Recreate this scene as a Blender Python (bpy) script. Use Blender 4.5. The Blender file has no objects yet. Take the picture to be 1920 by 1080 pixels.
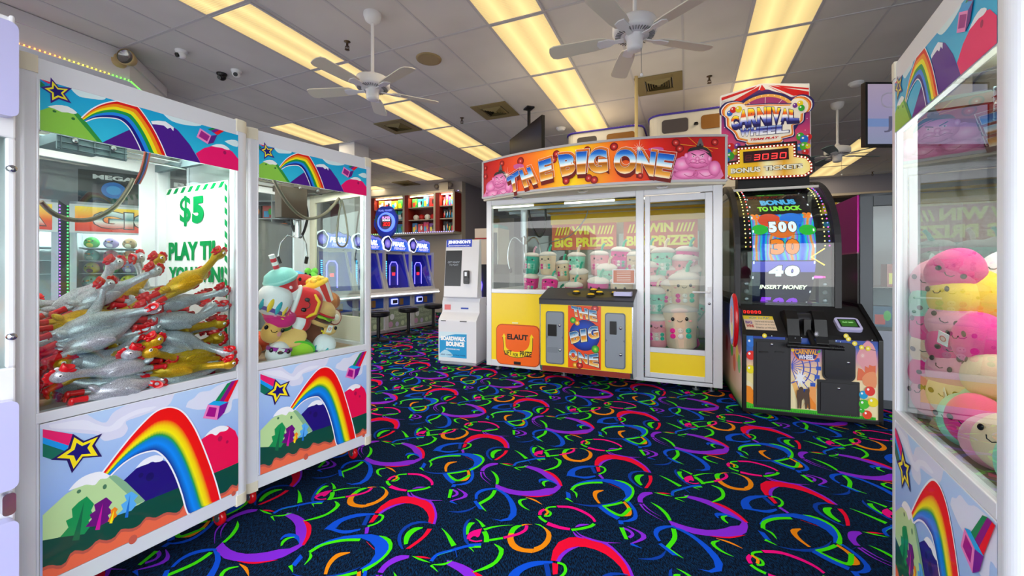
import bpy, math, random
from mathutils import Vector, Matrix, Euler
RND = random.Random(11)
SC = bpy.context.scene
COL = SC.collection
PI = math.pi
FPX = 777.0      # focal length in pixels for a 1920 px wide frame
CH = 1.30        # camera height
HZ = 503.0       # horizon row
# ---------------------------------------------------------------- materials
def lin(c):
    if isinstance(c, str):
        c = c.lstrip('#'); c = [int(c[i:i+2], 16)/255 for i in (0, 2, 4)]
    return tuple((x/12.92 if x <= .04045 else ((x+.055)/1.055)**2.4) for x in c) + (1.0,)
_M = {}
def mat(c, rough=.45, metal=0.0, emit=0.0, coat=0.0, spec=.5, name=None, alpha=1.0, sheen=0.0):
    key = (c, rough, metal, emit, coat, spec, alpha, sheen)
    if key in _M: return _M[key]
    m = bpy.data.materials.new(name or 'paint_' + str(len(_M)))
    m.use_nodes = True
    b = m.node_tree.nodes['Principled BSDF']
    b.inputs['Base Color'].default_value = lin(c)
    b.inputs['Roughness'].default_value = rough
    b.inputs['Metallic'].default_value = metal
    b.inputs['Specular IOR Level'].default_value = spec
    b.inputs['Coat Weight'].default_value = coat
    b.inputs['Coat Roughness'].default_value = .05
    b.inputs['Sheen Weight'].default_value = sheen
    b.inputs['Alpha'].default_value = alpha
    if emit:
        b.inputs['Emission Color'].default_value = lin(c)
        b.inputs['Emission Strength'].default_value = emit
    _M[key] = m
    return m
def pr(c): return mat(c, .32, coat=.25)          # printed vinyl
def fab(c): return _fabric(c)
def _nodes(name):
    m = bpy.data.materials.new(name); m.use_nodes = True
    nt = m.node_tree; return m, nt, nt.nodes['Principled BSDF']
def _fabric(c):
    k = ('fab', c)
    if k in _M: return _M[k]
    m, nt, b = _nodes('plush_fabric')
    n = nt.nodes.new('ShaderNodeTexNoise'); n.inputs['Scale'].default_value = 260; n.inputs['Detail'].default_value = 3
    tc = nt.nodes.new('ShaderNodeTexCoord'); nt.links.new(tc.outputs['Object'], n.inputs['Vector'])
    bp = nt.nodes.new('ShaderNodeBump'); bp.inputs['Strength'].default_value = .35; bp.inputs['Distance'].default_value = .004
    nt.links.new(n.outputs['Fac'], bp.inputs['Height']); nt.links.new(bp.outputs['Normal'], b.inputs['Normal'])
    b.inputs['Base Color'].default_value = lin(c); b.inputs['Roughness'].default_value = .8
    b.inputs['Sheen Weight'].default_value = .25
    _M[k] = m; return m
def ramp(name, stops, axis='Y', rough=.3, emit=0.0, interp='LINEAR', radial=False, coat=.2):
    k = ('ramp', name)
    if k in _M: return _M[k]
    m, nt, b = _nodes(name)
    uv = nt.nodes.new('ShaderNodeUVMap'); sp = nt.nodes.new('ShaderNodeSeparateXYZ')
    nt.links.new(uv.outputs['UV'], sp.inputs[0])
    cr = nt.nodes.new('ShaderNodeValToRGB'); cr.color_ramp.interpolation = interp
    if radial:
        ln = nt.nodes.new('ShaderNodeVectorMath'); ln.operation = 'LENGTH'
        nt.links.new(uv.outputs['UV'], ln.inputs[0]); nt.links.new(ln.outputs['Value'], cr.inputs[0])
    else:
        nt.links.new(sp.outputs[axis], cr.inputs[0])
    e = cr.color_ramp.elements
    e[0].position = stops[0][0]; e[0].color = lin(stops[0][1])
    e[1].position = stops[-1][0]; e[1].color = lin(stops[-1][1])
    for p, c in stops[1:-1]:
        x = e.new(p); x.color = lin(c)
    nt.links.new(cr.outputs[0], b.inputs['Base Color'])
    b.inputs['Roughness'].default_value = rough; b.inputs['Coat Weight'].default_value = coat
    if emit:
        nt.links.new(cr.outputs[0], b.inputs['Emission Color']); b.inputs['Emission Strength'].default_value = emit
    _M[k] = m; return m
def glass(name='clear_glass', tint='#f4fbf9', ior=1.5, refl=1.7):
    k = ('glass', name)
    if k in _M: return _M[k]
    m = bpy.data.materials.new(name); m.use_nodes = True; nt = m.node_tree; nt.nodes.clear()
    o = nt.nodes.new('ShaderNodeOutputMaterial'); mx = nt.nodes.new('ShaderNodeMixShader')
    t = nt.nodes.new('ShaderNodeBsdfTransparent'); t.inputs[0].default_value = lin(tint)
    g = nt.nodes.new('ShaderNodeBsdfGlossy'); g.inputs['Roughness'].default_value = .0
    f = nt.nodes.new('ShaderNodeFresnel'); f.inputs['IOR'].default_value = ior
    ge = nt.nodes.new('ShaderNodeNewGeometry')
    # thin pane: reflect only on the outward faces so the pane is not dimmed twice
    mm = nt.nodes.new('ShaderNodeMath'); mm.operation = 'MULTIPLY'; mm.inputs[1].default_value = refl
    nt.links.new(f.outputs[0], mm.inputs[0])
    sb = nt.nodes.new('ShaderNodeMath'); sb.operation = 'SUBTRACT'; sb.inputs[0].default_value = 1.0
    nt.links.new(ge.outputs['Backfacing'], sb.inputs[1])
    m2 = nt.nodes.new('ShaderNodeMath'); m2.operation = 'MULTIPLY'
    nt.links.new(mm.outputs[0], m2.inputs[0]); nt.links.new(sb.outputs[0], m2.inputs[1])
    nt.links.new(m2.outputs[0], mx.inputs[0]); nt.links.new(t.outputs[0], mx.inputs[1]); nt.links.new(g.outputs[0], mx.inputs[2])
    nt.links.new(mx.outputs[0], o.inputs[0])
    _M[k] = m; return m
WHITE = mat('#eeeef2', .3, coat=.15, name='white_enamel')
ALU = mat('#e4e6ec', .28, metal=.15, coat=.2, name='white_aluminium')
CREAM = mat('#ddd6c0', .45, name='cream_plastic')
BLACK = mat('#0b0b0d', .35, name='black_plastic')
BLACKM = mat('#151517', .6, name='black_laminate')
CHROME = mat('#d0d2d6', .18, metal=1.0, name='chrome')
STEEL = mat('#8d9299', .35, metal=.9, name='steel')
RED = mat('#cc0a14', .25, coat=.4, name='red_plastic')
GLASS = glass()
EYE = mat('#08080a', .1, name='eye_black')
# ---------------------------------------------------------------- mesh builder
def spline(p, n=4):
    if len(p) < 3: return list(p)
    out = []
    for i in range(len(p)-1):
        a = p[max(i-1, 0)]; b = p[i]; c = p[i+1]; d = p[min(i+2, len(p)-1)]
        for k in range(n):
            t = k/n
            out.append(tuple(.5*((2*b[j])+(-a[j]+c[j])*t+(2*a[j]-5*b[j]+4*c[j]-d[j])*t*t+(-a[j]+3*b[j]-3*c[j]+d[j])*t**3) for j in range(len(b))))
    out.append(tuple(p[-1])); return out
def resample(p, n):
    L = [0]
    for i in range(1, len(p)): L.append(L[-1]+math.dist(p[i], p[i-1]))
    T = L[-1] or 1; out = []; j = 0
    for k in range(n):
        s = T*k/(n-1)
        while j < len(p)-2 and L[j+1] < s: j += 1
        d = L[j+1]-L[j]; t = (s-L[j])/d if d else 0
        out.append(tuple(p[j][q]+(p[j+1][q]-p[j][q])*min(max(t, 0), 1) for q in range(len(p[0]))))
    return out
def rr(x0, x1, z0, z1, r, n=5):
    out = []
    for cx, cz, a0 in ((x1-r, z0+r, -90), (x1-r, z1-r, 0), (x0+r, z1-r, 90), (x0+r, z0+r, 180)):
        for k in range(n+1):
            a = math.radians(a0+90*k/n); out.append((cx+r*math.cos(a), cz+r*math.sin(a)))
    return out
class MB:
    def __init__(s): s.v = []; s.f = []; s.m = []; s.sm = []; s.uv = {}; s.mats = []
    def mi(s, m):
        if m not in s.mats: s.mats.append(m)
        return s.mats.index(m)
    def add(s, vs, fs, m, sm=False, uvs=None):
        o = len(s.v); s.v += [tuple(p) for p in vs]; i = s.mi(m)
        if uvs:
            for k, u in enumerate(uvs): s.uv[o+k] = u
        for f in fs: s.f.append([o+k for k in f]); s.m.append(i); s.sm.append(sm)
        return s
    def poly(s, pts, m, uvs=None): return s.add(pts, [list(range(len(pts)))], m, False, uvs)
    def box(s, x0, x1, y0, y1, z0, z1, m):
        vs = [(x, y, z) for x in (x0, x1) for y in (y0, y1) for z in (z0, z1)]
        return s.add(vs, [(0, 1, 3, 2), (4, 6, 7, 5), (0, 4, 5, 1), (2, 3, 7, 6), (0, 2, 6, 4), (1, 5, 7, 3)], m)
    def prism(s, pts, axis, a0, a1, m, sm=False):
        # pts in the two other axes (in x,y,z order); closed outline
        n = len(pts)
        def P(p, a):
            return {'X': (a, p[0], p[1]), 'Y': (p[0], a, p[1]), 'Z': (p[0], p[1], a)}[axis]
        A = sum(pts[i][0]*pts[(i+1) % n][1]-pts[(i+1) % n][0]*pts[i][1] for i in range(n))
        if (A > 0) == (axis == 'Y'): pts = pts[::-1]
        vs = [P(p, a0) for p in pts]+[P(p, a1) for p in pts]
        if a1 < a0: vs = vs[n:]+vs[:n]
        s.add(vs, [list(range(n))[::-1], list(range(n, 2*n))], m)
        return s.add(vs, [(i, (i+1) % n, n+(i+1) % n, n+i) for i in range(n)], m, sm)
    def tube(s, pts, r, m, n=8, closed=False, caps=True):
        pts = [Vector(p) for p in pts]; N = len(pts); vs = []; fs = []
        rs = r if isinstance(r, (list, tuple)) else [r]*N
        up = None
        for i, p in enumerate(pts):
            if closed: t = pts[(i+1) % N]-pts[i-1]
            else: t = pts[min(i+1, N-1)]-pts[max(i-1, 0)]
            if t.length < 1e-9: t = Vector((0, 0, 1))
            t.normalize()
            if up is None:
                up = t.orthogonal().normalized()
            else:
                up = (up-t*up.dot(t))
                up = up.normalized() if up.length > 1e-6 else t.orthogonal().normalized()
            w = t.cross(up)
            for k in range(n):
                a = 2*PI*k/n; vs.append(p+(up*math.cos(a)+w*math.sin(a))*rs[i])
        for i in range(N if closed else N-1):
            j = (i+1) % N
            for k in range(n): fs.append((i*n+k, i*n+(k+1) % n, j*n+(k+1) % n, j*n+k))
        s.add(vs, fs, m, True)
        if caps and not closed:
            s.add(vs[:n], [list(range(n))[::-1]], m); s.add(vs[-n:], [list(range(n))], m)
        return s
    def cyl(s, a, b, r, m, n=20, r1=None): return s.tube([a, b], [r, r if r1 is None else r1], m, n)
    def lathe(s, prof, c, m, n=24, axis='Z', sm=True, caps=True):
        vs = []; fs = []
        for r, z in prof:
            for k in range(n):
                a = 2*PI*k/n; x = r*math.cos(a); y = r*math.sin(a)
                vs.append({'Z': (c[0]+x, c[1]+y, c[2]+z), 'Y': (c[0]+x, c[1]+z, c[2]+y), 'X': (c[0]+z, c[1]+x, c[2]+y)}[axis])
        for i in range(len(prof)-1):
            for k in range(n):
                f = (i*n+k, i*n+(k+1) % n, (i+1)*n+(k+1) % n, (i+1)*n+k); fs.append(f if axis != 'Y' else f[::-1])
        s.add(vs, fs, m, sm)
        if not caps: return s
        if prof[0][0] > 1e-4: s.add(vs[:n], [list(range(n))], m)
        if prof[-1][0] > 1e-4: s.add(vs[-n:], [list(range(n))], m)
        return s
    def ell(s, c, r, m, rot=(0, 0, 0), u=20, v=12, pw=1.0, fn=None):
        if not isinstance(r, (tuple, list)): r = (r, r, r)
        M = Euler(rot).to_matrix(); vs = []; fs = []; C = Vector(c)
        for i in range(v+1):
            th = PI*i/v
            for k in range(u):
                ph = 2*PI*k/u
                q = [math.sin(th)*math.cos(ph), math.sin(th)*math.sin(ph), math.cos(th)]
                if pw != 1.0: q = [math.copysign(abs(t)**pw, t) for t in q]
                if fn: q = fn(*q)
                vs.append(C+M@Vector((q[0]*r[0], q[1]*r[1], q[2]*r[2])))
        for i in range(v):
            for k in range(u): fs.append((i*u+k, (i+1)*u+k, (i+1)*u+(k+1) % u, i*u+(k+1) % u))
        return s.add(vs, fs, m, True)
    def build(s, name, parent=None, bevel=0, seg=2, loc=None, rot=None):
        me = bpy.data.meshes.new(name); me.from_pydata(s.v, [], s.f)
        for m in s.mats: me.materials.append(m)
        me.polygons.foreach_set('material_index', s.m); me.polygons.foreach_set('use_smooth', s.sm)
        if s.uv:
            l = me.uv_layers.new(name='UVMap')
            idx = [0]*len(me.loops); me.loops.foreach_get('vertex_index', idx)
            buf = []
            for i in idx: buf += s.uv.get(i, (0.5, 0.5))
            l.data.foreach_set('uv', buf)
        me.update()
        o = bpy.data.objects.new(name, me); COL.objects.link(o)
        if parent: o.parent = parent
        if loc: o.location = loc
        if rot: o.rotation_euler = rot
        if bevel:
            b = o.modifiers.new('bevel', 'BEVEL'); b.width = bevel; b.segments = seg; b.limit_method = 'ANGLE'; b.angle_limit = .6
        return o
# ---------------------------------------------------------------- text outlines
_T = {}
def glyphs(txt, bold=0.0, res=3):
    k = (txt, round(bold, 4), res)
    if k in _T: return _T[k]
    cu = bpy.data.curves.new('txt', 'FONT'); cu.body = txt; cu.offset = bold; cu.resolution_u = res
    o = bpy.data.objects.new('txt', cu); COL.objects.link(o)
    dg = bpy.context.evaluated_depsgraph_get(); me = o.evaluated_get(dg).to_mesh()
    vs = [tuple(v.co)[:2] for v in me.vertices]; fs = [tuple(p.vertices) for p in me.polygons]
    o.evaluated_get(dg).to_mesh_clear()
    bpy.data.objects.remove(o); bpy.data.curves.remove(cu)
    x0 = min(v[0] for v in vs); x1 = max(v[0] for v in vs); y0 = min(v[1] for v in vs); y1 = max(v[1] for v in vs)
    _T[k] = (vs, fs, (x0, x1, y0, y1)); return _T[k]
class Cv:
    """flat artwork printed on a panel: every layer sits a fraction of a millimetre in front of the last"""
    def __init__(s, mb, fn, step=.00008, h0=.0006): s.mb = mb; s.fn = fn; s.h = h0; s.st = step
    def up(s): s.h += s.st
    def poly(s, pts, m, uvs=None, smooth=0):
        if smooth:
            p = list(pts)+[pts[0]]; pts = spline(p, smooth)[:-1]
        s.mb.poly([s.fn(u, v, s.h) for u, v in pts], m, uvs or list(pts)); s.up()
    def rect(s, u0, v0, u1, v1, m, n=1):
        vs = []; uv = []
        for k in range(n+1):
            u = u0+(u1-u0)*k/n
            vs += [s.fn(u, v0, s.h), s.fn(u, v1, s.h)]; uv += [(k/n, 0), (k/n, 1)]
        s.mb.add(vs, [(2*k, 2*k+2, 2*k+3, 2*k+1) for k in range(n)], m, False, uv); s.up()
    def strip(s, A, B, m, n=14, sp=4):
        A = resample(spline(A, sp), n); B = resample(spline(B, sp), n)
        vs = []; uv = []
        for k in range(n):
            vs += [s.fn(*A[k], s.h), s.fn(*B[k], s.h)]; uv += [(k/(n-1), 0), (k/(n-1), 1)]
        s.mb.add(vs, [(2*k, 2*k+2, 2*k+3, 2*k+1) for k in range(n-1)], m, False, uv); s.up()
    def bands(s, A, B, cols, n=24):
        A = resample(spline(A), n); B = resample(spline(B), n); L = len(cols)
        for q, c in enumerate(cols):
            t0 = q/L; t1 = (q+1)/L
            a = [tuple(A[k][j]*(1-t0)+B[k][j]*t0 for j in (0, 1)) for k in range(n)]
            b = [tuple(A[k][j]*(1-t1)+B[k][j]*t1 for j in (0, 1)) for k in range(n)]
            h = s.h; s.strip(a, b, pr(c), n, 1); s.h = h
        s.up()
    def line(s, P, w, m, taper=0, n=0, closed=False):
        P = spline(P, 4) if len(P) > 2 else list(P)
        if closed: P = P+[P[1]]
        A = []; B = []; N = len(P)
        for i in range(N):
            a = P[max(i-1, 0)]; b = P[min(i+1, N-1)]; d = (b[0]-a[0], b[1]-a[1]); l = math.hypot(*d) or 1
            t = i/(N-1)
            k = {0: 1, 1: max(.12, 1-abs(2*t-1)**1.6), 2: max(.1, t), 3: max(.1, 1-t)}[taper]*w/2
            nx, ny = -d[1]/l*k, d[0]/l*k
            A.append((P[i][0]+nx, P[i][1]+ny)); B.append((P[i][0]-nx, P[i][1]-ny))
        vs = []
        for i in range(N): vs += [s.fn(*A[i], s.h), s.fn(*B[i], s.h)]
        s.mb.add(vs, [(2*k, 2*k+2, 2*k+3, 2*k+1) for k in range(N-1)], m); s.up()
    def ell(s, cu, cv, ru, rv, m, rot=0, n=24, a0=0, a1=360):
        pts = []; uv = []
        full = a1-a0 >= 360
        for k in range(n if full else n+1):
            a = math.radians(a0+(a1-a0)*k/n); x = ru*math.cos(a); y = rv*math.sin(a)
            c, t = math.cos(rot), math.sin(rot)
            pts.append((cu+x*c-y*t, cv+x*t+y*c)); uv.append((math.cos(a), math.sin(a)))
        N = len(pts)
        vs = [s.fn(cu, cv, s.h)]+[s.fn(u, v, s.h) for u, v in pts]
        s.mb.add(vs, [(0, 1+k, 1+(k+1) % N) for k in range(N if full else N-1)], m, False, [(0, 0)]+uv); s.up()
    def ring(s, cu, cv, ru, rv, w, m, n=36):
        P = [(cu+ru*math.cos(2*PI*k/n), cv+rv*math.sin(2*PI*k/n)) for k in range(n)]
        Q = [(cu+(ru-w)*math.cos(2*PI*k/n), cv+(rv-w)*math.sin(2*PI*k/n)) for k in range(n)]
        s.mb.add([s.fn(*p, s.h) for p in P+Q], [(k, (k+1) % n, n+(k+1) % n, n+k) for k in range(n)], m); s.up()
    def text(s, txt, u0, v0, u1, v1, m, bold=.02, shear=0, res=3, fit=True):
        """text stretched into the box u0..u1, v0..v1"""
        vs, fs, (a, b, c, d) = glyphs(txt, bold, res)
        P = []; uv = []
        for x, y in vs:
            t = (x-a)/(b-a); q = (y-c)/(d-c)
            P.append(s.fn(u0+(u1-u0)*t+shear*q, v0+(v1-v0)*q, s.h)); uv.append((t, q))
        s.mb.add(P, fs, m, False, uv); s.up()
    def glyph(s, ch, quad, m, bold=.03, grow=0, res=4):
        """one letter warped into quad TL,TR,BR,BL"""
        vs, fs, _ = glyphs(ch, bold+grow, res); a, b, c, d = glyphs(ch, bold, res)[2]
        TL, TR, BR, BL = quad; P = []; uv = []
        for x, y in vs:
            t = (x-a)/(b-a); q = (y-c)/(d-c)
            X = [(BL[j]*(1-t)+BR[j]*t)*(1-q)+(TL[j]*(1-t)+TR[j]*t)*q for j in (0, 1)]
            P.append(s.fn(X[0], X[1], s.h)); uv.append((t, min(max(q, 0), 1)))
        s.mb.add(P, fs, m, False, uv); s.up()
    def seg7(s, txt, u0, v0, w, h, gap, m, dim=None, th=.12, slant=.08):
        S7 = {'0': 'abcdef', '1': 'bc', '2': 'abged', '3': 'abgcd', '4': 'fgbc', '5': 'afgcd', '6': 'afgedc', '7': 'abc', '8': 'abcdefg', '9': 'abcdfg', ' ': ''}
        t = th*h
        R = {'a': (t*.6, h-t, w-t*.6, h), 'g': (t*.6, h/2-t/2, w-t*.6, h/2+t/2), 'd': (t*.6, 0, w-t*.6, t),
             'f': (0, h/2+.2*t, t, h-t*.3), 'e': (0, t*.3, t, h/2-.2*t), 'b': (w-t, h/2+.2*t, w, h-t*.3), 'c': (w-t, t*.3, w, h/2-.2*t)}
        for i, ch in enumerate(txt):
            x = u0+i*(w+gap)
            for k, (a, b, c, d) in R.items():
                on = k in S7.get(ch, '')
                if not on and dim is None: continue
                P = [(x+a+slant*b, v0+b), (x+c+slant*b, v0+b), (x+c+slant*d, v0+d), (x+a+slant*d, v0+d)]
                s.mb.poly([s.fn(u, v, s.h) for u, v in P], m if on else dim)
        s.up()
# ---------------------------------------------------------------- scene objects
def tag(o, label=None, cat=None, group=None, kind=None):
    if label: o['label'] = label
    if cat: o['category'] = cat
    if group: o['group'] = group
    if kind: o['kind'] = kind
    return o
def thing(name, label, cat, loc=(0, 0, 0), rz=0, group=None, rot=None):
    o = bpy.data.objects.new(name, None); COL.objects.link(o); o.empty_display_size = .1
    o.location = loc; o.rotation_euler = rot if rot else (0, 0, rz)
    return tag(o, label, cat, group)
def dup(root, loc=None, rot=None, label=None, scale=None):
    r = root.copy(); COL.objects.link(r)
    if loc is not None: r.location = loc
    if rot is not None: r.rotation_euler = rot
    if scale is not None: r.scale = (scale,)*3 if not isinstance(scale, (tuple, list)) else scale
    if label: r['label'] = label
    for ch in list(root.children):
        c = ch.copy(); COL.objects.link(c); c.parent = r
        for g in ch.children:
            d = g.copy(); COL.objects.link(d); d.parent = c
    return r
def frame(P, Q):
    return math.atan2(Q[1]-P[1], Q[0]-P[0])
def hit(O, rz, px, py, yl=0.0):
    """where the sight line through a pixel meets the plane at local depth yl of a thing at O turned rz"""
    nx, ny = -math.sin(rz), math.cos(rz); dx = (px-960)/FPX
    t = (yl+nx*O[0]+ny*O[1])/(nx*dx+ny)
    X, Y, Z = t*dx-O[0], t-O[1], CH-(py-HZ)/FPX*t
    return (X*math.cos(rz)+Y*math.sin(rz), yl, Z)
def w2(O, rz, x, y, z=0):
    return (O[0]+x*math.cos(rz)-y*math.sin(rz), O[1]+x*math.sin(rz)+y*math.cos(rz), z)
def at(px, py, Y): return ((px-960)/FPX*Y, Y, CH-(py-HZ)/FPX*Y)
RA = math.radians(22.9)
DA = (math.sin(RA), math.cos(RA)); DB = (math.cos(RA), -math.sin(RA))
def ab(a, b, z=0): return (a*DA[0]+b*DB[0], a*DA[1]+b*DB[1], z)
LAMP_W = 9.0; CASE_W = 14.0
# ================================================================ camera, world, view
cam = bpy.data.cameras.new('camera'); camo = bpy.data.objects.new('camera', cam); COL.objects.link(camo)
camo.location = (0, 0, CH); camo.rotation_euler = (PI/2, 0, 0)
cam.sensor_width = 36; cam.lens = 36*FPX/1920; cam.shift_y = (HZ-540)/1920; cam.clip_start = .02; cam.clip_end = 200
SC.camera = camo
SC.view_settings.view_transform = 'Standard'; SC.view_settings.look = 'None'
SC.view_settings.gamma = 1; SC.view_settings.use_curve_mapping = False
SC.view_settings.exposure = 0.06
w = bpy.data.worlds.new('overcast_sky'); SC.world = w; w.use_nodes = True
nt = w.node_tree; bg = nt.nodes['Background']
tc = nt.nodes.new('ShaderNodeTexCoord'); sp = nt.nodes.new('ShaderNodeSeparateXYZ'); cr = nt.nodes.new('ShaderNodeValToRGB')
nt.links.new(tc.outputs['Generated'], sp.inputs[0]); nt.links.new(sp.outputs['Z'], cr.inputs[0]); nt.links.new(cr.outputs[0], bg.inputs[0])
e = cr.color_ramp.elements; e[0].position = 0; e[0].color = (1, .99, .97, 1); e[1].position = 1; e[1].color = (.62, .78, 1, 1)
x = e.new(.35); x.color = (.85, .92, 1, 1)
bg.inputs[1].default_value = 4.6
# ================================================================ room shell (x = across, y = into the shop)
def shell(name, fn, m=None, bevel=0):
    mb = MB(); fn(mb); o = mb.build(name, bevel=bevel); o.rotation_euler = (0, 0, -RA); return tag(o, kind='structure')
CZ = CH+2.5
m, nt, b = _nodes('ceiling_tile')
n1 = nt.nodes.new('ShaderNodeTexNoise'); n1.inputs['Scale'].default_value = 90; n1.inputs['Detail'].default_value = 4
n2 = nt.nodes.new('ShaderNodeTexNoise'); n2.inputs['Scale'].default_value = 1.3
tc = nt.nodes.new('ShaderNodeTexCoord'); nt.links.new(tc.outputs['Object'], n1.inputs['Vector']); nt.links.new(tc.outputs['Object'], n2.inputs['Vector'])
cr = nt.nodes.new('ShaderNodeValToRGB'); cr.color_ramp.elements[0].position = .35; cr.color_ramp.elements[1].position = .65
cr.color_ramp.elements[0].color = lin('#cfcac8'); cr.color_ramp.elements[1].color = lin('#dad5d3')
nt.links.new(n2.outputs['Fac'], cr.inputs[0]); nt.links.new(cr.outputs[0], b.inputs['Base Color'])
bp = nt.nodes.new('ShaderNodeBump'); bp.inputs['Strength'].default_value = .25; bp.inputs['Distance'].default_value = .003
nt.links.new(n1.outputs['Fac'], bp.inputs['Height']); nt.links.new(bp.outputs['Normal'], b.inputs['Normal']); b.inputs['Roughness'].default_value = .75
TILE = m; TEE = mat('#c4c0c4', .5, name='ceiling_tee')
AB0 = 2.607; AP = 1.2225; BB0 = -1.578-.307; BP = .6138
def f_ceiling(mb):
    mb.box(-13, 13, -.4, 16, CZ, CZ+.15, TILE)
    k = -3
    while AB0+k*AP < 16:
        a = AB0+k*AP; k += 1
        if a < -.3: continue
        mb.box(-13, 13, a-.013, a+.013, CZ-.007, CZ, TEE)
    k = -19
    while BB0+k*BP < 13:
        bb = BB0+k*BP; k += 1
        mb.box(bb-.011, bb+.011, -.4, 16, CZ-.004, CZ, TEE)
shell('ceiling', f_ceiling)
# carpet ----------------------------------------------------------
m, nt, b = _nodes('carpet_pile')
tc = nt.nodes.new('ShaderNodeTexCoord'); mp = nt.nodes.new('ShaderNodeMapping'); mp.inputs['Scale'].default_value = (260, 60, 1)
mp.inputs['Rotation'].default_value = (0, 0, RA)
nt.links.new(tc.outputs['Object'], mp.inputs[0]); n1 = nt.nodes.new('ShaderNodeTexNoise'); n1.inputs['Scale'].default_value = 1; n1.inputs['Detail'].default_value = 2
nt.links.new(mp.outputs[0], n1.inputs['Vector'])
cr = nt.nodes.new('ShaderNodeValToRGB'); cr.color_ramp.elements[0].position = .42; cr.color_ramp.elements[0].color = lin('#06080e')
cr.color_ramp.elements[1].position = .66; cr.color_ramp.elements[1].color = lin('#063058')
nt.links.new(n1.outputs['Fac'], cr.inputs[0]); nt.links.new(cr.outputs[0], b.inputs['Base Color']); b.inputs['Roughness'].default_value = .95
b.inputs['Specular IOR Level'].default_value = .1
CARP = m
def carpet_ink(c):
    m, nt, b = _nodes('carpet_yarn')
    n = nt.nodes.new('ShaderNodeTexNoise'); n.inputs['Scale'].default_value = 350; tc = nt.nodes.new('ShaderNodeTexCoord'); nt.links.new(tc.outputs['Object'], n.inputs['Vector'])
    mx = nt.nodes.new('ShaderNodeMixRGB'); mx.blend_type = 'MULTIPLY'; mx.inputs[0].default_value = .5; mx.inputs[1].default_value = lin(c)
    nt.links.new(n.outputs['Color'], mx.inputs[2])
    sc = nt.nodes.new('ShaderNodeMixRGB'); sc.blend_type = 'MIX'; sc.inputs[0].default_value = .5
    sc.inputs[1].default_value = lin(c); nt.links.new(mx.outputs[0], sc.inputs[2])
    nt.links.new(sc.outputs[0], b.inputs['Base Color']); b.inputs['Roughness'].default_value = .9; b.inputs['Specular IOR Level'].default_value = .1
    return m
O_, G_, B_, P_, R_, K_, D_ = [carpet_ink(c) for c in ('#f28e0c', '#44e80a', '#0a52dc', '#8a2ae0', '#f00836', '#f00888', '#0a3ea8')]
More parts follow.
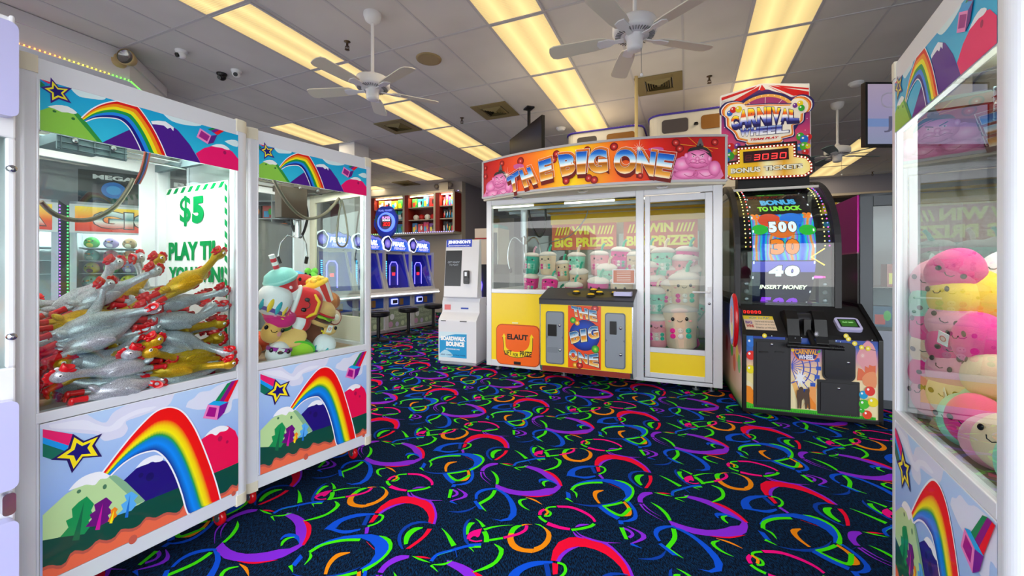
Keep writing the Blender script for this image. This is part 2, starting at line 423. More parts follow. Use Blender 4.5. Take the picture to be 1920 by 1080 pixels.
CARPET = [
 ('S', O_, [(1190,915),(1180,965),(1205,1025),(1270,1062),(1385,1077)], [(1235,915),(1232,965),(1262,1012),(1320,1038),(1397,1042)]),
 ('S', O_, [(1388,1075),(1460,1050),(1520,1000),(1542,945),(1530,900),(1475,860)], [(1400,1030),(1455,1008),(1492,965),(1502,925),(1492,890),(1468,866)]),
 ('S', G_, [(1190,915),(1215,870),(1258,850),(1300,850)], [(1235,915),(1250,890),(1275,868),(1302,854)]),
 ('L', O_, .013, 3, [(1300,850),(1340,841),(1385,843)]), ('L', K_, .017, 0, [(1340,850),(1330,885),(1290,912),(1240,930),(1150,952)]),
 ('L', G_, .009, 1, [(1405,838),(1450,850),(1490,880)]), ('L', G_, .018, 3, [(990,886),(1060,865),(1140,853),(1230,848)]),
 ('L', G_, .015, 0, [(1005,975),(1080,965),(1145,954)]), ('L', G_, .024, 0, [(992,900),(1010,940),(1010,988)]),
 ('L', G_, .02, 2, [(918,795),(955,820),(990,862)]),
 ('S', D_, [(890,792),(845,815),(820,870),(820,930),(830,980),(855,1008)], [(890,792),(862,825),(847,880),(845,930),(857,970),(870,1005)]),
 ('S', G_, [(915,828),(870,828),(845,870),(845,928)], [(915,832),(892,850),(872,885),(864,922)]),
 ('S', K_, [(850,962),(860,922),(905,893),(975,876)], [(872,966),(910,935),(945,950),(972,882)]),
 ('L', K_, .01, 0, [(870,968),(920,982),(975,975)]), ('S', B_, [(862,1002),(970,996)], [(872,1020),(966,1020)]),
 ('L', G_, .013, 0, [(870,1027),(965,1026)]), ('L', G_, .01, 3, [(870,1027),(910,1068)]),
 ('S', R_, [(95,750),(140,700),(230,640),(340,612),(450,620),(540,660),(590,720),(605,780),(590,842)], [(130,752),(180,715),(260,680),(350,668),(430,680),(500,715),(532,760),(543,800),(535,832)]),
 ('S', P_, [(128,753),(180,716),(262,681),(350,667)], [(150,758),(195,727),(268,693),(350,669)]),
 ('S', P_, [(480,628),(560,650),(598,720),(608,780),(592,843)], [(480,630),(550,668),(582,725),(588,780),(572,838)]),
 ('S', R_, [(566,880),(530,930),(460,990),(385,1042)], [(530,878),(490,935),(430,985),(350,1042)]),
 ('S', R_, [(95,762),(50,830)], [(130,770),(85,826)]), ('S', P_, [(20,870),(16,922)], [(55,862),(45,916)]),
 ('L', P_, .014, 1, [(390,575),(410,605),(470,630),(540,645),(650,648)]), ('L', G_, .013, 0, [(130,762),(165,775),(150,810),(100,840),(40,860)]),
 ('S', D_, [(560,828),(480,816),(400,828),(330,868),(288,930),(288,1000),(318,1045)], [(560,832),(480,832),(410,846),(352,882),(316,935),(316,1000),(336,1045)]),
 ('S', G_, [(490,866),(420,870),(360,908),(336,960),(338,1008)], [(492,874),(440,895),(395,935),(376,970),(368,1002)]),
 ('L', G_, .026, 2, [(645,875),(690,925),(745,1018)]),
 ('S', B_, [(560,308),(660,274),(800,261),(900,265),(965,290),(985,325),(950,360),(880,392)], [(560,314),(660,284),(790,276),(850,286),(903,315),(912,350),(888,380),(855,394)]),
 ('S', G_, [(900,266),(965,277),(998,315),(960,364),(880,408)], [(900,268),(955,289),(978,320),(942,362),(870,394)]),
 ('L', G_, .02, 0, [(545,330),(600,302),(700,285),(800,283)]), ('L', G_, .013, 1, [(545,330),(562,350),(545,378)]),
 ('L', D_, .02, 1, [(500,410),(580,425),(680,425),(780,410),(860,385)]), ('S', B_, [(498,338),(475,376)], [(520,350),(500,384)]),
 ('L', G_, .017, 3, [(470,380),(500,405)]), ('L', R_, .018, 1, [(840,290),(900,320)]),
 ('S', O_, [(770,330),(700,335),(668,370),(672,412)], [(770,334),(715,350),(690,380),(690,412)]),
 ('S', O_, [(868,400),(880,440),(850,485),(790,490)], [(850,405),(855,435),(835,465),(800,478)]),
 ('L', G_, .018, 0, [(690,430),(770,420),(850,405)]), ('L', G_, .02, 0, [(690,430),(730,465),(780,485),(850,455),(875,440)]),
 ('S', B_, [(902,400),(910,450),(880,502),(820,522),(760,524)], [(884,400),(885,450),(860,490),(810,510),(770,516)]),
 ('L', B_, .028, 0, [(670,430),(700,470),(745,505)]), ('L', D_, .014, 1, [(880,430),(960,412)]), ('S', B_, [(735,514),(722,537)], [(768,516),(755,538)]),
 ('S', P_, [(1083,545),(1180,590),(1290,608),(1420,612),(1530,605),(1600,565),(1630,518)], [(1086,513),(1180,550),(1300,572),(1420,566),(1500,548),(1560,545),(1595,522)]),
 ('S', P_, [(1320,360),(1400,373),(1480,398),(1560,438),(1612,490),(1630,530)], [(1325,377),(1400,402),(1460,432),(1505,470),(1560,495),(1595,530)]),
 ('S', R_, [(1470,398),(1550,424),(1612,480),(1632,530)], [(1470,401),(1540,440),(1590,487),(1612,526)]),
 ('L', R_, .012, 1, [(1300,608),(1420,617),(1550,602)]),
 ('S', B_, [(1442,502),(1435,478),(1470,468),(1540,482),(1590,520)], [(1452,500),(1452,490),(1480,486),(1540,497),(1590,522)]),
 ('S', G_, [(1520,486),(1475,490),(1463,510),(1485,534)], [(1520,490),(1492,498),(1486,515),(1492,530)]),
 ('S', P_, [(1105,343),(1040,344),(980,374),(960,405)], [(1105,353),(1050,366),(1006,386),(992,408)]),
 ('L', P_, .013, 3, [(965,415),(975,460),(1045,520)]), ('L', P_, .011, 3, [(985,415),(1005,455),(1050,492)]),
 ('S', G_, [(1045,403),(1090,430),(1114,475),(1107,516)], [(1050,408),(1074,440),(1089,480),(1086,515)]),
 ('S', B_, [(1100,546),(1020,547),(950,565),(916,600),(918,640)], [(1100,553),(1030,563),(972,580),(942,605),(938,636)]),
 ('S', B_, [(1080,550),(1160,578),(1230,650),(1258,720),(1250,780),(1200,816),(1130,820),(1060,798)], [(1080,556),(1148,597),(1188,650),(1205,710),(1205,758),(1175,798),(1120,808),(1060,799)]),
 ('L', G_, .022, 0, [(1080,565),(1045,620),(945,680)]), ('L', G_, .02, 3, [(945,680),(1010,738)]),
 ('S', B_, [(903,655),(950,720)], [(930,650),(985,722)]), ('L', D_, .017, 1, [(930,690),(870,725),(790,742),(700,740)]),
 ('S', K_, [(1582,690),(1700,695),(1800,730),(1880,780),(1907,820)], [(1595,707),(1700,713),(1790,747),(1862,790),(1888,825)]),
 ('S', K_, [(1498,848),(1600,880),(1690,893)], [(1515,824),(1610,858),(1695,874)]),
 ('L', G_, .012, 0, [(1580,700),(1520,705),(1500,722),(1535,750),(1520,775),(1480,775)]), ('S', K_, [(1480,713),(1440,735),(1433,767)], [(1487,730),(1465,745),(1461,768)]),
 ('L', O_, .013, 0, [(1490,720),(1512,745),(1490,768)]), ('L', G_, .016, 0, [(1440,775),(1460,800),(1500,825)]),
 ('L', G_, .018, 0, [(1705,890),(1780,880),(1860,860),(1890,840)]), ('L', P_, .018, 1, [(1735,868),(1780,850),(1850,845)]),
 ('L', P_, .013, 1, [(1715,900),(1750,940),(1810,960)]),
 ('S', G_, [(1342,634),(1280,640),(1268,665),(1300,702),(1362,730)], [(1342,638),(1300,650),(1295,668),(1320,700),(1362,728)]),
 ('L', O_, .013, 1, [(1330,622),(1400,645),(1465,682)]),
 ('S', P_, [(770,549),(852,590),(842,626),(712,658)], [(770,553),(822,590),(812,620),(712,652)]), ('L', P_, .016, 0, [(730,560),(765,577),(770,600),(730,618)]),
 ('S', G_, [(708,558),(694,626)], [(738,560),(718,629)]), ('L', B_, .018, 3, [(715,655),(770,680)]),
 ('S', B_, [(830,177),(720,179),(620,205),(572,243)], [(830,183),(730,193),(660,212),(640,236)]), ('S', B_, [(575,240),(620,247),(700,260),(780,246)], [(598,225),(640,240),(700,247),(780,239)]),
 ('S', D_, [(785,184),(778,226)], [(810,183),(803,226)]),
 ('S', G_, [(1560,298),(1622,320),(1612,362),(1560,392),(1480,407)], [(1565,303),(1598,325),(1588,360),(1550,380),(1480,403)]),
 ('L', R_, .012, 1, [(1140,347),(1180,350),(1230,355)]), ('L', G_, .011, 1, [(1120,345),(1170,358),(1230,370)]),
 ('L', B_, .017, 0, [(1235,365),(1260,340),(1330,325),(1400,310),(1450,305)]), ('L', G_, .014, 1, [(1260,345),(1335,325)]), ('L', G_, .012, 3, [(1240,380),(1290,405)]),
 ('L', B_, .022, 1, [(1345,312),(1372,350)]), ('L', G_, .013, 1, [(1245,378),(1310,376),(1350,362)]),
]
def zf(p):
    px = 680+p[0]/4.3545; py = 790+p[1]/4.3545; Y = FPX*CH/(py-HZ); return ((px-960)/FPX*Y, Y)
U_ = (.904, -.358); V_ = (.371, .888)
def f_floor():
    mb = MB()
    mb.box(-14, 14, -.2, 17, -.05, 0, CARP)
    # rotate base into place (this mesh is written in world axes)
    mb.v = [(x*DB[0]+y*DA[0], x*DB[1]+y*DA[1], z) for x, y, z in mb.v]
    base = MB(); cv = Cv(base, lambda u, v, h: (u, v, h), step=.00002, h0=.0008)
    for s in CARPET:
        if s[0] == 'S': cv.strip([zf(p) for p in s[2]], [zf(p) for p in s[3]], s[1], 10 if len(s[2]) > 2 else 2, 3)
        else: cv.line([zf(p) for p in s[4]], s[2], s[1], s[3])
    for i in range(-14, 15):
        for j in range(-12, 14):
            cx = 1.0+i*U_[0]+j*V_[0]; cy = 2.9+i*U_[1]+j*V_[1]
            if cy < -.3 or cy > 13 or abs(cx) > 1.25*cy+2.6: continue
            if cy > 5 and not (-.75*cy-1 < cx < 1.0*cy+1): continue
            dx, dy = cx-1.0, cy-2.9; o = len(mb.v)
            mb.v += [(x+dx, y+dy, z) for x, y, z in base.v]
            rm = [mb.mi(t) for t in base.mats]
            mb.f += [[o+k for k in f] for f in base.f]; mb.m += [rm[t] for t in base.m]; mb.sm += base.sm
    o = mb.build('floor'); tag(o, kind='structure')
f_floor()
# walls -------------------------------------------------------------
WALLB = mat('#b9b0a6', .7, name='beige_wall_paint'); WALLW = mat('#d8d6da', .6, name='white_wall_paint')
WALLG = mat('#8f8c98', .7, name='grey_wall_paint')
BD = mat('#b9b2a6', .8, name='weathered_boardwalk')
def f(mb): mb.box(-30, 30, -26, -.2, -.09, -.04, BD)
shell('ground', f)
def f(mb): mb.box(-13, -5.95, 10.4, 10.6, 0, CZ, WALLB)
shell('wall_back', f)
def f(mb): mb.box(-5.95, 13, 13.9, 14.1, 0, CZ, WALLG)
shell('wall_back_right', f)
def f(mb): mb.box(-6.1, -5.95, 10.6, 14, 0, CZ, WALLG)
shell('wall_middle', f)
def f(mb): mb.box(7.5, 7.65, -.2, 14, 0, CZ, WALLW)
shell('wall_right', f)
def f(mb): mb.box(-13, -12.85, 2.7, 14, 0, CZ, WALLW)
shell('wall_left', f)
def f(mb):   # lintel over the open shop front
    mb.box(-13, 13, -.35, -.2, 2.50, CZ, WALLG)
shell('trim_1', f)
def f(mb):   # soffit over the left side opening
    out = [(-5.95, -.2), (-5.95, 2.70), (-6.62, 3.38), (-12.8, 3.38), (-12.8, -.2)]
    mb.prism(out, 'Z', 3.46, CZ-.0, WALLW)
    tr = [(-5.93, -.2), (-5.93, 2.71), (-6.62, 3.42), (-12.8, 3.42), (-12.8, -.2)]
    mb.prism(tr, 'Z', CZ-.13, CZ-.008, WALLW)
shell('trim_2', f)
def f(mb):
    mb.box(-.2, .2, -.2, .2, 0, CZ, WALLW)
o = shell('trim_3', f); o.location = (-3.22, 8.45, 0)       # white column behind the claw machines
# ================================================================ ceiling fixtures
m, nt, b = _nodes('prismatic_diffuser')
tc = nt.nodes.new('ShaderNodeTexCoord'); sp = nt.nodes.new('ShaderNodeSeparateXYZ'); nt.links.new(tc.outputs['Object'], sp.inputs[0])
def mth(op, a=None, bq=None, c=None):
    n = nt.nodes.new('ShaderNodeMath'); n.operation = op
    for i, q in enumerate((a, bq, c)):
        if q is None: continue
        if isinstance(q, (int, float)): n.inputs[i].default_value = q
        else: nt.links.new(q, n.inputs[i])
    return n.outputs[0]
# two tubes glow behind a ribbed lens
ax = mth('ABSOLUTE', sp.outputs['X']); d = mth('SUBTRACT', ax, .125); d = mth('ABSOLUTE', d)
g = mth('SUBTRACT', 1.0, mth('MULTIPLY', d, 5.2)); g = mth('MAXIMUM', g, 0.0); g = mth('POWER', g, 2.0)
wv = mth('SINE', mth('MULTIPLY', sp.outputs['Y'], 260.0)); wv = mth('MULTIPLY', wv, .10)
st = mth('ADD', mth('MULTIPLY', g, .45), .66); st = mth('ADD', st, wv)
b.inputs['Base Color'].default_value = lin('#b8a880'); b.inputs['Roughness'].default_value = .4
b.inputs['Emission Color'].default_value = lin('#ffdf94'); nt.links.new(st, b.inputs['Emission Strength'])
DIFF = m
def make_light():
    t = thing('ceiling_light', None, 'ceiling light', (0, 0, 0), -RA, 'fluorescent panels in the ceiling')
    mb = MB(); 
    for s in (-1, 1):
        mb.box(s*.295-.012, s*.295+.012, -.6, .6, -.012, -.001, TEE); mb.box(-.283, .283, s*.594-.008, s*.594+.008, -.012, -.001, TEE)
    mb.build('frame', t)
    mb = MB(); mb.box(-.283, .283, -.586, .586, -.006, -.001, DIFF); mb.build('diffuser', t); return t
L0 = make_light(); used = False
strips = [(-4.07, range(-1, 5), 'row over the left crane machines'), (-1.578, range(0, 5), 'row above the big red sign'), (.877, range(1, 5), 'row behind the carnival sign'),
          (3.33, range(4, 9), 'row right of the carnival sign'), (-6.52, (2,), 'above the second crane machine'), (-6.52, (4, 5), 'pair above the prize shelves'), (-8.97, (6,), 'sliver at far left')]
ordn = ['nearest', 'second', 'third', 'fourth', 'fifth', 'sixth']
for bb, ks, w_ in strips:
    for q, k in enumerate(ks):
        loc = ab(AB0+(k+.5)*AP, bb, CZ)
        o = L0 if not used else dup(L0); used = True
        o.location = loc
        o['label'] = f'yellow ceiling panel, {ordn[q]} from the front, {w_}' if len(ks) > 1 else f'yellow ceiling panel alone, {w_}'
        if (k+q) >= -9:
            la = bpy.data.lights.new('fluorescent_tube', 'AREA'); la.shape = 'RECTANGLE'; la.size = .5; la.size_y = 1.1; la.energy = LAMP_W; la.color = (1, .86, .62)
            lo = bpy.data.objects.new('fluorescent_tube', la); COL.objects.link(lo); lo.parent = o; lo.location = (0, 0, -.02); lo.visible_camera = False; lo.visible_glossy = False
# vents
VM = mat('#8c7c50', .5, metal=.2, name='brassy_vent'); VD = mat('#1c1812', .8, name='vent_dark')
def vent(a, bb, label):
    t = thing('ceiling_vent', label, 'vent', ab(a, bb, CZ), -RA, 'square ceiling vents')
    mb = MB(); mb.box(-.17, .17, -.17, .17, -.004, -.001, VD); mb.build('backing', t)
    mb = MB(); w_ = .295
    for s in (-1, 1):
        mb.box(s*.235-.06, s*.235+.06, -w_, w_, -.016, -.001, VM); mb.box(-.175, .175, s*.235-.06, s*.235+.06, -.016, -.001, VM)
    mb.build('frame', t, .003)
    mb = MB()
    for k in range(5):
        r = .155-k*.03
        for s in (-1, 1):
            mb.poly([(s*r, -r, -.006), (s*r, r, -.006), (s*(r-.018), r-.018, -.03), (s*(r-.018), -r+.018, -.03)], VM)
            mb.poly([(-r, s*r, -.006), (r, s*r, -.006), (r-.018, s*(r-.018), -.03), (-r+.018, s*(r-.018), -.03)], VM)
    mb.box(-.02, .02, -.02, .02, -.03, -.02, VM)
    mb.build('louvre', t)
vent(5.95, -4.69, 'brassy square ceiling vent left of the long light row, nearest the claw machines')
vent(5.95, -2.80, 'brassy square ceiling vent between two light rows, above the black television')
vent(5.95, -.35, 'brassy square ceiling vent above the red and yellow sign')
vent(10.0, -7.6, 'square ceiling vent far back above the prize shelves')
# round brown speaker
t = thing('ceiling_speaker', 'round brown stained speaker grille flush in the ceiling', 'speaker', at(804, 110, FPX*2.5/393))
mb = MB(); mb.lathe([(.001, -.012), (.12, -.012), (.12, 0)], (0, 0, 0), mat('#8a6c58', .7), 32); mb.build('grille', t)
mb = MB(); mb.lathe([(.12, -.014), (.145, -.014), (.15, -.004), (.15, 0)], (0, 0, 0), mat('#a08a60', .5), 32); mb.build('rim', t)
# sprinklers
SPR = [(651, 78, 'left fan'), (866, 221, 'by the television vent'), (1330, 143, 'over the red sign'), (867, 343, 'over the prize shelves'), (1636, 322, 'far right')]
for px, py, w_ in SPR:
    Y = FPX*2.5/(HZ-py)
    t = thing('sprinkler_head', 'small dark sprinkler head in the ceiling, '+w_, 'sprinkler', (at(px, py, Y)[0], Y, CZ+.003), 0, 'sprinkler heads')
    BR = mat('#5c4a38', .4, metal=.8)
    mb = MB(); mb.lathe([(.035, 0), (.035, -.006), (.012, -.01), (.012, -.05), (.02, -.06)], (0, 0, 0), BR, 14); mb.tube([(-.018, 0, -.05), (-.022, 0, -.075), (0, 0, -.09), (.022, 0, -.075), (.018, 0, -.05)], .004, BR, 6)
    mb.build('body', t); mb = MB(); mb.lathe([(.001, -.095), (.026, -.095), (.026, -.09), (.001, -.09)], (0, 0, 0), BR, 12); mb.build('deflector', t)
for px, py, w_ in ((1605, 155, 'right of the carnival sign'), (1052, 240, 'right of the black television')):
    Y = FPX*2.5/(HZ-py)
    t = thing('smoke_detector', 'round white smoke detector on the ceiling, '+w_, 'smoke detector', (at(px, py, Y)[0], Y, CZ), 0, 'smoke detectors')
    mb = MB(); mb.lathe([(.001, -.05), (.05, -.05), (.068, -.035), (.07, -.02), (.085, -.018), (.085, 0)], (0, 0, 0), WHITE, 28); mb.build('body', t)
# dome cameras
def dome(px, py, dark, label, aim):
    Y = FPX*2.5/(HZ-py); c = WHITE if not dark else BLACK
    t = thing('security_camera', label, 'camera', (at(px, py, Y)[0], Y, CZ), aim, 'ceiling security cameras')
    mb = MB(); mb.lathe([(.06, 0), (.06, -.015), (.045, -.035)], (0, 0, 0), c, 24); mb.build('mount', t)
    mb = MB(); mb.ell((0, 0, -.045), (.048, .048, .045), c); mb.build('ball', t)
    mb = MB(); mb.cyl((0, -.03, -.06), (0, -.052, -.072), .024, BLACK, 16); mb.build('lens', t)
dome(340, 95, False, 'white ball security camera nearest the emergency lamp', -.4)
dome(443, 132, False, 'white ball security camera beside the black one', .4)
dome(416, 138, True, 'black dome security camera on the ceiling', 0)
# ceiling fans
FW = mat('#e6e4e6', .35, coat=.2, name='fan_white'); BLADE = mat('#ddd6c6', .45, name='fan_blade')
def fan(x, y, drop, label, phase, blades=5, chain=True, bc=BLADE):
    t = thing('ceiling_fan', label, 'ceiling fan', (x, y, CZ), phase, 'ceiling fans')
    mb = MB(); mb.lathe([(.085, 0), (.085, -.03), (.07, -.07), (.03, -.1), (.016, -.1)], (0, 0, 0), FW, 28); mb.build('canopy', t)
    mb = MB(); mb.cyl((0, 0, -.09), (0, 0, -drop), .015, FW, 14); mb.build('downrod', t)
    z = -drop
    mb = MB(); mb.lathe([(.02, .05), (.035, .02), (.10, .0), (.155, -.02), (.165, -.04), (.165, -.095), (.15, -.115), (.09, -.125)], (0, 0, z), FW, 36)
    G = mat('#7c7c80', .5)
    for k in range(40):
        a = 2*PI*k/40; c, s = math.cos(a), math.sin(a)
        mb.tube([(c*.105, s*.105, z-.1245), (c*.145, s*.145, z-.1205)], .0035, G, 4)
    mb.build('motor', t)
    mb = MB(); mb.lathe([(.075, -.125), (.06, -.15), (.06, -.2), (.055, -.225), (.03, -.235), (.001, -.235)], (0, 0, z), FW, 28); mb.build('switch_housing', t)
    for k in range(blades):
        a = 2*PI*k/blades; M = Matrix.Rotation(a, 3, 'Z')@Matrix.Rotation(math.radians(11), 3, 'X')
        zz = z-.13
        mb = MB(); 
        out = [(.19, -.028), (.22, -.055), (.3, -.065), (.62, -.075), (.655, -.06), (.668, -.02), (.668, .02), (.655, .06), (.62, .075), (.3, .065), (.22, .055), (.19, .028)]
        mb.prism([p for p in out], 'Z', -.004, .004, bc); mb.v = [tuple(M@Vector(p)+Vector((0, 0, zz))) for p in mb.v]
        bl = mb.build('blade', t, .002)
        mb = MB(); mb.prism([(.08, -.022), (.15, -.016), (.19, -.04), (.27, -.038), (.285, 0), (.27, .038), (.19, .04), (.15, .016), (.08, .022)], 'Z', -.012, -.004, FW); mb.v = [tuple(M@Vector(p)+Vector((0, 0, zz))) for p in mb.v]
        mb.build('blade_bracket', bl, .003)
    if chain:
        mb = MB(); mb.tube([(.03, -.04, z-.22), (.032, -.042, z-.42)], .002, STEEL, 5); mb.ell((.032, -.042, z-.43), (.012, .012, .014), FW); mb.build('pull_chain', t)
fan(-1.37, 4.07, .62, 'white ceiling fan on a long rod over the left claw machines', .5, chain=False)
fan(.93, 3.14, .62, 'white ceiling fan cut by the top of the photo, with pull chain', .25)
fan(4.93, 6.28, .66, 'white ceiling fan right of the carnival sign', 0.1, bc=mat('#5f7478', .4))
# emergency light on the soffit
E = (-4.40, 4.71, 3.66)
t = thing('emergency_light', 'yellowed emergency lamp with round heads on the soffit corner', 'emergency light', E, .15)
YC = mat('#b8a070', .45)
mb = MB(); mb.ell((-.09, .02, 0), (.085, .07, .08), YC, pw=.8); mb.build('housing', t)
mb = MB(); mb.lathe([(.03, .08), (.06, .05), (.085, -.02), (.09, -.05), (.08, -.055)], (.05, -.02, .015), YC, 26, 'Y', True, False); h = mb.build('lamp_head', t)
mb = MB(); mb.lathe([(.001, .0), (.045, -.01), (.08, -.045)], (.05, -.02, .015), mat('#9c9a98', .2, metal=.8), 26, 'Y', True, False); mb.build('reflector', h)
mb = MB(); mb.tube([(-.05, .02, .07), (-.04, .02, CZ-E[2])], .009, mat('#6c5c3c', .5), 8); mb.build('conduit', t)
# LED strips
def led(name, label, pts, cols, r=.009, gap=.045, group='dotted LED strips'):
    mb = MB(); L = [0]
    for i in range(1, len(pts)): L.append(L[-1]+math.dist(pts[i], pts[i-1]))
    n = int(L[-1]/gap); P = resample(pts, n)
    for k, p in enumerate(P):
        c = cols[min(int(k/n*len(cols)), len(cols)-1)]
        mb.ell(p, r, mat(c, .4, emit=4.0), u=6, v=4)
    mb.tube(pts, r*.5, mat('#c8c8cc', .5), 5)
    return tag(mb.build(name), label, 'LED strip', group)
led('led_strip', 'dotted LED strip turning red to green along the left soffit', [ab(-.2, -5.94, 3.47), ab(2.70, -5.94, 3.47), ab(3.36, -6.62, 3.47)], ['#ff5050']*5+['#ff9a40', '#e0d040', '#60f040', '#40f060', '#40f060'], .008, .035)
led('led_strip', 'dotted LED strip along the top of the back prize shelves', [ab(10.2, -9.9, 3.50), ab(10.2, -5.96, 3.50)], ['#a8ffb0', '#b8e8ff', '#b0b0ff', '#9c8cff'], .012, .07)
led('led_strip', 'dotted LED strip along the bottom of the back prize shelves', [ab(9.95, -9.2, 2.33), ab(9.95, -5.98, 2.33)], ['#a0ff90', '#c0e8ff', '#b0b0ff', '#9c8cff'], .012, .07)
led('led_strip', 'pale blue dotted LED strip above the far right shelf', [ab(13.4, 1.2, 3.26), ab(13.4, 7.4, 3.26)], ['#f0e8a0', '#b0e8ff', '#80c8ff'], .014, .08)
# ================================================================ crane machines with the rainbow artwork
CW, CD = .805, .80
O1 = (-1.691, 1.395); Q1 = (-1.345, 2.12); RZ1 = frame(O1, Q1)
Q2 = (-.955, 2.821); O2 = (-1.395, 2.163); RZ2 = frame(O2, Q2)
O3 = (1.412, 1.55); RZ3 = math.atan2(-math.cos(math.radians(29)), -math.sin(math.radians(29)))
GX0, GX1 = .07, .749
def c1(x, y, s=3.1775, ox=60, oy=740):      # artwork measured off the first machine's front
    p = hit(O1, RZ1, ox+x/s, oy+y/s, 0); return (p[0], p[2])
def ch(x, y): return c1(x, y, 4.5, 60, 100)
def conv(f, pts): return [f(*p) for p in pts]
def clampp(P, z0, z1): return [(min(max(u, GX0), GX1), min(max(v, z0), z1)) for u, v in P]
SKY1 = ramp('panel_sky', [(0, '#b4c4ee'), (.45, '#8fb0ea'), (1, '#b9d4f6')], 'Y')
RB1 = ramp('rainbow', [(0, '#f00808'), (.27, '#f41008'), (.40, '#ffd400'), (.50, '#fff000'), (.60, '#18a038'), (.68, '#0a80d8'), (.80, '#088cf4'), (1, '#180880')], 'Y')
RB2 = ('#e00808', '#f8920c', '#f6ee12', '#0c9a48', '#1486e8', '#120a80')
def star(cv, f, outer, k, cols):
    P = clampp(conv(f, outer), 0, 9); cx = sum(p[0] for p in P)/len(P); cz = sum(p[1] for p in P)/len(P)
    for s, c in zip(k, cols): cv.poly([(cx+(u-cx)*s, cz+(v-cz)*s) for u, v in P], pr(c))
def lower_art(mb):
    Z0, Z1 = .19, .748
    cv = Cv(mb, lambda u, v, h: (u, .0-h, v))
    cv.rect(GX0, Z0, GX1, Z1, SKY1)
    P = lambda pts, c, s=0: cv.poly(clampp(spline(conv(c1, pts)+[c1(*pts[0])], s)[:-1] if s else conv(c1, pts), Z0, Z1), pr(c))
    P([(50,190),(62,100),(230,60),(330,118),(380,150),(440,165),(480,110),(540,72),(600,40),(620,-20),(840,-60),(835,30),(790,78),(720,100),(640,130),(560,160),(572,200),(545,245),(500,262),(430,275),(385,240),(300,230),(62,208)], '#dcdcf0', 3)
    P([(100,180),(300,150),(380,175),(460,190),(510,150),(560,120),(640,85),(740,70),(700,95),(620,120),(560,150),(520,200),(440,225),(380,215),(260,205),(120,200)], '#e8e8f6', 3)
    P([(915,75),(930,40),(965,20),(1000,-15),(1060,-25),(1120,-60),(1237,-80),(1237,15),(1195,30),(1185,90),(1150,115),(1100,122),(1050,88),(985,90)], '#dfe2f4', 3)
    P([(1005,270),(1050,235),(1120,192),(1165,185),(1210,215),(1242,255),(1242,420),(1080,480)], '#f00850')
    P([(1025,255),(1060,215),(1120,185),(1170,193),(1155,215),(1120,222),(1095,243),(1065,232)], '#f4f4fa', 3)
    cv.ell(*c1(1120, 262), .010, .013, pr('#b80848')); cv.ell(*c1(1162, 281), .006, .008, pr('#b80848'))
    P([(540,515),(620,440),(700,405),(770,388),(805,400),(865,480),(885,570),(670,640)], '#200a78')
    P([(615,440),(665,388),(735,360),(778,372),(775,393),(735,403),(715,398),(690,412),(650,425)], '#f4f4fa', 3)
    cv.ell(*c1(648, 480), .008, .010, pr('#160660')); cv.ell(*c1(702, 488), .014, .017, pr('#160660'))
    # red earth, then the dark green meadow with its scalloped hem
    P([(62,1190),(62,950),(600,760),(1242,500),(1242,620)], '#ee6a48')
    cv.ell(*c1(600, 862), .014, .018, pr('#c85a48')); cv.ell(*c1(1200, 588), .010, .012, pr('#c85a48'))
    hem = [(62,1030),(110,1012),(150,1018),(195,1005),(228,945),(262,925),(305,930),(350,905),(392,862),(440,868),(490,850),(530,800),(590,798),(640,775),(680,728),(735,732),(800,700),(870,700),(915,640),(1000,600),(1080,580),(1120,590),(1160,572),(1190,535),(1215,545),(1242,520)]
    top = [(62,868),(150,850),(300,800),(450,745),(600,672),(650,645),(865,557),(1080,468),(1180,425),(1242,398)]
    A = conv(c1, hem); B = conv(c1, top)
    cv.strip([(u, max(v-.012, Z0)) for u, v in clampp(A, Z0, Z1)], clampp(B, Z0, Z1), pr('#c05848'), 60)
    cv.strip(clampp(A, Z0, Z1), clampp(B, Z0, Z1), pr('#064a3c'), 60)
    P([(62,718),(200,592),(300,530),(420,470),(500,480),(560,520),(672,630),(640,652),(450,745),(300,802),(150,852),(62,868)], '#bcdc9c')
    P([(440,476),(500,482),(560,520),(672,630),(625,652),(560,585),(500,530)], '#86b48c')
    P([(215,572),(260,520),(320,480),(400,458),(466,470),(445,498),(405,503),(372,538),(325,535),(285,548)], '#f4f4f8', 3)
    cv.ell(*c1(278, 576), .006, .007, pr('#4a7c58')); cv.ell(*c1(432, 548), .006, .0095, pr('#4a7c58'))
    # rainbow with white outlines
    A = conv(c1, [(420,460),(520,330),(620,210),(720,112),(790,78),(850,78),(905,110),(960,185),(1010,290),(1060,420),(1100,540),(1125,640)])
    B = conv(c1, [(466,482),(540,412),(620,362),(700,337),(745,340),(800,390),(850,480),(890,590),(915,680),(938,728)])
    A = clampp(spline(A), Z0, Z1); B = clampp(spline(B), Z0, Z1)
    cv.strip(A, B, RB1, 60, 1)
    cv.line(A, .006, pr('#f6f6fa')); cv.line(B, .006, pr('#f6f6fa'))
    # trees
    P([(325,605),(368,650),(350,690),(368,718),(335,748),(348,780),(310,830),(165,848),(215,790),(200,750),(240,730),(235,680),(275,640)], '#0e9450')
    P([(308,638),(280,865),(238,868)], '#0a6a44')
    P([(440,610),(476,640),(455,670),(478,697),(450,718),(465,748),(400,782),(315,788),(355,740),(340,715),(376,690),(368,655)], '#6a0a78')
    P([(420,645),(402,803),(374,806)], '#d010a0')
    P([(490,668),(510,680),(498,700),(505,720),(488,735),(475,760),(448,755),(470,715),(466,690)], '#f88a10'); P([(488,680),(476,765),(458,766)], '#fff010')
    P([(590,575),(630,600),(605,630),(622,652),(590,690),(503,718),(540,682),(528,655),(562,630),(548,600)], '#5aaef0'); P([(583,590),(570,730),(550,732)], '#1c72d0')
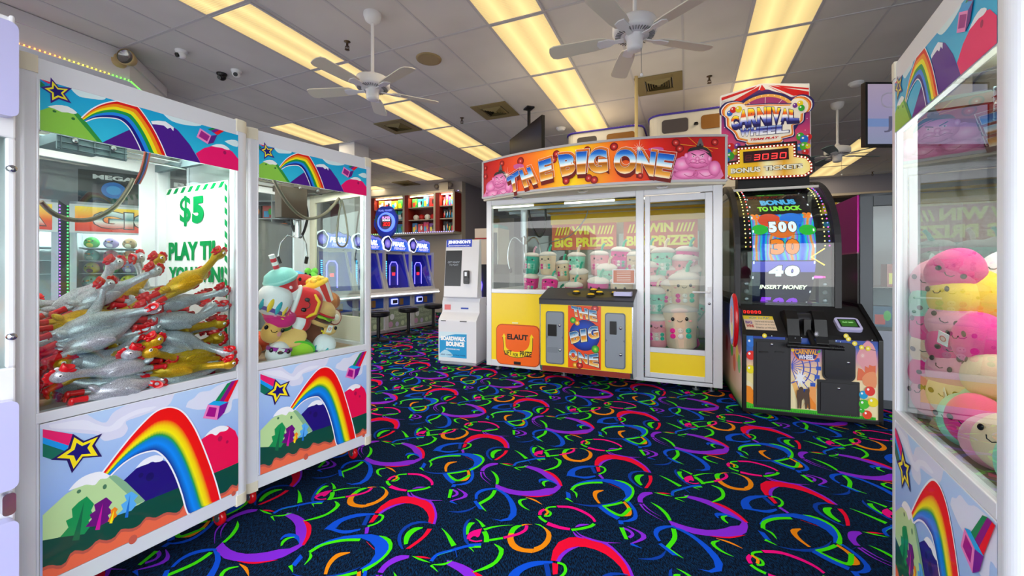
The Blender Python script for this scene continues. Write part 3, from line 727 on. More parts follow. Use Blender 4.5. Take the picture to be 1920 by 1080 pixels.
    P([(62,205),(242,235),(215,302),(62,253)], '#f0186c'); P([(62,253),(215,302),(200,336),(62,290)], '#0a9cf0'); P([(62,290),(200,336),(115,385),(62,368)], '#0a7058')
    star(cv, c1, [(240,232),(307,275),(416,230),(372,298),(415,368),(303,376),(235,467),(206,392),(110,387),(213,318)], (1, .80, .48), ('#24085c', '#ffe808', '#140a74'))
    P([(1085,42),(1160,-66),(1187,-80),(1112,42)], '#0a8850'); P([(1112,42),(1187,-80),(1212,-86),(1138,44)], '#8c0a80'); P([(1138,44),(1212,-86),(1240,-92),(1164,44)], '#f00820')
    P([(1045,58),(1115,66),(1100,150),(1015,139)], '#f080c0'); P([(1053,72),(1098,78),(1086,133),(1032,127)], '#a80884')
    P([(1045,58),(1082,36),(1168,42),(1115,66)], '#18a8e8'); P([(1115,66),(1168,42),(1143,106),(1100,150)], '#7c0a90')
def header_art(mb):
    Z0, Z1 = 1.787, 1.965
    cv = Cv(mb, lambda u, v, h: (u, .0-h, v))
    cv.rect(GX0, Z0, GX1, Z1, ramp('header_sky', [(0, '#30c4e4'), (1, '#08a4d8')], 'Y'))
    P = lambda pts, c, s=0: cv.poly(clampp(spline(conv(ch, pts)+[ch(*pts[0])], s)[:-1] if s else conv(ch, pts), Z0, Z1), pr(c))
    CL = '#d8eef2'
    P([(305,265),(350,260),(420,268),(480,298),(520,320),(590,340),(622,375),(590,393),(480,380),(400,365),(345,320)], CL, 3)
    P([(1085,470),(1140,463),(1240,500),(1330,540),(1400,570),(1430,605),(1380,613),(1280,602),(1180,572),(1110,515)], CL, 3)
    P([(1625,742),(1680,728),(1733,740),(1733,790),(1665,768)], CL, 2); P([(1600,612),(1733,650),(1733,678),(1645,655)], CL, 2)
    P([(590,755),(700,700),(820,645),(870,715),(920,828),(900,840)], '#4a0c84')
    P([(1010,600),(1060,580),(1150,590),(1230,650),(1330,770),(1422,940),(1135,880),(1080,740)], '#48108c')
    P([(1002,573),(1060,568),(1125,575),(1195,625),(1192,657),(1167,627),(1142,637),(1112,610),(1050,600),(1015,598)], '#f0f4fa')
    P([(1380,845),(1450,800),(1530,780),(1620,788),(1690,830),(1740,892),(1740,1000),(1422,935)], '#f0086c')
    P([(1505,782),(1560,766),(1620,773),(1667,810),(1640,814),(1600,798),(1560,792)], '#f0f4fa', 2)
    cv.ell(*ch(1625, 838), .007, .009, pr('#a80858'))
    P([(50,478),(150,455),(260,490),(350,508),(412,548),(592,762),(50,660)], '#8ccc48')
    P([(348,510),(385,505),(432,550),(596,762),(548,758)], '#2e963c')
    P([(130,450),(200,437),(300,448),(378,500),(350,512),(300,500),(250,497),(190,470)], '#eef6f4', 2)
    cv.ell(*ch(188, 490), .005, .004, pr('#1c6a30')); cv.ell(*ch(346, 552), .005, .005, pr('#1c6a30'))
    A = conv(ch, [(415,545),(500,473),(600,425),(720,402),(820,410),(890,450),(960,540),(1030,650),(1090,770),(1137,885)])
    B = conv(ch, [(450,577),(540,547),(650,545),(740,562),(810,620),(860,700),(900,780),(922,832)])
    A = clampp(spline(A), Z0, Z1); B = clampp(spline(B), Z0, Z1)
    cv.bands(A, B, RB2, 40); cv.line(A, .004, pr('#f6f6fa')); cv.line(B, .004, pr('#f6f6fa'))
    P([(62,155),(105,165),(160,208),(140,258),(62,195)], '#e81858'); P([(62,195),(140,258),(120,272),(62,232)], '#0a8cd8'); P([(62,232),(110,270),(62,285)], '#0a7c48')
    star(cv, ch, [(155,203),(222,283),(335,295),(275,345),(332,424),(225,387),(155,422),(152,340),(60,283),(150,273)], (1, .74, .48), ('#3a0a7c', '#f0e420', '#140a74'))
    P([(1475,642),(1520,588),(1552,592),(1505,652)], '#0a8850'); P([(1505,652),(1552,592),(1584,600),(1532,672)], '#7a1490'); P([(1532,672),(1580,598),(1618,610),(1562,690)], '#e81028')
    P([(1415,632),(1510,692),(1480,766),(1385,707)], '#f08cc8'); P([(1425,652),(1496,700),(1474,744),(1404,700)], '#a01c88')
    P([(1415,632),(1462,630),(1560,690),(1510,695)], '#28a0e0'); P([(1510,695),(1560,690),(1528,756),(1480,766)], '#5c1884')
HEADM = MB(); HEADM.box(GX0, GX1, 0, .004, 1.787, 1.965, WHITE); header_art(HEADM)
LOWM = MB(); LOWM.box(GX0, GX1, 0, .004, .19, .75, WHITE); lower_art(LOWM)
def corner(x, y, sx, sy, w=.062, r=.038, g=0):
    """outline of a corner post whose outer corner at x,y is rounded; sx,sy point inwards"""
    pts = [(w, g), (w, w), (g, w)]
    n = 12
    arc = [(r+(r-g)*math.cos(math.radians(180+90*k/n)), r+(r-g)*math.sin(math.radians(180+90*k/n))) for k in range(n+1)]
    pts = [(w, g), (w, w), (g, w)]+arc
    return [(x+sx*a, y+sy*b) for a, b in pts]
INNER = mat('#d9d2bf', .6, name='inner_laminate')
def caster(t, x, y):
    mb = MB(); mb.box(x-.035, x+.035, y-.035, y+.035, .108, .118, STEEL); mb.cyl((x, y, .085), (x, y, .11), .018, STEEL, 12)
    for s in (-1, 1): mb.prism([(y-.02, .1), (y+.02, .1), (y+.035, .035), (y+.01, .035)], 'X', x+s*.018-.002, x+s*.018+.002, STEEL)
    c = mb.build('caster', t)
    mb = MB(); mb.lathe([(.018, -.013), (.036, -.013), (.04, -.008), (.04, .008), (.036, .013), (.018, .013)], (x, y+.022, .042), RED, 22, 'X'); mb.build('tyre', c)
    mb = MB(); mb.lathe([(.004, -.016), (.02, -.015), (.02, .015), (.004, .016)], (x, y+.022, .042), STEEL, 16, 'X'); mb.build('hub', c)
def claw_machine(O, rz, label, right='glass', left='white', claw=None):
    t = thing('crane_machine', label, 'claw machine', (O[0], O[1], 0), rz, 'rainbow crane machines')
    W, D = CW, CD
    mb = MB()
    for x, y, sx, sy in ((0, 0, 1, 1), (W, 0, -1, 1), (0, D, 1, -1), (W, D, -1, -1)):
        mb.prism(corner(x, y, sx, sy), 'Z', .15, 1.99, ALU, False)
    def bars(z0, z1, dy=0):
        mb.box(.06, W-.06, dy, .04, z0, z1, ALU); mb.box(.06, W-.06, D-.04, D, z0, z1, ALU)
        mb.box(0, .04, .06, D-.06, z0, z1, ALU); mb.box(W-.04, W, .06, D-.06, z0, z1, ALU)
    bars(1.965, 2.04, .002); bars(.752, .79, .0); bars(.12, .186, .002)
    mb.box(.062, GX0, .003, .03, .18, 1.97, ALU); mb.box(GX1, W-.062, .003, .03, .18, 1.97, ALU)
    mb.build('frame', t, .003)
    capm = MB()
    for x, y, sx, sy in ((0, 0, 1, 1), (W, 0, -1, 1), (0, D, 1, -1), (W, D, -1, -1)):
        for z0, z1 in ((1.985, 2.045), (.112, .165)):
            c = MB(); c.prism(corner(x, y, sx, sy, .066, .042, -.003), 'Z', z0, z1, CREAM, False); c.build('corner_cap', t, .004)
    mb = MB(); mb.box(.03, W-.03, .03, D-.03, 2.02, 2.036, WHITE); mb.build('roof', t)
    mb = MB(); mb.box(.03, W-.03, .03, D-.03, .13, .15, mat('#777a80', .7)); mb.build('base_board', t)
    HEADM.build('header_panel', t); LOWM.build('art_panel', t)
    mb = MB(); mb.box(GX0, GX1, .012, .017, .79, 1.965, GLASS); mb.build('front_glass', t)
    # sides
    for side, kind in (('L', left), ('R', right)):
        x0, x1 = (.006, .012) if side == 'L' else (W-.012, W-.006)
        mb = MB(); mb.box(x0, x1, .06, D-.06, .186, .755, WHITE); mb.build('side_panel', t)
        if kind == 'white':
            mb = MB(); mb.box(x0, x1, .06, D-.06, .79, 1.965, WHITE); mb.build('side_panel', t)
        else:
            mb = MB(); mb.box(x0, x1, .06, D-.06, 1.0 if side == 'R' and kind == 'door' else .79, 1.965, GLASS); mb.build('side_glass', t)
            if kind == 'door':
                mb = MB(); a, b_ = (x0-.01, x1+.004)
                for y0, y1, z0, z1 in ((.06, .11, .79, 1.88), (D-.13, D-.06, .79, 1.88), (.11, D-.13, 1.80, 1.88), (.11, D-.13, .79, .96)): mb.box(a, b_, y0, y1, z0, z1, INNER)
                mb.build('door_frame', t, .003)
                mb = MB()
                for yy, zz in ((.085, 1.845), (.085, 1.82), (.1, 1.845), (.075, .92), (.09, .92), (.08, .82), (.095, .83), (.1, .80)): mb.ell((a-.003, yy, zz), (.003, .005, .005), STEEL, u=8, v=5)
                mb.build('screw', t)
    # back: frame and pane, one sees through it
    mb = MB()
    for x0, x1, z0, z1 in ((.06, .13, .79, 1.965), (W-.13, W-.06, .79, 1.965), (.13, W-.13, 1.84, 1.965), (.13, W-.13, .79, .86)): mb.box(x0, x1, D-.034, D-.01, z0, z1, ALU)
    mb.box(.06, W-.06, D-.012, D-.006, .186, .755, WHITE)
    mb.build('back_frame', t, .003)
    mb = MB(); mb.box(.13, W-.13, D-.026, D-.021, .86, 1.84, GLASS); mb.build('back_glass', t)
    mb = MB(); mb.box(.04, W-.04, .03, D-.035, .745, .765, mat('#b8a48c', .7)); mb.build('playfield', t)
    mb = MB(); mb.box(.04, W-.04, .05, D-.04, 1.967, 1.99, mat('#e9dfc4', .6)); mb.build('inner_ceiling', t)
    for x in (.08, W-.08):
        for y in (.09, D-.09): caster(t, x, y)
    return t
def gantry(t, xc, yc, col, drop=.42, plate=True, fingers=True):
    """rails, carriage, cable and three-fingered claw hanging in a machine"""
    mb = MB()
    for z in (1.845, 1.875): mb.cyl((.05, yc-.10, z), (CW-.05, yc-.10, z), .006, CHROME, 10); mb.cyl((.05, yc+.13, z), (CW-.05, yc+.13, z), .006, CHROME, 10)
    mb.box(.05, .075, .06, CD-.06, 1.85, 1.89, col); mb.box(CW-.075, CW-.05, .06, CD-.06, 1.85, 1.89, col)
    mb.build('rail', t)
    mb = MB(); mb.box(xc-.09, xc+.09, yc-.12, yc+.15, 1.82, 1.86, col)
    if plate:
        mb.box(xc-.11, xc+.11, yc-.128, yc-.12, 1.775, 1.885, mat('#6c8088', .5))
        for k in range(5): mb.box(xc-.11, xc+.11, yc-.135, yc-.128, 1.78+k*.024, 1.783+k*.024, mat('#54666e', .5))
        for k in range(5): mb.box(xc-.10+k*.05, xc-.097+k*.05, yc-.135, yc-.128, 1.775, 1.885, mat('#54666e', .5))
    for k in (-1, 1): mb.ell((xc+k*.06, yc-.137, 1.82), .012, CHROME, u=10, v=8)
    mb.build('carriage', t, .003)
    z = 1.81
    if not fingers: return t
    c = MB()
    c.cyl((xc, yc, z), (xc, yc, z-drop*.45), .022, BLACK, 12); c.cyl((xc, yc, z-drop*.45), (xc, yc, z-drop*.72), .024, CHROME, 16)
    cl = c.build('claw', t)
    for k in range(3):
        a = 2*PI*k/3+.5; cx, cy = math.cos(a), math.sin(a); zz = z-drop*.72
        mb = MB(); mb.tube([(xc+cx*.01, yc+cy*.01, zz), (xc+cx*.06, yc+cy*.06, zz+.015), (xc+cx*.10, yc+cy*.10, zz-.04), (xc+cx*.115, yc+cy*.115, zz-.13), (xc+cx*.10, yc+cy*.10, zz-.17)], .005, CHROME, 8)
        mb.cyl((xc+cx*.115, yc+cy*.115, zz-.13), (xc+cx*.10, yc+cy*.10, zz-.175), .009, BLACK, 8); mb.build('prong', cl)
    mb = MB(); mb.tube(spline([(xc+.03, yc, z), (xc+.07, yc, z-.15), (xc+.02, yc, z-.30), (xc-.04, yc, z-.2), (xc-.02, yc-.02, z-.02)], 5), .009, BLACK, 8); mb.build('coil_cable', t)
    return t
t1 = claw_machine(O1, RZ1, 'large white crane machine with rainbow art, full of silver and gold rubber chickens', right='glass', left='white')
def cable(t, pts, O, rz, r=.009, m=None):
    """flex conduit traced on the machine: pixel + depth"""
    P = [hit(O, rz, x, y, d) for x, y, d in pts]
    mb = MB(); mb.tube(spline(P, 6), r, m or mat('#8f8878', .3, metal=.8), 10); mb.build('flexible_conduit', t)
gantry(t1, .285, .34, mat('#60747c', .5), fingers=False)
cable(t1, [(76, 378, .10), (100, 400, .12), (135, 412, .14), (175, 410, .16), (215, 388, .18), (240, 355, .2), (250, 335, .2)], O1, RZ1)
mb = MB()
for k, c in enumerate(('#803020', '#202020', '#1c3c80', '#8c3a24')):
    P = [hit(O1, RZ1, x+k*3, y, .21) for x, y in ((272, 285), (268, 305), (262, 325), (252, 345))]
    mb.tube(spline(P, 4), .004, mat(c, .4), 6)
mb.build('wire', t1)
t2 = claw_machine(O2, RZ2, 'white crane machine with rainbow art, full of snack shaped plush toys', right='door', left='white')
gantry(t2, .50, .40, mat('#3a3430', .5), drop=.42, plate=False)
mb = MB(); p = hit(O2, RZ2, 590, 350, .30)
mb.box(.33, .50, .28, .36, 1.62, 1.82, mat('#33261a', .35, coat=.3)); mb.build('carriage_cover', t2, .004)
cable(t2, [(512, 335, .12), (530, 368, .14), (555, 398, .16), (580, 410, .18), (610, 400, .2), (636, 372, .22)], O2, RZ2, .010)
cable(t2, [(640, 375, .22), (633, 420, .22), (632, 455, .22), (645, 462, .22), (652, 445, .22), (648, 405, .22), (641, 375, .22)], O2, RZ2, .006)
t3 = claw_machine(O3, RZ3, 'white crane machine at the right edge with pink and yellow plush toys', right='white', left='glass')
gantry(t3, .22, .36, mat('#3a4644', .5), drop=.10)
mb = MB(); mb.box(CW-.001, CW+.005, .045, .058, .17, 1.97, mat('#7cf08c', .4, emit=1.3)); mb.build('green_edge_light', t2)
# ---------------------------------------------------------------- the $5 sign on the inner right side of machine one
t = MB(); SG = mat('#0c8a4c', .7, spec=0)
s0 = hit(O1, RZ1, 428, 340, 0)
def sidehit(px, py, xl=CW-.02):
    # sight line meets the inside of the right wall (local x = xl)
    c, s_ = math.cos(RZ1), math.sin(RZ1); dx = (px-960)/FPX
    tt = (xl+c*O1[0]+s_*O1[1])/(c*dx+s_)
    return ((tt*dx-O1[0])*-s_+(tt-O1[1])*c, CH-(py-HZ)/FPX*tt)
ya, za = sidehit(428, 337); yb, zb = sidehit(303, 357)
print('SIGN', ya, za, yb, zb)
ZT = (za+zb)/2; ZB = .90
t.box(CW-.022, CW-.018, ya, yb, ZB, ZT, mat('#f2f2f2', .8, spec=0))
cv = Cv(t, lambda u, v, h: (CW-.022-h, u, v))      # u = depth from the front; reads right to left
def S(px, py): return sidehit(px, py, CW-.023)
n = 9
for k in range(n):       # dashes along the top
    u0 = ya+(yb-ya)*(k+.25)/n; d = (yb-ya)/n
    cv.poly([(u0+.1*d, ZT-.004), (u0+.55*d, ZT-.004), (u0+.95*d, ZT-.034), (u0+.5*d, ZT-.034)], SG)
for side in (0, 1):
    for k in range(13):
        z = ZT-.03-k*.062; u = ya+.004 if side == 0 else yb-.026
        cv.poly([(u, z), (u+.022, z+.018), (u+.022, z-.016), (u, z-.034)], SG)
a = S(338, 372); b_ = S(383, 418); um = a[0]+(b_[0]-a[0])*.46; cv.text('$', a[0], b_[1]-.01, um, a[1]+.01, SG, .02); cv.text('5', um+(b_[0]-a[0])*.06, b_[1], b_[0], a[1], SG, .07)
for txt, q in (('PLAY TIL', ((317, 455), (412, 487))), ('YOU WIN!', ((317, 500), (420, 530)))):
    a = S(*q[0]); b_ = S(*q[1]); cv.text(txt, a[0], b_[1], b_[0], a[1], SG, .05)
tag(t.build('price_sign', None), 'white poster reading $5 PLAY TIL with green striped border inside the chicken machine', 'sign')
o = bpy.data.objects['price_sign']; o.location = (O1[0], O1[1], 0); o.rotation_euler = (0, 0, RZ1)
# ---------------------------------------------------------------- lavender prize cabinet at the very left edge
LAV = mat('#c4c2ee', .35, coat=.3, name='lavender_plastic')
RZ0 = RZ1; d0 = (math.cos(RZ0), math.sin(RZ0)); O0 = (O1[0]-d0[0]*.925+d0[1]*.09, O1[1]-d0[1]*.925-d0[0]*.09)
t = thing('prize_locker', 'white and lavender prize machine cut off at the left edge', 'arcade machine', (O0[0], O0[1], 0), RZ0)
mb = MB(); W0 = .915
mb.box(0, W0, .02, .8, .06, .64, WHITE); mb.box(0, .04, .0, .8, .06, 2.12, WHITE); mb.box(W0-.012, W0, .0, .8, .06, 2.12, WHITE); mb.box(0, W0, .76, .8, .6, 2.12, WHITE); mb.box(0, W0, .02, .8, 1.86, 2.12, WHITE)
mb.build('body', t, .01)
mb = MB(); mb.box(.04, W0, -.005, .02, .64, .98, WHITE); mb.box(.04, W0, -.005, .02, 1.72, 1.86, WHITE); mb.box(W0-.022, W0-.0, -.005, .02, .98, 1.72, WHITE); mb.build('door_frame', t, .006)
for z0, z1 in ((1.78, 2.08), (.60, .88), (.10, .50)):
    mb = MB(); mb.prism(rr(.02, W0-.004, z0, z1, .02), 'Y', -.045, .0, LAV); mb.build('fascia', t, .012, 3)
mb = MB(); mb.box(.1, W0-.022, .0, .005, .98, 1.72, GLASS); mb.build('window_pane', t)
for z in (1.62, 1.08):
    mb = MB(); mb.lathe([(.001, -.016), (.010, -.016), (.012, -.008), (.012, 0)], (W0-.011, -.005, z), CHROME, 16, 'Y'); mb.build('lock', t)
mb = MB(); mb.prism(rr(W0-.035, W0-.006, .515, .585, .012), 'Y', -.03, -.005, CHROME); mb.build('latch', t)
mb = MB()
for x in (.1, W0-.1):
    for y in (.1, .7): mb.cyl((x, y, 0), (x, y, .07), .025, BLACK, 12)
mb.build('foot', t)
for z in (1.02, 1.25, 1.48):
    mb = MB(); mb.box(.05, W0-.013, .1, .7, z-.012, z, mat('#3a3c44', .5)); mb.build('shelf', t)
def prize_box(c, label, loc, rz, s, cat='box', name='boxed_prize', group=None):
    mb = MB(); mb.box(-s[0]/2, s[0]/2, -s[1]/2, s[1]/2, 0, s[2], pr(c))
    cv = Cv(mb, lambda u, v, h: (u, -s[1]/2-h, v)); k = RND.random
    cv.rect(-s[0]*.4, s[2]*.12, s[0]*.1, s[2]*.6, pr(RND.choice(['#f0e020', '#ffffff', '#20a0e0', '#e83030'])))
    cv.ell(s[0]*.2, s[2]*.55, s[0]*.18, s[2]*.25, pr(RND.choice(['#202020', '#f08020', '#40c040', '#f0f0f0'])))
    o = mb.build(name); o.location = loc; o.rotation_euler = (0, 0, rz); return tag(o, label, cat, group)
for i, (x, z, c, s) in enumerate(((.82, 1.02, '#f07818', (.16, .1, .17)), (.62, 1.02, '#f0a030', (.14, .1, .15)), (.81, 1.25, '#26262c', (.17, .1, .19)), (.81, 1.48, '#38404c', (.15, .1, .18)))):
    p = w2(O0, RZ0, x, .25, z); prize_box(c, ['orange boxed prize behind glass, right end of the lower shelf at the left edge', 'pale orange boxed prize behind glass at the left edge', 'black headphone box on the middle shelf at the left edge', 'dark grey box on the upper shelf at the left edge'][i], p, RZ0, s)
# ================================================================ lamps inside the three crane machines
for t_, yy in ((t1, .1), (t2, .1), (t3, .1)):
    mb = MB(); mb.cyl((.12, yy, 1.945), (CW-.12, yy, 1.945), .008, mat('#fff4e0', .4, emit=3.0), 8); mb.box(.08, CW-.08, yy-.02, yy+.02, 1.955, 1.966, WHITE); mb.build('lamp_tube', t_)
    la = bpy.data.lights.new('lamp_tube_light', 'AREA'); la.shape = 'RECTANGLE'; la.size = .55; la.size_y = .3; la.energy = CASE_W; la.color = (1, .95, .87)
    lo = bpy.data.objects.new('lamp_tube_light', la); COL.objects.link(lo); lo.parent = t_; lo.location = (CW/2, .30, 1.935); lo.visible_camera = False; lo.visible_glossy = False
# ================================================================ rubber chickens
def glitter(name, c, c2):
    m, nt, b = _nodes(name)
    tc = nt.nodes.new('ShaderNodeTexCoord'); v = nt.nodes.new('ShaderNodeTexVoronoi'); v.inputs['Scale'].default_value = 950
    nt.links.new(tc.outputs['Object'], v.inputs['Vector'])
    sp = nt.nodes.new('ShaderNodeSeparateColor'); nt.links.new(v.outputs['Color'], sp.inputs[0])
    cr = nt.nodes.new('ShaderNodeValToRGB'); cr.color_ramp.elements[0].position = .1; cr.color_ramp.elements[0].color = lin(c2)
    cr.color_ramp.elements[1].position = .8; cr.color_ramp.elements[1].color = lin(c)
    nt.links.new(sp.outputs[0], cr.inputs[0]); nt.links.new(cr.outputs[0], b.inputs['Base Color'])
    b.inputs['Metallic'].default_value = .55; b.inputs['Roughness'].default_value = .34
    nm = nt.nodes.new('ShaderNodeBump'); nm.inputs['Strength'].default_value = .9; nm.inputs['Distance'].default_value = .0015
    nt.links.new(sp.outputs[1], nm.inputs['Height']); nt.links.new(nm.outputs[0], b.inputs['Normal'])
    b.inputs['Coat Weight'].default_value = .25
    return m
SILV = glitter('silver_glitter_rubber', '#f0f2f8', '#7c828e'); GOLD = glitter('gold_glitter_rubber', '#f8c818', '#a87808')
WEYE = mat('#f8f8f8', .15)
def make_chicken(m, bend):
    t = thing('rubber_chicken', None, 'rubber chicken', (0, 0, -50), 0)
    mb = MB()
    pr_ = [(-.135, .004), (-.125, .024), (-.10, .038), (-.06, .050), (-.01, .053), (.03, .046), (.06, .035), (.09, .025), (.125, .020), (.165, .019), (.195, .024)]
    P = [(x, bend*max(0, x)**2, (.35*max(0, x-.02)**2)*4) for x, r in pr_]
    mb.tube(P, [r for x, r in pr_], m, 16)
    hx, hy, hz = P[-1]; H = (hx+.02, hy, hz+.004)
    mb.ell(H, (.038, .031, .035), m, u=18, v=12)
    for s in (-1, 1):
        mb.ell((.0, s*.040, .012), (.045, .012, .022), m, (0, .25, s*.2), 14, 8)     # wings
        mb.tube([(-.09, s*.018, -.006), (-.125, s*.022, -.008), (-.16, s*.024, -.008)], [.024, .018, .011], m, 10)
    mb.ell((-.13, 0, .028), (.03, .022, .014), m, (0, .6, 0), 12, 8)
    mb.build('body', t)
    for s in (-1, 1):
        mb = MB(); mb.tube([(-.155, s*.024, -.008), (-.205, s*.026, -.006)], [.0155, .0125], RED, 10)
        mb.ell((-.208, s*.026, -.012), (.013, .016, .02), RED, u=12, v=8)
        for a in (-.6, 0, .6): mb.tube([(-.208, s*.026, -.014), (-.208-.006, s*.026+.026*math.sin(a), -.014-.036*math.cos(a))], [.008, .005], RED, 6)
        mb.build('leg', t)
    mb = MB()
    for a, r in ((.75, .011), (.30, .014), (-.15, .015), (-.6, .014), (-1.05, .011)): mb.ell((H[0]+.043*math.cos(a), H[1], H[2]+.040*math.sin(a)), (r, .006, r), RED, u=12, v=8)
    mb.ell((H[0]+.022, H[1], H[2]-.004), (.026, .006, .034), RED, u=12, v=8); mb.build('comb', t)
    D = Vector((-.30, 0, .95)); mb = MB(); c0 = Vector(H)+D*.020; N = 14; vs = []
    for q, (dd, r) in enumerate(((0, .020), (.014, .024), (.028, .027), (.030, .024), (.012, .010))):
        for k in range(N):
            a = 2*PI*k/N; st_ = 1.25 if math.cos(a) > 0 else 1.0
            vs.append(c0+D*(dd+(.012 if q in (2, 3) else 0)*abs(math.cos(a)))+Vector((.95*math.cos(a)*r*st_*.8, math.sin(a)*r*.72, .30*math.cos(a)*r)))
    mb.add(vs, [(q*N+k, q*N+(k+1) % N, (q+1)*N+(k+1) % N, (q+1)*N+k) for q in range(4) for k in range(N)], RED, True); mb.add(vs[-N:], [list(range(N))], mat('#7c1418', .4)); mb.build('beak', t)
    mb = MB()
    for s in (-1, 1): mb.ell((H[0]-.030, H[1]+s*.010, H[2]+.030), (.016, .006, .010), RED, u=8, v=6)
    mb.build('wattle', t)
    for s in (-1, 1):
        mb = MB(); mb.ell((H[0]+.010, H[1]+s*.024, H[2]+.020), (.009, .006, .009), WEYE, u=12, v=8); mb.ell((H[0]+.011, H[1]+s*.0285, H[2]+.022), (.0045, .003, .0045), EYE, u=8, v=6); mb.build('eye', t)
    return t
CHK = {('s', 0): make_chicken(SILV, 1.6), ('s', 1): make_chicken(SILV, -1.2), ('g', 0): make_chicken(GOLD, .9), ('g', 1): make_chicken(GOLD, -1.8)}
_used = set()
def use(proto, key):
    if key in _used: return dup(proto)
    _used.add(key); return proto
def orient(X, up, roll=0):
    X = X.normalized(); Z = (up-X*up.dot(X)).normalized(); Y = Z.cross(X)
    M = Matrix((X, Y, Z)).transposed()
    return (M@Matrix.Rotation(roll, 3, 'X')).to_euler()
def chicken(col, head, feet, d, label, roll=0, var=0, d2=None, group=None, LL=.47):
    a = hit(O1, RZ1, head[0], head[1], d); b_ = hit(O1, RZ1, feet[0], feet[1], d if d2 is None else d2)
    A = Vector(w2(O1, RZ1, *a)); B = Vector(w2(O1, RZ1, *b_)); L = (A-B).length; s = min(max(L/LL, .80), 1.0)
    o = use(CHK[col, var], (col, var)); C_ = (A+B)/2 if L > LL*.55 else A-(A-B).normalized()*LL*s*.5
    X = A-B; up = Vector((.25, -.55, .8)); xu = X.normalized(); c_, s_ = math.cos(RZ1), math.sin(RZ1)
    lx = lambda p: (p.x-O1[0])*c_+(p.y-O1[1])*s_
    hi = max(lx(C_+xu*.27*s), lx(C_-xu*.23*s)); lo = min(lx(C_+xu*.27*s), lx(C_-xu*.23*s))
    sh = (.745-hi) if hi > .745 else (.07-lo if lo < .07 else 0); C_ = C_+Vector((c_, s_, 0))*sh; o.location = C_; o.rotation_euler = orient(X, up, roll); o.scale = (s,)*3
    o['label'] = label
    o['group'] = group or ('silver rubber chickens in the pile' if col == 's' else 'gold rubber chickens in the pile')
    return o
CL = [
 ('g', (436,492), (305,562), .045, 'gold rubber chicken with long neck reaching toward the $5 poster, highest gold one', .2, 0),
 ('s', (345,515), (262,575), .15, 'silver rubber chicken facing the viewer below the poster', 1.2, 1),
 ('g', (316,498), (225,552), .22, 'gold rubber chicken lying behind the silver one that faces the viewer', 0, 0),
 ('s', (292,486), (262,560), .26, 'silver rubber chicken standing tallest with neck upright in the middle', 0, 0),
 ('s', (245,510), (140,565), .21, 'silver rubber chicken with raised head left of the upright one', 0, 0),
 ('s', (268,520), (118,585), .15, 'long silver rubber chicken stretched across the upper middle of the pile', 0, 1),
 ('s', (128,552), (60,600), .10, 'silver rubber chicken with open beak at the left window edge', 0, 0),
 ('g', (170,594), (60,606), .12, 'gold rubber chicken under the open-beaked silver one at the left', 0, 0),
 ('s', (252,568), (118,618), .07, 'silver rubber chicken with red comb toward the viewer at the pile centre', .7, 1),
 ('s', (322,576), (215,600), .09, 'silver rubber chicken right of the pile centre with head raised', 0, 0),
 ('s', (412,552), (262,580), .10, 'silver rubber chicken lying level under the big gold one', 0, 1),
 ('s', (438,596), (300,600), .06, 'silver rubber chicken lying level near the right window edge', .4, 0),
 ('s', (440,652), (300,618), .06, 'silver rubber chicken with head down at the right window edge', .3, 1),
 ('g', (428,622), (350,606), .10, 'gold rubber chicken half hidden between two silver ones at the right', 0, 0),
 ('s', (276,606), (82,668), .05, 'long silver rubber chicken slanting up across the middle left', 0, 0),
 ('g', (285,636), (180,682), .08, 'gold rubber chicken under the long slanting silver one', 0, 1),
 ('s', (245,662), (385,650), .08, 'silver rubber chicken with red feet pointing right in the lower middle', 0, 0),
 ('g', (310,668), (425,664), .06, 'gold rubber chicken facing left in the lower right', .3, 0),
 ('g', (420,680), (310,694), .05, 'gold rubber chicken facing right near the bottom of the window', 0, 1),
 ('s', (92,706), (300,680), .04, 'silver rubber chicken with head low at the lower left', 0, 0),
 ('s', (322,712), (138,742), .03, 'silver rubber chicken at the very bottom with its head to the right', 0, 0),
 ('s', (180,630), (78,648), .10, 'silver rubber chicken mostly hidden at the left edge, middle height', 0, 1),
 ('s', (170,660), (70,690), .08, 'silver rubber chicken with crossed red legs at the left edge', .5, 0),
 ('s', (300,700), (230,690), .06, 'silver rubber chicken with a curled neck near the bottom', 1.0, 1),
 ('s', (90,730), (200,720), .05, 'silver rubber chicken wedged in the bottom left corner', .5, 1),
 ('g', (100,690), (200,672), .10, 'gold rubber chicken peeking out at the lower left', 0, 0),
 ('s', (350,640), (250,632), .12, 'silver rubber chicken behind the lower middle ones', 0, 0),
 ('s', (380,585), (300,575), .16, 'silver rubber chicken behind the level one, right of centre', 0, 0),
 ('g', (405,530), (330,550), .20, 'small looking gold rubber chicken behind the big gold one', 0, 0),
 ('s', (440,700), (350,706), .06, 'silver rubber chicken in the bottom right corner', .4, 0),
 ('s', (330,540), (250,548), .24, 'silver rubber chicken behind the one facing the viewer', 0, 1),
 ('s', (430,575), (350,560), .20, 'silver rubber chicken behind the right edge of the pile', 0, 0),
]
for c, h_, f_, d, lb, ro, v in CL: chicken(c, h_, f_, d, lb, ro, v)
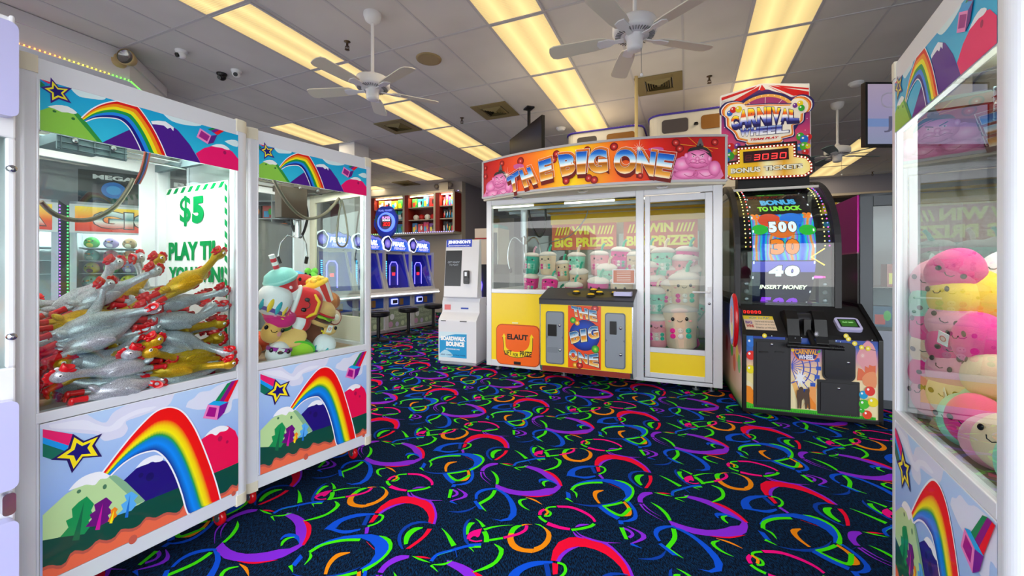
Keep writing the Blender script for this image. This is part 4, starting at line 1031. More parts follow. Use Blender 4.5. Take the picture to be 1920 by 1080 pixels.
for k in range(34):
    r = RND.random; xx = .14+.53*r(); dd = .16+.5*r(); top = 1.13-abs(xx-.42)*.25+ .05*(dd < .45)
    z = .81+(top-.81)*(k % 6)/5.0*(.9+.1*r())
    col = 's' if r() < .7 else 'g'; var = int(r() < .5)
    o = use(CHK[col, var], (col, var)); ang = RZ1+(PI if r() < .4 else 0)+RND.uniform(-.35, .35)
    X = Vector((math.cos(ang), math.sin(ang), RND.uniform(-.15, .25)))
    o.location = w2(O1, RZ1, min(max(xx, .26), .53), min(dd, .62), z); o.rotation_euler = orient(X, Vector((0, 0, 1)), RND.uniform(-.8, .8)); o.scale = (.9,)*3
    o['label'] = ('silver' if col == 's' else 'gold')+' rubber chicken buried in the pile behind the front ones'
    o['group'] = ('silver' if col == 's' else 'gold')+' rubber chickens buried in the pile'
# ================================================================ plush toys
def face(t, y, z, s=1.0, m=EYE, dx=.03, mouth=True, cheeks=None):
    for k in (-1, 1):
        mb = MB(); mb.ell((k*dx, y, z), (.0075*s, .004, .009*s), m, u=10, v=8); mb.build('eye', t)
    if mouth:
        mb = MB(); mb.tube([(-.012*s, y-.001, z-.006*s), (-.006*s, y-.003, z-.013*s), (.006*s, y-.003, z-.013*s), (.012*s, y-.001, z-.006*s)], .0015*s, m, 5); mb.build('mouth', t)
    if cheeks:
        mb = MB()
        for k in (-1, 1): mb.ell((k*dx*1.5, y+.006, z-.010*s), (.008*s, .003, .005*s), fab(cheeks), u=10, v=6)
        mb.build('cheek', t)
def hang_tag(t, p, s=.045, c='#f4f4f4', c2='#e06050', rot=(.3, .2, .3)):
    mb = MB(); mb.box(-s*.5, s*.5, -.0008, .0008, -s*.7, s*.7, pr(c)); cv = Cv(mb, lambda u, v, h: (u, -.0008-h, v)); cv.ell(0, 0, s*.32, s*.32, pr(c2)); cv.ell(0, 0, s*.22, s*.22, pr('#f0d8d0'))
    mb.build('hang_tag', t, loc=p, rot=rot)
def P_boba(c, band, lid='#e4d4cc', straw=None, win=True):
    t = thing('plush_cup', None, 'plush toy', (0, 0, -50))
    f = fab(c)
    mb = MB(); mb.lathe([(.001, -.15), (.07, -.148), (.092, -.13), (.098, -.05), (.108, .07), (.106, .11), (.09, .128), (.001, .135)], (0, 0, 0), f, 26); mb.build('cup', t)
    mb = MB(); mb.lathe([(.104, .095), (.114, .10), (.114, .115), (.10, .128), (.085, .14), (.05, .152), (.001, .155)], (0, 0, 0), fab(lid), 26); mb.build('lid', t)
    if straw:
        mb = MB(); mb.tube([(.02, 0, .14), (.03, 0, .20), (.055, -.01, .235)], .014, fab(straw), 10); mb.build('straw', t)
    if win:
        mb = MB(); N = 12
        for z0, z1, r, m in ((-.075, .0, .1045, fab(band)),):
            vs = []
            for k in range(N+1):
                a = -PI/2+(-.75+1.5*k/N); vs += [(r*math.cos(a), r*math.sin(a), z0), ((r+.004)*math.cos(a), (r+.004)*math.sin(a), z1)]
            mb.add(vs, [(2*k, 2*k+2, 2*k+3, 2*k+1) for k in range(N)], m, True)
        mb.build('window_patch', t)
        for k, cc in enumerate(('#e81890', '#f0e4d8', '#20b898', '#e81890', '#f4ece4', '#20b898')):
            a = -PI/2+(-.45+.45*(k % 3)); z = -.02 if k < 3 else -.055
            b_ = MB(); b_.ell((.108*math.cos(a), .108*math.sin(a), z), (.018, .012, .017), fab(cc), u=12, v=8)
            for s in (-1, 1): b_.ell((.108*math.cos(a)+s*.006, .108*math.sin(a)-.011, z+.003), (.002, .002, .002), EYE, u=6, v=4)
            b_.build('pearl', t)
    face(t, -.106, .055, 1.35, dx=.042, cheeks='#f0a8a0')
    return t
def P_blob(c, belly=None, beak=None, ears=None, r=(.09, .08, .09), tags=0, eye=True):
    t = thing('plush_animal', None, 'plush toy', (0, 0, -50))
    mb = MB(); mb.ell((0, 0, 0), r, fab(c), u=26, v=18, fn=lambda x, y, z: (x*(1-.12*z), y*(1-.12*z), z)); mb.build('body', t)
    if belly:
        mb = MB(); mb.ell((0, -r[1]*.22, -r[2]*.32), (r[0]*.68, r[1]*.84, r[2]*.6), fab(belly), u=20, v=14); mb.build('belly', t)
    if beak:
        mb = MB(); mb.ell((0, -r[1]*1.02, r[2]*.18), (.018, .016, .010), fab(beak), u=12, v=8); mb.build('nose', t)
    if ears:
        for s in (-1, 1):
            mb = MB(); mb.ell((s*r[0]*.55, 0, r[2]*.9), (.022, .014, .026), fab(ears), (0, s*.4, 0), 12, 8); mb.build('ear', t)
    if eye: face(t, -r[1]*.93, r[2]*.28, 1.2, dx=.036)
    for k in range(tags): hang_tag(t, (-.02+.05*k, -r[1]-.02, .01-.05*k), .035, c=('#f4f4f6', '#f4a0b8')[k % 2], rot=(.2, .5-k, .3+.2*k))
    return t
def P_drink():
    t = thing('plush_drink', None, 'plush toy', (0, 0, -50))
    mb = MB(); mb.lathe([(.001, -.075), (.045, -.072), (.052, -.05), (.06, 0), (.066, .02)], (0, 0, 0), fab('#d81020'), 24); mb.build('cup', t)
    mb = MB(); mb.lathe([(.056, -.035), (.0585, -.045), (.0575, -.065), (.05, -.072)], (0, 0, 0), fab('#f4f4f6'), 24); mb.build('band', t)
    mb = MB(); mb.lathe([(.066, .015), (.072, .022), (.070, .03), (.058, .055), (.035, .068), (.001, .074)], (0, 0, 0), fab('#8cd4cc'), 24)
    for k in range(5): mb.lathe([(.071-.012*k, .024+.009*k), (.0735-.012*k, .028+.009*k), (.069-.012*k, .033+.009*k)], (0, 0, 0), fab('#a8e4dc'), 24)
    mb.build('lid', t)
    mb = MB()
    for k in range(5): mb.cyl((0, 0, .06+.016*k), (0, 0, .076+.016*k), .012, fab('#e03040' if k % 2 else '#f8f8f8'), 12)
    mb.build('straw', t); face(t, -.062, -.008, .9, dx=.02, m=mat('#f8d8e0', .5)); return t
def P_popcorn():
    t = thing('plush_popcorn', None, 'plush toy', (0, 0, -50)); mb = MB(); N = 24
    for k in range(N):
        a0 = 2*PI*k/N; a1 = 2*PI*(k+1)/N; c = '#e83028' if (k//2) % 2 else '#f8f6f4'
        P = lambda a, r, z: (r*math.cos(a), r*math.sin(a), z)
        mb.add([P(a0, .045, -.07), P(a1, .045, -.07), P(a1, .055, -.02), P(a0, .055, -.02), P(a1, .064, .03), P(a0, .064, .03)], [(0, 1, 2, 3), (3, 2, 4, 5)], fab(c), True)
    mb.lathe([(.001, -.074), (.045, -.07)], (0, 0, 0), fab('#f0f0f0'), 24); mb.build('bucket', t)
    mb = MB(); R2 = random.Random(3)
    mb.ell((0, 0, .03), (.06, .06, .04), fab('#f8c020'))
    for k in range(34):
        a = R2.uniform(0, 2*PI); e = R2.uniform(.1, 1.45); mb.ell((.056*math.cos(a)*math.cos(e), .056*math.sin(a)*math.cos(e), .03+.038*math.sin(e)), .014, fab(R2.choice(['#fcd048', '#f8c020', '#fce078'])), u=10, v=8)
    mb.build('popcorn', t); return t
def P_fries():
    t = thing('plush_fries', None, 'plush toy', (0, 0, -50)); mb = MB(); mb.ell((0, 0, -.015), (.06, .045, .055), fab('#d80c18'), pw=.75, u=24, v=16); mb.build('box', t)
    mb = MB(); mb.ell((0, -.002, .018), (.062, .047, .012), fab('#f4f2f0'), pw=.8); mb.build('band', t)
    mb = MB()
    for k in range(9): mb.ell((-.044+.011*k, -.006*(k % 2), .055), (.009, .03, .042+.006*(k % 3)), fab('#fcc820' if k % 2 else '#f4b010'), (0, .25*(k-4)/4, 0), 10, 8)
    mb.build('fries', t)
    mb = MB(); mb.tube([(-.04, -.032, -.03), (-.02, -.046, -.052), (.02, -.046, -.052), (.04, -.032, -.03)], .006, fab('#f8c818'), 8); mb.build('stripe', t)
    face(t, -.046, -.012, 1.0, dx=.018); return t
def P_burger():
    t = thing('plush_burger', None, 'plush toy', (0, 0, -50)); B_ = fab('#eab870')
    mb = MB(); mb.ell((0, 0, .012), (.075, .072, .058), B_, fn=lambda x, y, z: (x, y, max(z, -.05))); mb.build('top_bun', t)
    mb = MB(); mb.lathe([(.06, -.002), (.079, .002), (.079, .010), (.06, .012)], (0, 0, 0), fab('#d81828'), 26); mb.build('tomato', t)
    mb = MB(); N = 48; vs = []
    for k in range(N):
        a = 2*PI*k/N; r = .081+.006*math.sin(9*a); vs += [(.05*math.cos(a), .05*math.sin(a), -.004), (r*math.cos(a), r*math.sin(a), -.010+.006*math.sin(7*a)), (.06*math.cos(a), .06*math.sin(a), -.02)]
    mb.add(vs, [(3*k+j, 3*((k+1) % N)+j, 3*((k+1) % N)+j+1, 3*k+j+1) for k in range(N) for j in (0, 1)], fab('#a8e030'), True); mb.build('lettuce', t)
    mb = MB(); mb.lathe([(.05, -.014), (.076, -.018), (.078, -.028), (.07, -.036), (.05, -.038)], (0, 0, 0), fab('#5a2c1c'), 26); mb.build('patty', t)
    mb = MB(); mb.lathe([(.06, -.034), (.074, -.038), (.07, -.056), (.05, -.064), (.001, -.066)], (0, 0, 0), B_, 26); mb.build('bottom_bun', t); return t
def torus(mb, R_, r_, m, zf=None, a0=0, a1=2*PI, half=False, n=28, k=12):
    vs = []; N = n
    for i in range(N):
        a = 2*PI*i/N
        for j in range(k+1 if half else k):
            p = PI*j/k if half else 2*PI*j/k
            rr_ = R_+r_*math.cos(p); z = r_*math.sin(p); vs.append((rr_*math.cos(a), rr_*math.sin(a), z))
    K = k+1 if half else k; fs = []
    for i in range(N):
        for j in range(k): fs.append((i*K+j, ((i+1) % N)*K+j, ((i+1) % N)*K+(j+1) % K, i*K+(j+1) % K))
    mb.add(vs, fs, m, True)
def P_donut():
    t = thing('plush_doughnut', None, 'plush toy', (0, 0, -50)); mb = MB(); torus(mb, .04, .034, fab('#eab470')); mb.build('dough', t)
    mb = MB(); torus(mb, .04, .0365, fab('#d81c78'), half=True); mb.build('icing', t)
    R2 = random.Random(5); mb = MB()
    for k in range(16):
        a = R2.uniform(0, 2*PI); r = .04+R2.uniform(-.014, .014); mb.ell((r*math.cos(a), r*math.sin(a), .0365), (.008, .003, .003), fab(R2.choice(['#f8e040', '#f08020', '#f8a0c0'])), (0, 0, R2.uniform(0, 3)), 8, 6)
    mb.build('sprinkle', t); return t
def P_ball(c1_, c2_, r=.06, name='plush_ball'):
    t = thing(name, None, 'plush toy', (0, 0, -50)); mb = MB(); n = 24
    for i in range(12):
        for k in range(n):
            pass
    mb.ell((0, 0, 0), r, fab(c1_), u=24, v=16); mb.build('body', t)
    mb = MB(); mb.ell((.0, 0, .0), r*1.015, fab(c2_), u=24, v=16, fn=lambda x, y, z: (max(x, .0), y if x > 0 else y*.9, z if x > 0 else z*.9)); mb.build('half', t); return t
def P_slice(skin, flesh, rim, pit=None):
    t = thing('plush_fruit', None, 'plush toy', (0, 0, -50)); mb = MB(); mb.ell((0, 0, 0), (.075, .06, .06), fab(skin), u=24, v=16, fn=lambda x, y, z: (x, max(y, -.15), z)); mb.build('skin', t)
    mb = MB(); mb.ell((0, -.010, 0), (.070, .014, .055), fab(flesh), u=24, v=12); mb.build('flesh', t)
    if pit: mb = MB(); mb.ell((.01, -.022, 0), (.022, .014, .022), fab(pit)); mb.build('pit', t)
    mb = MB(); N = 28; mb.tube([(.071*math.cos(2*PI*k/N), -.010, .056*math.sin(2*PI*k/N)) for k in range(N)], .006, fab(rim), 8, True); mb.build('rim', t); return t
def P_taco(c, fill, name='plush_taco'):
    t = thing(name, None, 'plush toy', (0, 0, -50)); mb = MB()
    for s in (-1, 1): mb.ell((0, s*.020, 0), (.08, .012, .055), fab(c), (s*.25, 0, 0), 24, 14)
    mb.build('shell', t); mb = MB()
    for k in range(9): mb.ell((-.06+.015*k, 0, .045-.0009*abs(k-4)**2*3), (.013, .018, .014), fab(fill), u=12, v=8)
    mb.build('filling', t); return t
def P_roll(c, stripe, c3):
    t = thing('plush_roll', None, 'plush toy', (0, 0, -50)); mb = MB(); mb.ell((0, 0, 0), (.062, .062, .062), fab(c), pw=.8, u=26, v=18); mb.build('body', t)
    mb = MB()
    for k in range(4):
        a = -2.3+.5*k; mb.ell((.057*math.cos(a), .057*math.sin(a), -.02), (.010, .010, .03), fab((stripe, c3)[k % 2]), u=10, v=8)
    mb.build('stripe', t); mb = MB(); mb.lathe([(.062, -.045), (.060, -.03)], (0, 0, 0), fab('#5c4090'), 26); mb.build('band', t); return t
OBX = None
def put(o, O, rz, px, py, d, label, yaw=0, tilt=0, roll=0, s=1.0, group=None):
    x, y, z = hit(O, rz, px, py, d); x = min(max(x, .125), (.69 if O is not OBX else WB-.34)); o.location = w2(O, rz, x, y, z)
    o.rotation_euler = (Matrix.Rotation(rz+yaw, 3, 'Z')@Matrix.Rotation(tilt, 3, 'X')@Matrix.Rotation(roll, 3, 'Y')).to_euler(); o.scale = (s,)*3
    tag(o, label, None, group); return o
G2 = 'snack plush toys in the second crane machine'
def p2(o, px, py, d, label, yaw=-.9, tilt=0, roll=0, s=1.0): return put(o, O2, RZ2, px+3, py, max(d+.02, .105), label, yaw, tilt, roll, s*1.2, G2)
p2(P_drink(), 527, 533, .13, 'red drink cup plush with mint lid and striped straw', -.3, .2, -.35, 1.12)
p2(P_roll('#f0eef2', '#20a8b8', '#f0c820'), 511, 563, .12, 'white plush roll with teal and yellow tabs at the left window edge', -.3, 0, .4, 1.25)
p2(P_fries(), 560, 568, .12, 'red box of fries plush with yellow fries pointing left', -.4, 0, -1.25, 1.45)
p2(P_popcorn(), 595, 546, .16, 'popcorn bucket plush with red and white stripes', -.3, 0, -.45, 1.05)
p2(P_burger(), 598, 585, .14, 'burger plush tilted on its side', -.2, .3, .45, 1.0)
p2(P_donut(), 522, 594, .11, 'doughnut plush with pink icing', -.3, .7, .1, .95)
p2(P_ball('#f2f2f4', '#d81420'), 558, 604, .12, 'round plush, half white and half red', -.2, 0, .3, .92)
p2(P_ball('#2e6c28', '#3c7c30', .05, 'plush_avocado'), 529, 613, .14, 'dark green round plush under the doughnut', 0, 0, 0, .9)
p2(P_blob('#f0b860', None, None, None, (.045, .04, .06)), 507, 620, .10, 'tan bread shaped plush at the left edge', -.3, .1, .3, 1.0)
p2(P_ball('#f09898', '#f0a4a4', .03, 'plush_ball'), 513, 624, .08, 'small pink ball plush', 0, 0, 0, .9)
p2(P_taco('#f0c070', '#d02080', 'plush_hot_dog'), 540, 633, .10, 'tan bun plush with magenta filling', -.3, -.2, -.1, .95)
p2(P_slice('#3c9a28', '#b4e838', '#58c828'), 558, 656, .08, 'green lime slice plush at the window bottom', -.3, .5, .4, 1.0)
o = p2(P_blob('#f4f2f6', None, '#404048', None, (.055, .05, .055)), 519, 661, .07, 'white plush with smiling face and purple band at the bottom left', -.4, 0, .2, 1.0)
mb = MB(); mb.lathe([(.056, .012), (.058, .02), (.055, .028)], (0, 0, 0), fab('#a0209a'), 24); mb.build('band', o); hang_tag(o, (0, -.06, .01), .03)
o = p2(P_taco('#6a3418', '#f8e020'), 586, 632, .13, 'brown taco plush with yellow edge', -.3, 0, 1.2, .95)
o = p2(P_roll('#f0f0f4', '#20b0b8', '#f0f0f4'), 603, 648, .09, 'white plush with teal stripe at the bottom right', -.4, 0, .5, .95)
o = p2(P_blob('#f0c478', None, None, None, (.05, .045, .035)), 610, 618, .14, 'small tan bun plush with round paper badge', -.3, 0, 0, .95); hang_tag(o, (0, -.055, .01), .03)
p2(P_slice('#b85850', '#f4d8c0', '#a04038', '#f4f0e8'), 622, 594, .18, 'reddish ham plush behind the burger', .3, 0, .4, .75)
p2(P_blob('#5ab0dc', None, None, None, (.05, .04, .03)), 553, 517, .30, 'small blue plush at the back of the snack toys', 0, 0, 0, .9)
p2(P_blob('#c01018', None, None, None, (.08, .05, .04)), 563, 527, .24, 'flat red plush behind the drink cup', 0, 0, 0, .95)
for k in range(3): pass
o = p2(P_blob('#70d040', None, None, '#70d040', (.04, .03, .03)), 581, 519, .34, 'bright green plush with ears at the back', .2, 0, 0, 1.0)
p2(P_ball('#c07840', '#a05c30'), 620, 565, .30, 'brown ball plush behind the popcorn', 0, 0, 0, .9)
FILL = [P_ball('#f0c040', '#d87828'), P_ball('#e05838', '#f2f2f4'), P_ball('#4ca048', '#8cc83c')]
for k in range(14):
    o = FILL[k % 3] if k < 3 else dup(FILL[k % 3]); x = .13+.40*((k*37) % 11)/10; y = .24+.42*((k*17) % 7)/6; z = .82+.11*(k//5)
    o.location = w2(O2, RZ2, x, y, z); o.rotation_euler = (k, k*.7, k*1.3)
    tag(o, ('orange and yellow', 'red and white', 'two-tone green')[k % 3]+' ball plush buried behind the snack toys', None, 'ball plushes buried behind the snack toys')
# ---- machine three
G3 = 'pink and pastel plush toys in the right crane machine'
def p3(o, px, py, d, label, yaw=.3, tilt=0, roll=0, s=1.0): return put(o, O3, RZ3, px, py, d, label, yaw, tilt, roll, s, G3)
T3 = [
 ('#f03c78', '#f8b0c0', None, 1773, 552, .12, 'pink plush with closed smile and paper tags near the top of the pile', 1, .9),
 ('#f8c810', None, None, 1836, 560, .12, 'bright yellow plush at the upper right', 1, 1.0),
 ('#f4f0f6', None, None, 1842, 512, .20, 'white plush on top at the right', 0, .8),
 ('#f01c88', '#f4f4f4', None, 1795, 520, .22, 'magenta and white plush on top of the pile', 0, .9),
 ('#f6e060', '#f4f0e0', None, 1748, 608, .10, 'pale yellow plush with white patch', 1, .75),
 ('#f0689c', None, None, 1787, 628, .08, 'rose pink plush with sleepy eyes in the middle', 1, .9),
 ('#f02098', None, None, 1842, 638, .08, 'plain magenta plush beside the glass at the right', 1, .9),
 ('#f0ccb0', None, '#303030', 1702, 612, .10, 'beige plush bear face at the far post', 1, .85),
 ('#ec1880', '#f89cb8', None, 1730, 652, .08, 'hot pink plush with two paper tags', 2, .95),
 ('#f010a0', None, None, 1817, 684, .07, 'deep magenta plush below the rose pink one', 0, 1.0),
 ('#e8c8a8', None, None, 1856, 700, .06, 'tan plush against the near glass', 0, .8),
 ('#f2dcc0', None, None, 1762, 676, .08, 'cream plush with white hang tags in the middle', 2, .85),
 ('#f4b4cc', None, None, 1704, 682, .07, 'pale pink plush at the far end', 0, .8),
 ('#f6f2dc', '#b8e8a0', None, 1737, 727, .06, 'cream plush with a pale green spot', 0, .9),
 ('#f86858', None, None, 1790, 738, .06, 'long coral red plush', 0, 1.15),
 ('#a8e8cc', '#f4f0d8', None, 1843, 772, .05, 'mint plush at the lower right', 1, .9),
 ('#f8dc88', None, None, 1764, 765, .06, 'pale yellow plush with a curved smile', 0, .8),
 ('#f4c8ac', '#f0b898', '#181818', 1777, 806, .05, 'peach penguin plush with black nose at the bottom', 1, .95),
 ('#98e4c8', None, None, 1733, 772, .07, 'mint green plush at the lower left', 0, .75),
 ('#f04c98', '#f4f4f4', None, 1850, 846, .04, 'pink and white plush in the bottom corner', 0, .75),
 ('#f8e8f0', None, None, 1712, 735, .06, 'white plush with a pink tag by the far post', 1, .7),
]
for q, (c, be, bk, px, py, d, lb, tg, s) in enumerate(T3):
    p3(P_blob(c, be, bk, None, (.085, .075, .095), tg), px, py, max(d+.05, .145), lb, .25+.5*((q*7) % 5-2)/2, .1*((q*3) % 5-2), .35*((q*5) % 7-3)/3, s*.98)
for k in range(26):
    c = ['#f02c90', '#f4d0b0', '#f8d040', '#f4a0b8', '#a0e4cc'][k % 5]
    if k < 5: o = P_blob(c, None, None, None, (.085, .075, .095)); globals()['_f%d' % k] = o
    else: o = dup(globals()['_f%d' % (k % 5)])
    x = .12+.56*((k*37) % 13)/12; y = .24+.42*((k*17) % 7)/6; z = .86+.13*(k//8)
    o.location = w2(O3, RZ3, x, y, z); o.rotation_euler = (.3*(k % 3), .2*(k % 4), RZ3+k); o.scale = (.9,)*3
    tag(o, {0: 'magenta', 1: 'tan', 2: 'yellow', 3: 'pale pink', 4: 'mint'}[k % 5]+' plush toy buried behind the front row of the right machine', None, 'plush toys buried in the right machine')
# more of the right machine's pile, leaning against its far side wall
for k in range(18):
    q_ = (3, 1, 0, 3, 1, 0, 0, 3, 4, 2, 3, 0, 4, 0, 3, 1, 4, 0)[k]; o = dup(globals()['_f%d' % q_]); nm = ['magenta', 'tan', 'yellow', 'pale pink', 'mint'][q_]
    if k < 12: x, y, z = .092+.105*(k % 2), .100+.014*(k % 2), .865+.078*(k//2)+.035*(k % 2)
    else: x, y, z = .30+.085*(k-12)-.02*(k % 2), .105, .845+.02*(k % 2)
    o.location = w2(O3, RZ3, x, y, z); o.rotation_euler = (.2*(k % 3), .25*(k % 4)-.3, RZ3+.5+.3*(k % 3)); o.scale = (.84,)*3
    tag(o, nm+' plush toy pressed against the front glass of the right crane machine', None, 'plush toys pressed against the glass of the right machine')
# ================================================================ the big red and yellow prize crane
OB = (-.329, 5.32); OBX = OB; QB = (2.166, 4.26); RZB = frame(OB, QB); WB = math.dist(OB, QB); DBG = 1.35
def hb(px, py, d=0): p = hit(OB, RZB, px, py, d); return (p[0], p[2])
YEL = mat('#ffdc0a', .35, coat=.3, name='yellow_panel'); GREYP = mat('#8c949e', .4, metal=.3, name='grey_door')
tb = thing('giant_crane_machine', 'wide white and yellow crane machine under the red THE BIG ONE sign', 'claw machine', (OB[0], OB[1], 0), RZB)
xm0, xm1 = hb(1192, 500)[0], hb(1207, 500)[0]
xl = hb(917, 500)[0]; xr = hb(1341, 500)[0]
ZG = 1.03     # sill of the left window
mb = MB()
mb.box(0, .07, 0, .07, .06, 2.17, ALU); mb.box(WB-.09, WB, 0, .09, .06, 2.17, ALU); mb.box(xm0, xm1, 0, .06, .06, 2.17, ALU)
mb.box(0, .06, DBG-.06, DBG, .06, 2.17, ALU); mb.box(WB-.06, WB, DBG-.06, DBG, .06, 2.17, ALU)
mb.box(.07, xm0, .0, .05, 2.10, 2.17, ALU); mb.box(xm1, WB-.09, .0, .05, 2.10, 2.17, ALU)
mb.box(.07, xm0, 0, .05, ZG-.045, ZG+.01, ALU); mb.box(.07, xm0, 0, .05, .06, .14, ALU); mb.box(xm1, WB-.09, 0, .05, .06, .10, ALU)
mb.box(0, WB, DBG-.05, DBG, 2.10, 2.17, ALU); mb.box(WB-.05, WB, .09, DBG-.06, 2.10, 2.17, ALU); mb.box(0, .05, .07, DBG-.06, 2.10, 2.17, ALU)
mb.build('frame', tb, .006)
mb = MB(); mb.box(.02, WB-.02, .02, DBG, 2.15, 2.19, WHITE); mb.build('roof', tb)
mb = MB(); mb.box(.055, xm0+.01, .006, .03, .14, ZG-.045, YEL); mb.build('yellow_panel', tb)
mb = MB(); mb.box(.02, WB-.02, .05, DBG-.02, .34, .37, mat('#1c6a3c', .6)); mb.build('prize_floor', tb)
mb = MB(); mb.box(.02, WB-.02, DBG-.025, DBG-.005, .1, 1.2, WHITE)
mb.box(.02, .03, .06, DBG-.04, .1, ZG, WHITE); mb.box(WB-.03, WB-.01, .09, DBG-.04, .1, ZG, WHITE); mb.build('lower_wall', tb)
mb = MB(); YLN = mat('#ffd400', .45, name='yellow_lining'); mb.box(.45, WB-.04, DBG-.05, DBG-.04, 1.96, 2.12, YLN); mb.box(.45, WB-.04, .30, DBG-.05, 2.118, 2.128, YLN); mb.build('yellow_lining', tb)
mb = MB(); mb.box(.07, xm0, .015, .021, ZG, 2.10, GLASS); mb.build('window_pane', tb)
mb = MB(); mb.box(.01, .016, .07, DBG-.06, ZG, 2.10, GLASS); mb.build('side_pane', tb)
mb = MB(); mb.box(WB-.016, WB-.01, .09, DBG-.06, ZG, 2.10, GLASS); mb.build('side_pane', tb)
mb = MB(); mb.box(.06, WB-.06, DBG-.03, DBG-.024, 1.2, 1.80, GLASS); mb.build('back_pane', tb)
# door on the right
dm = MB(); a, b_ = xm1+.012, WB-.095
for x0, x1, z0, z1 in ((a, a+.055, .11, 2.09), (b_-.07, b_, .11, 2.09), (a+.055, b_-.07, 2.02, 2.09), (a+.055, b_-.07, .385, .44), (a+.055, b_-.07, .11, .165)): dm.box(x0, x1, -.012, .02, z0, z1, ALU)
dr = dm.build('door', tb, .005)
mb = MB(); mb.box(a+.05, b_-.065, -.004, .006, .16, .40, YEL); mb.build('door_panel', dr)
mb = MB(); mb.box(a+.05, b_-.065, .0, .006, .43, 2.03, GLASS); mb.build('door_glass', dr)
hx, hz = hb(1338, 548); mb = MB(); mb.box(b_-.045, b_-.005, -.025, -.012, hz-.055, hz+.055, WHITE); mb.tube([(b_-.03, -.02, hz), (b_-.03, -.05, hz), (b_-.19, -.05, hz)], .009, WHITE, 8); mb.build('handle', dr, .002)
mb = MB(); mb.lathe([(.001, -.02), (.012, -.018), (.014, -.012)], (b_-.03, 0, hz-.12), CHROME, 14, 'Y'); mb.build('lock', dr)
# prize flap
x0, z0 = hb(932, 680); x1, z1 = hb(1011, 613)
FL = mat('#ff6a0c', .35, coat=.3)
mb = MB(); mb.prism(rr(x0-.012, x1+.012, z0-.012, z1+.012, .08), 'Y', -.002, .01, mat('#c8500c', .5)); mb.prism(rr(x0, x1, z0, z1, .07), 'Y', -.010, .008, FL)
cv = Cv(mb, lambda u, v, h: (u, -.010-h, v))
cx = (x0+x1)/2-.02; cz = (z0+z1)/2
def F(px, py): return hb(880+px/3.84, 480+py/3.84)
cv.text('ELAUT', F(275, 604)[0], F(350, 604)[1], F(425, 600)[0], F(350, 564)[1], mat('#1a0a04', .5), .045)
AR = [F(237,582),(F(252,555)),F(265,582),F(260,582),F(270,655),F(300,682),F(350,692),F(400,685),F(432,650),F(440,592),F(434,592),F(450,563),F(466,592),F(460,592),F(450,705),F(400,725),F(350,732),F(300,725),F(250,700),F(245,582)]
cv.poly([AR[k] for k in (0, 1, 2)], pr('#ffe014')); cv.poly([AR[k] for k in (10, 11, 12)], pr('#ffe014'))
cv.strip([F(243,580),F(250,640),F(252,685),F(290,718),F(350,731),F(410,722),F(452,695),F(458,590)], [F(260,580),F(264,640),F(272,662),F(300,682),F(350,690),F(400,680),F(430,650),F(441,590)], pr('#ffe014'), 30)
cv.line([F(243,580),F(250,640),F(252,685),F(290,718),F(350,731),F(410,722),F(452,695),F(458,590)], .006, pr('#1a0a04'))
for txt, pa, pb in (('LIFT', (256, 708), (308, 680)), ('FOR', (316, 722), (354, 700)), ('PRIZE', (366, 722), (450, 690))): 
    A, B_2 = F(*pa), F(*pb); cv.text(txt, A[0], A[1], B_2[0], B_2[1], mat('#1a0a04', .5), .03)
mb.build('prize_flap', tb)
mb = MB(); q = F(348, 770); mb.box(q[0]-.045, q[0]+.045, -.016, -.006, q[1]-.018, q[1]+.018, BLACK); mb.build('flap_slot', tb)
mb = MB(); q = F(330, 482); mb.box(q[0]-.04, q[0]+.04, -.004, .006, q[1]-.008, q[1]+.008, mat('#f4efc0', .5)); mb.build('small_label', tb)
# control console
CF = -.34
cxl = hb(1012, 640, CF)[0]; cxr = hb(1187, 640, CF)[0]; zt = hb(1090, 563, CF)[1]; zb = hb(1100, 700, CF)[1]; zb2 = .13
con = MB(); prof = [(.0, .10), (CF+.03, zb-.02), (CF, zb+.04), (CF, zt-.01), (.0, 1.045)]
con.prism([(y, z) for y, z in prof], 'X', cxl, cxr, mat('#c8c9cc', .22, metal=.9)); cn = con.build('console', tb, .006)
mb = MB(); mb.box(cxl+.012, cxr-.012, CF-.004, CF+.002, zb+.045, zt-.03, YEL); mb.build('console_front', cn)
mb = MB()
th = math.atan2(1.045-(zt-.01), -CF)
def dk(u, v, h): return (u, CF+v*math.cos(th)-h*math.sin(th)*0-(h)*math.sin(th), zt-.01+v*math.sin(th)+h*math.cos(th))
LD = -CF/math.cos(th)
mb.add([dk(cxl-.005, -.01, .001), dk(cxr+.005, -.01, .001), dk(cxr+.005, LD, .001), dk(cxl-.005, LD, .001), dk(cxl-.005, -.01, .022), dk(cxr+.005, -.01, .022), dk(cxr+.005, LD, .022), dk(cxl-.005, LD, .022)], [(3, 2, 1, 0), (4, 5, 6, 7), (0, 1, 5, 4), (1, 2, 6, 5), (2, 3, 7, 6), (3, 0, 4, 7)], mat('#3c3c42', .4, name='dark_deck'))
mb.box(cxl-.004, cxr+.004, CF-.012, CF+.01, zt-.055, zt+.008, mat('#3c3c42', .4)); 
cv = Cv(mb, lambda u, v, h: dk(u, v, .022+h)); xc = cxl+(cxr-cxl)*.56
cv.poly([(xc-.30, .18), (xc-.22, .08), (xc+.12, .07), (xc+.26, .12), (xc+.24, .22), (xc+.05, .29), (xc-.18, .27)], mat('#5a5230', .4), smooth=4)
mb.build('deck', cn)
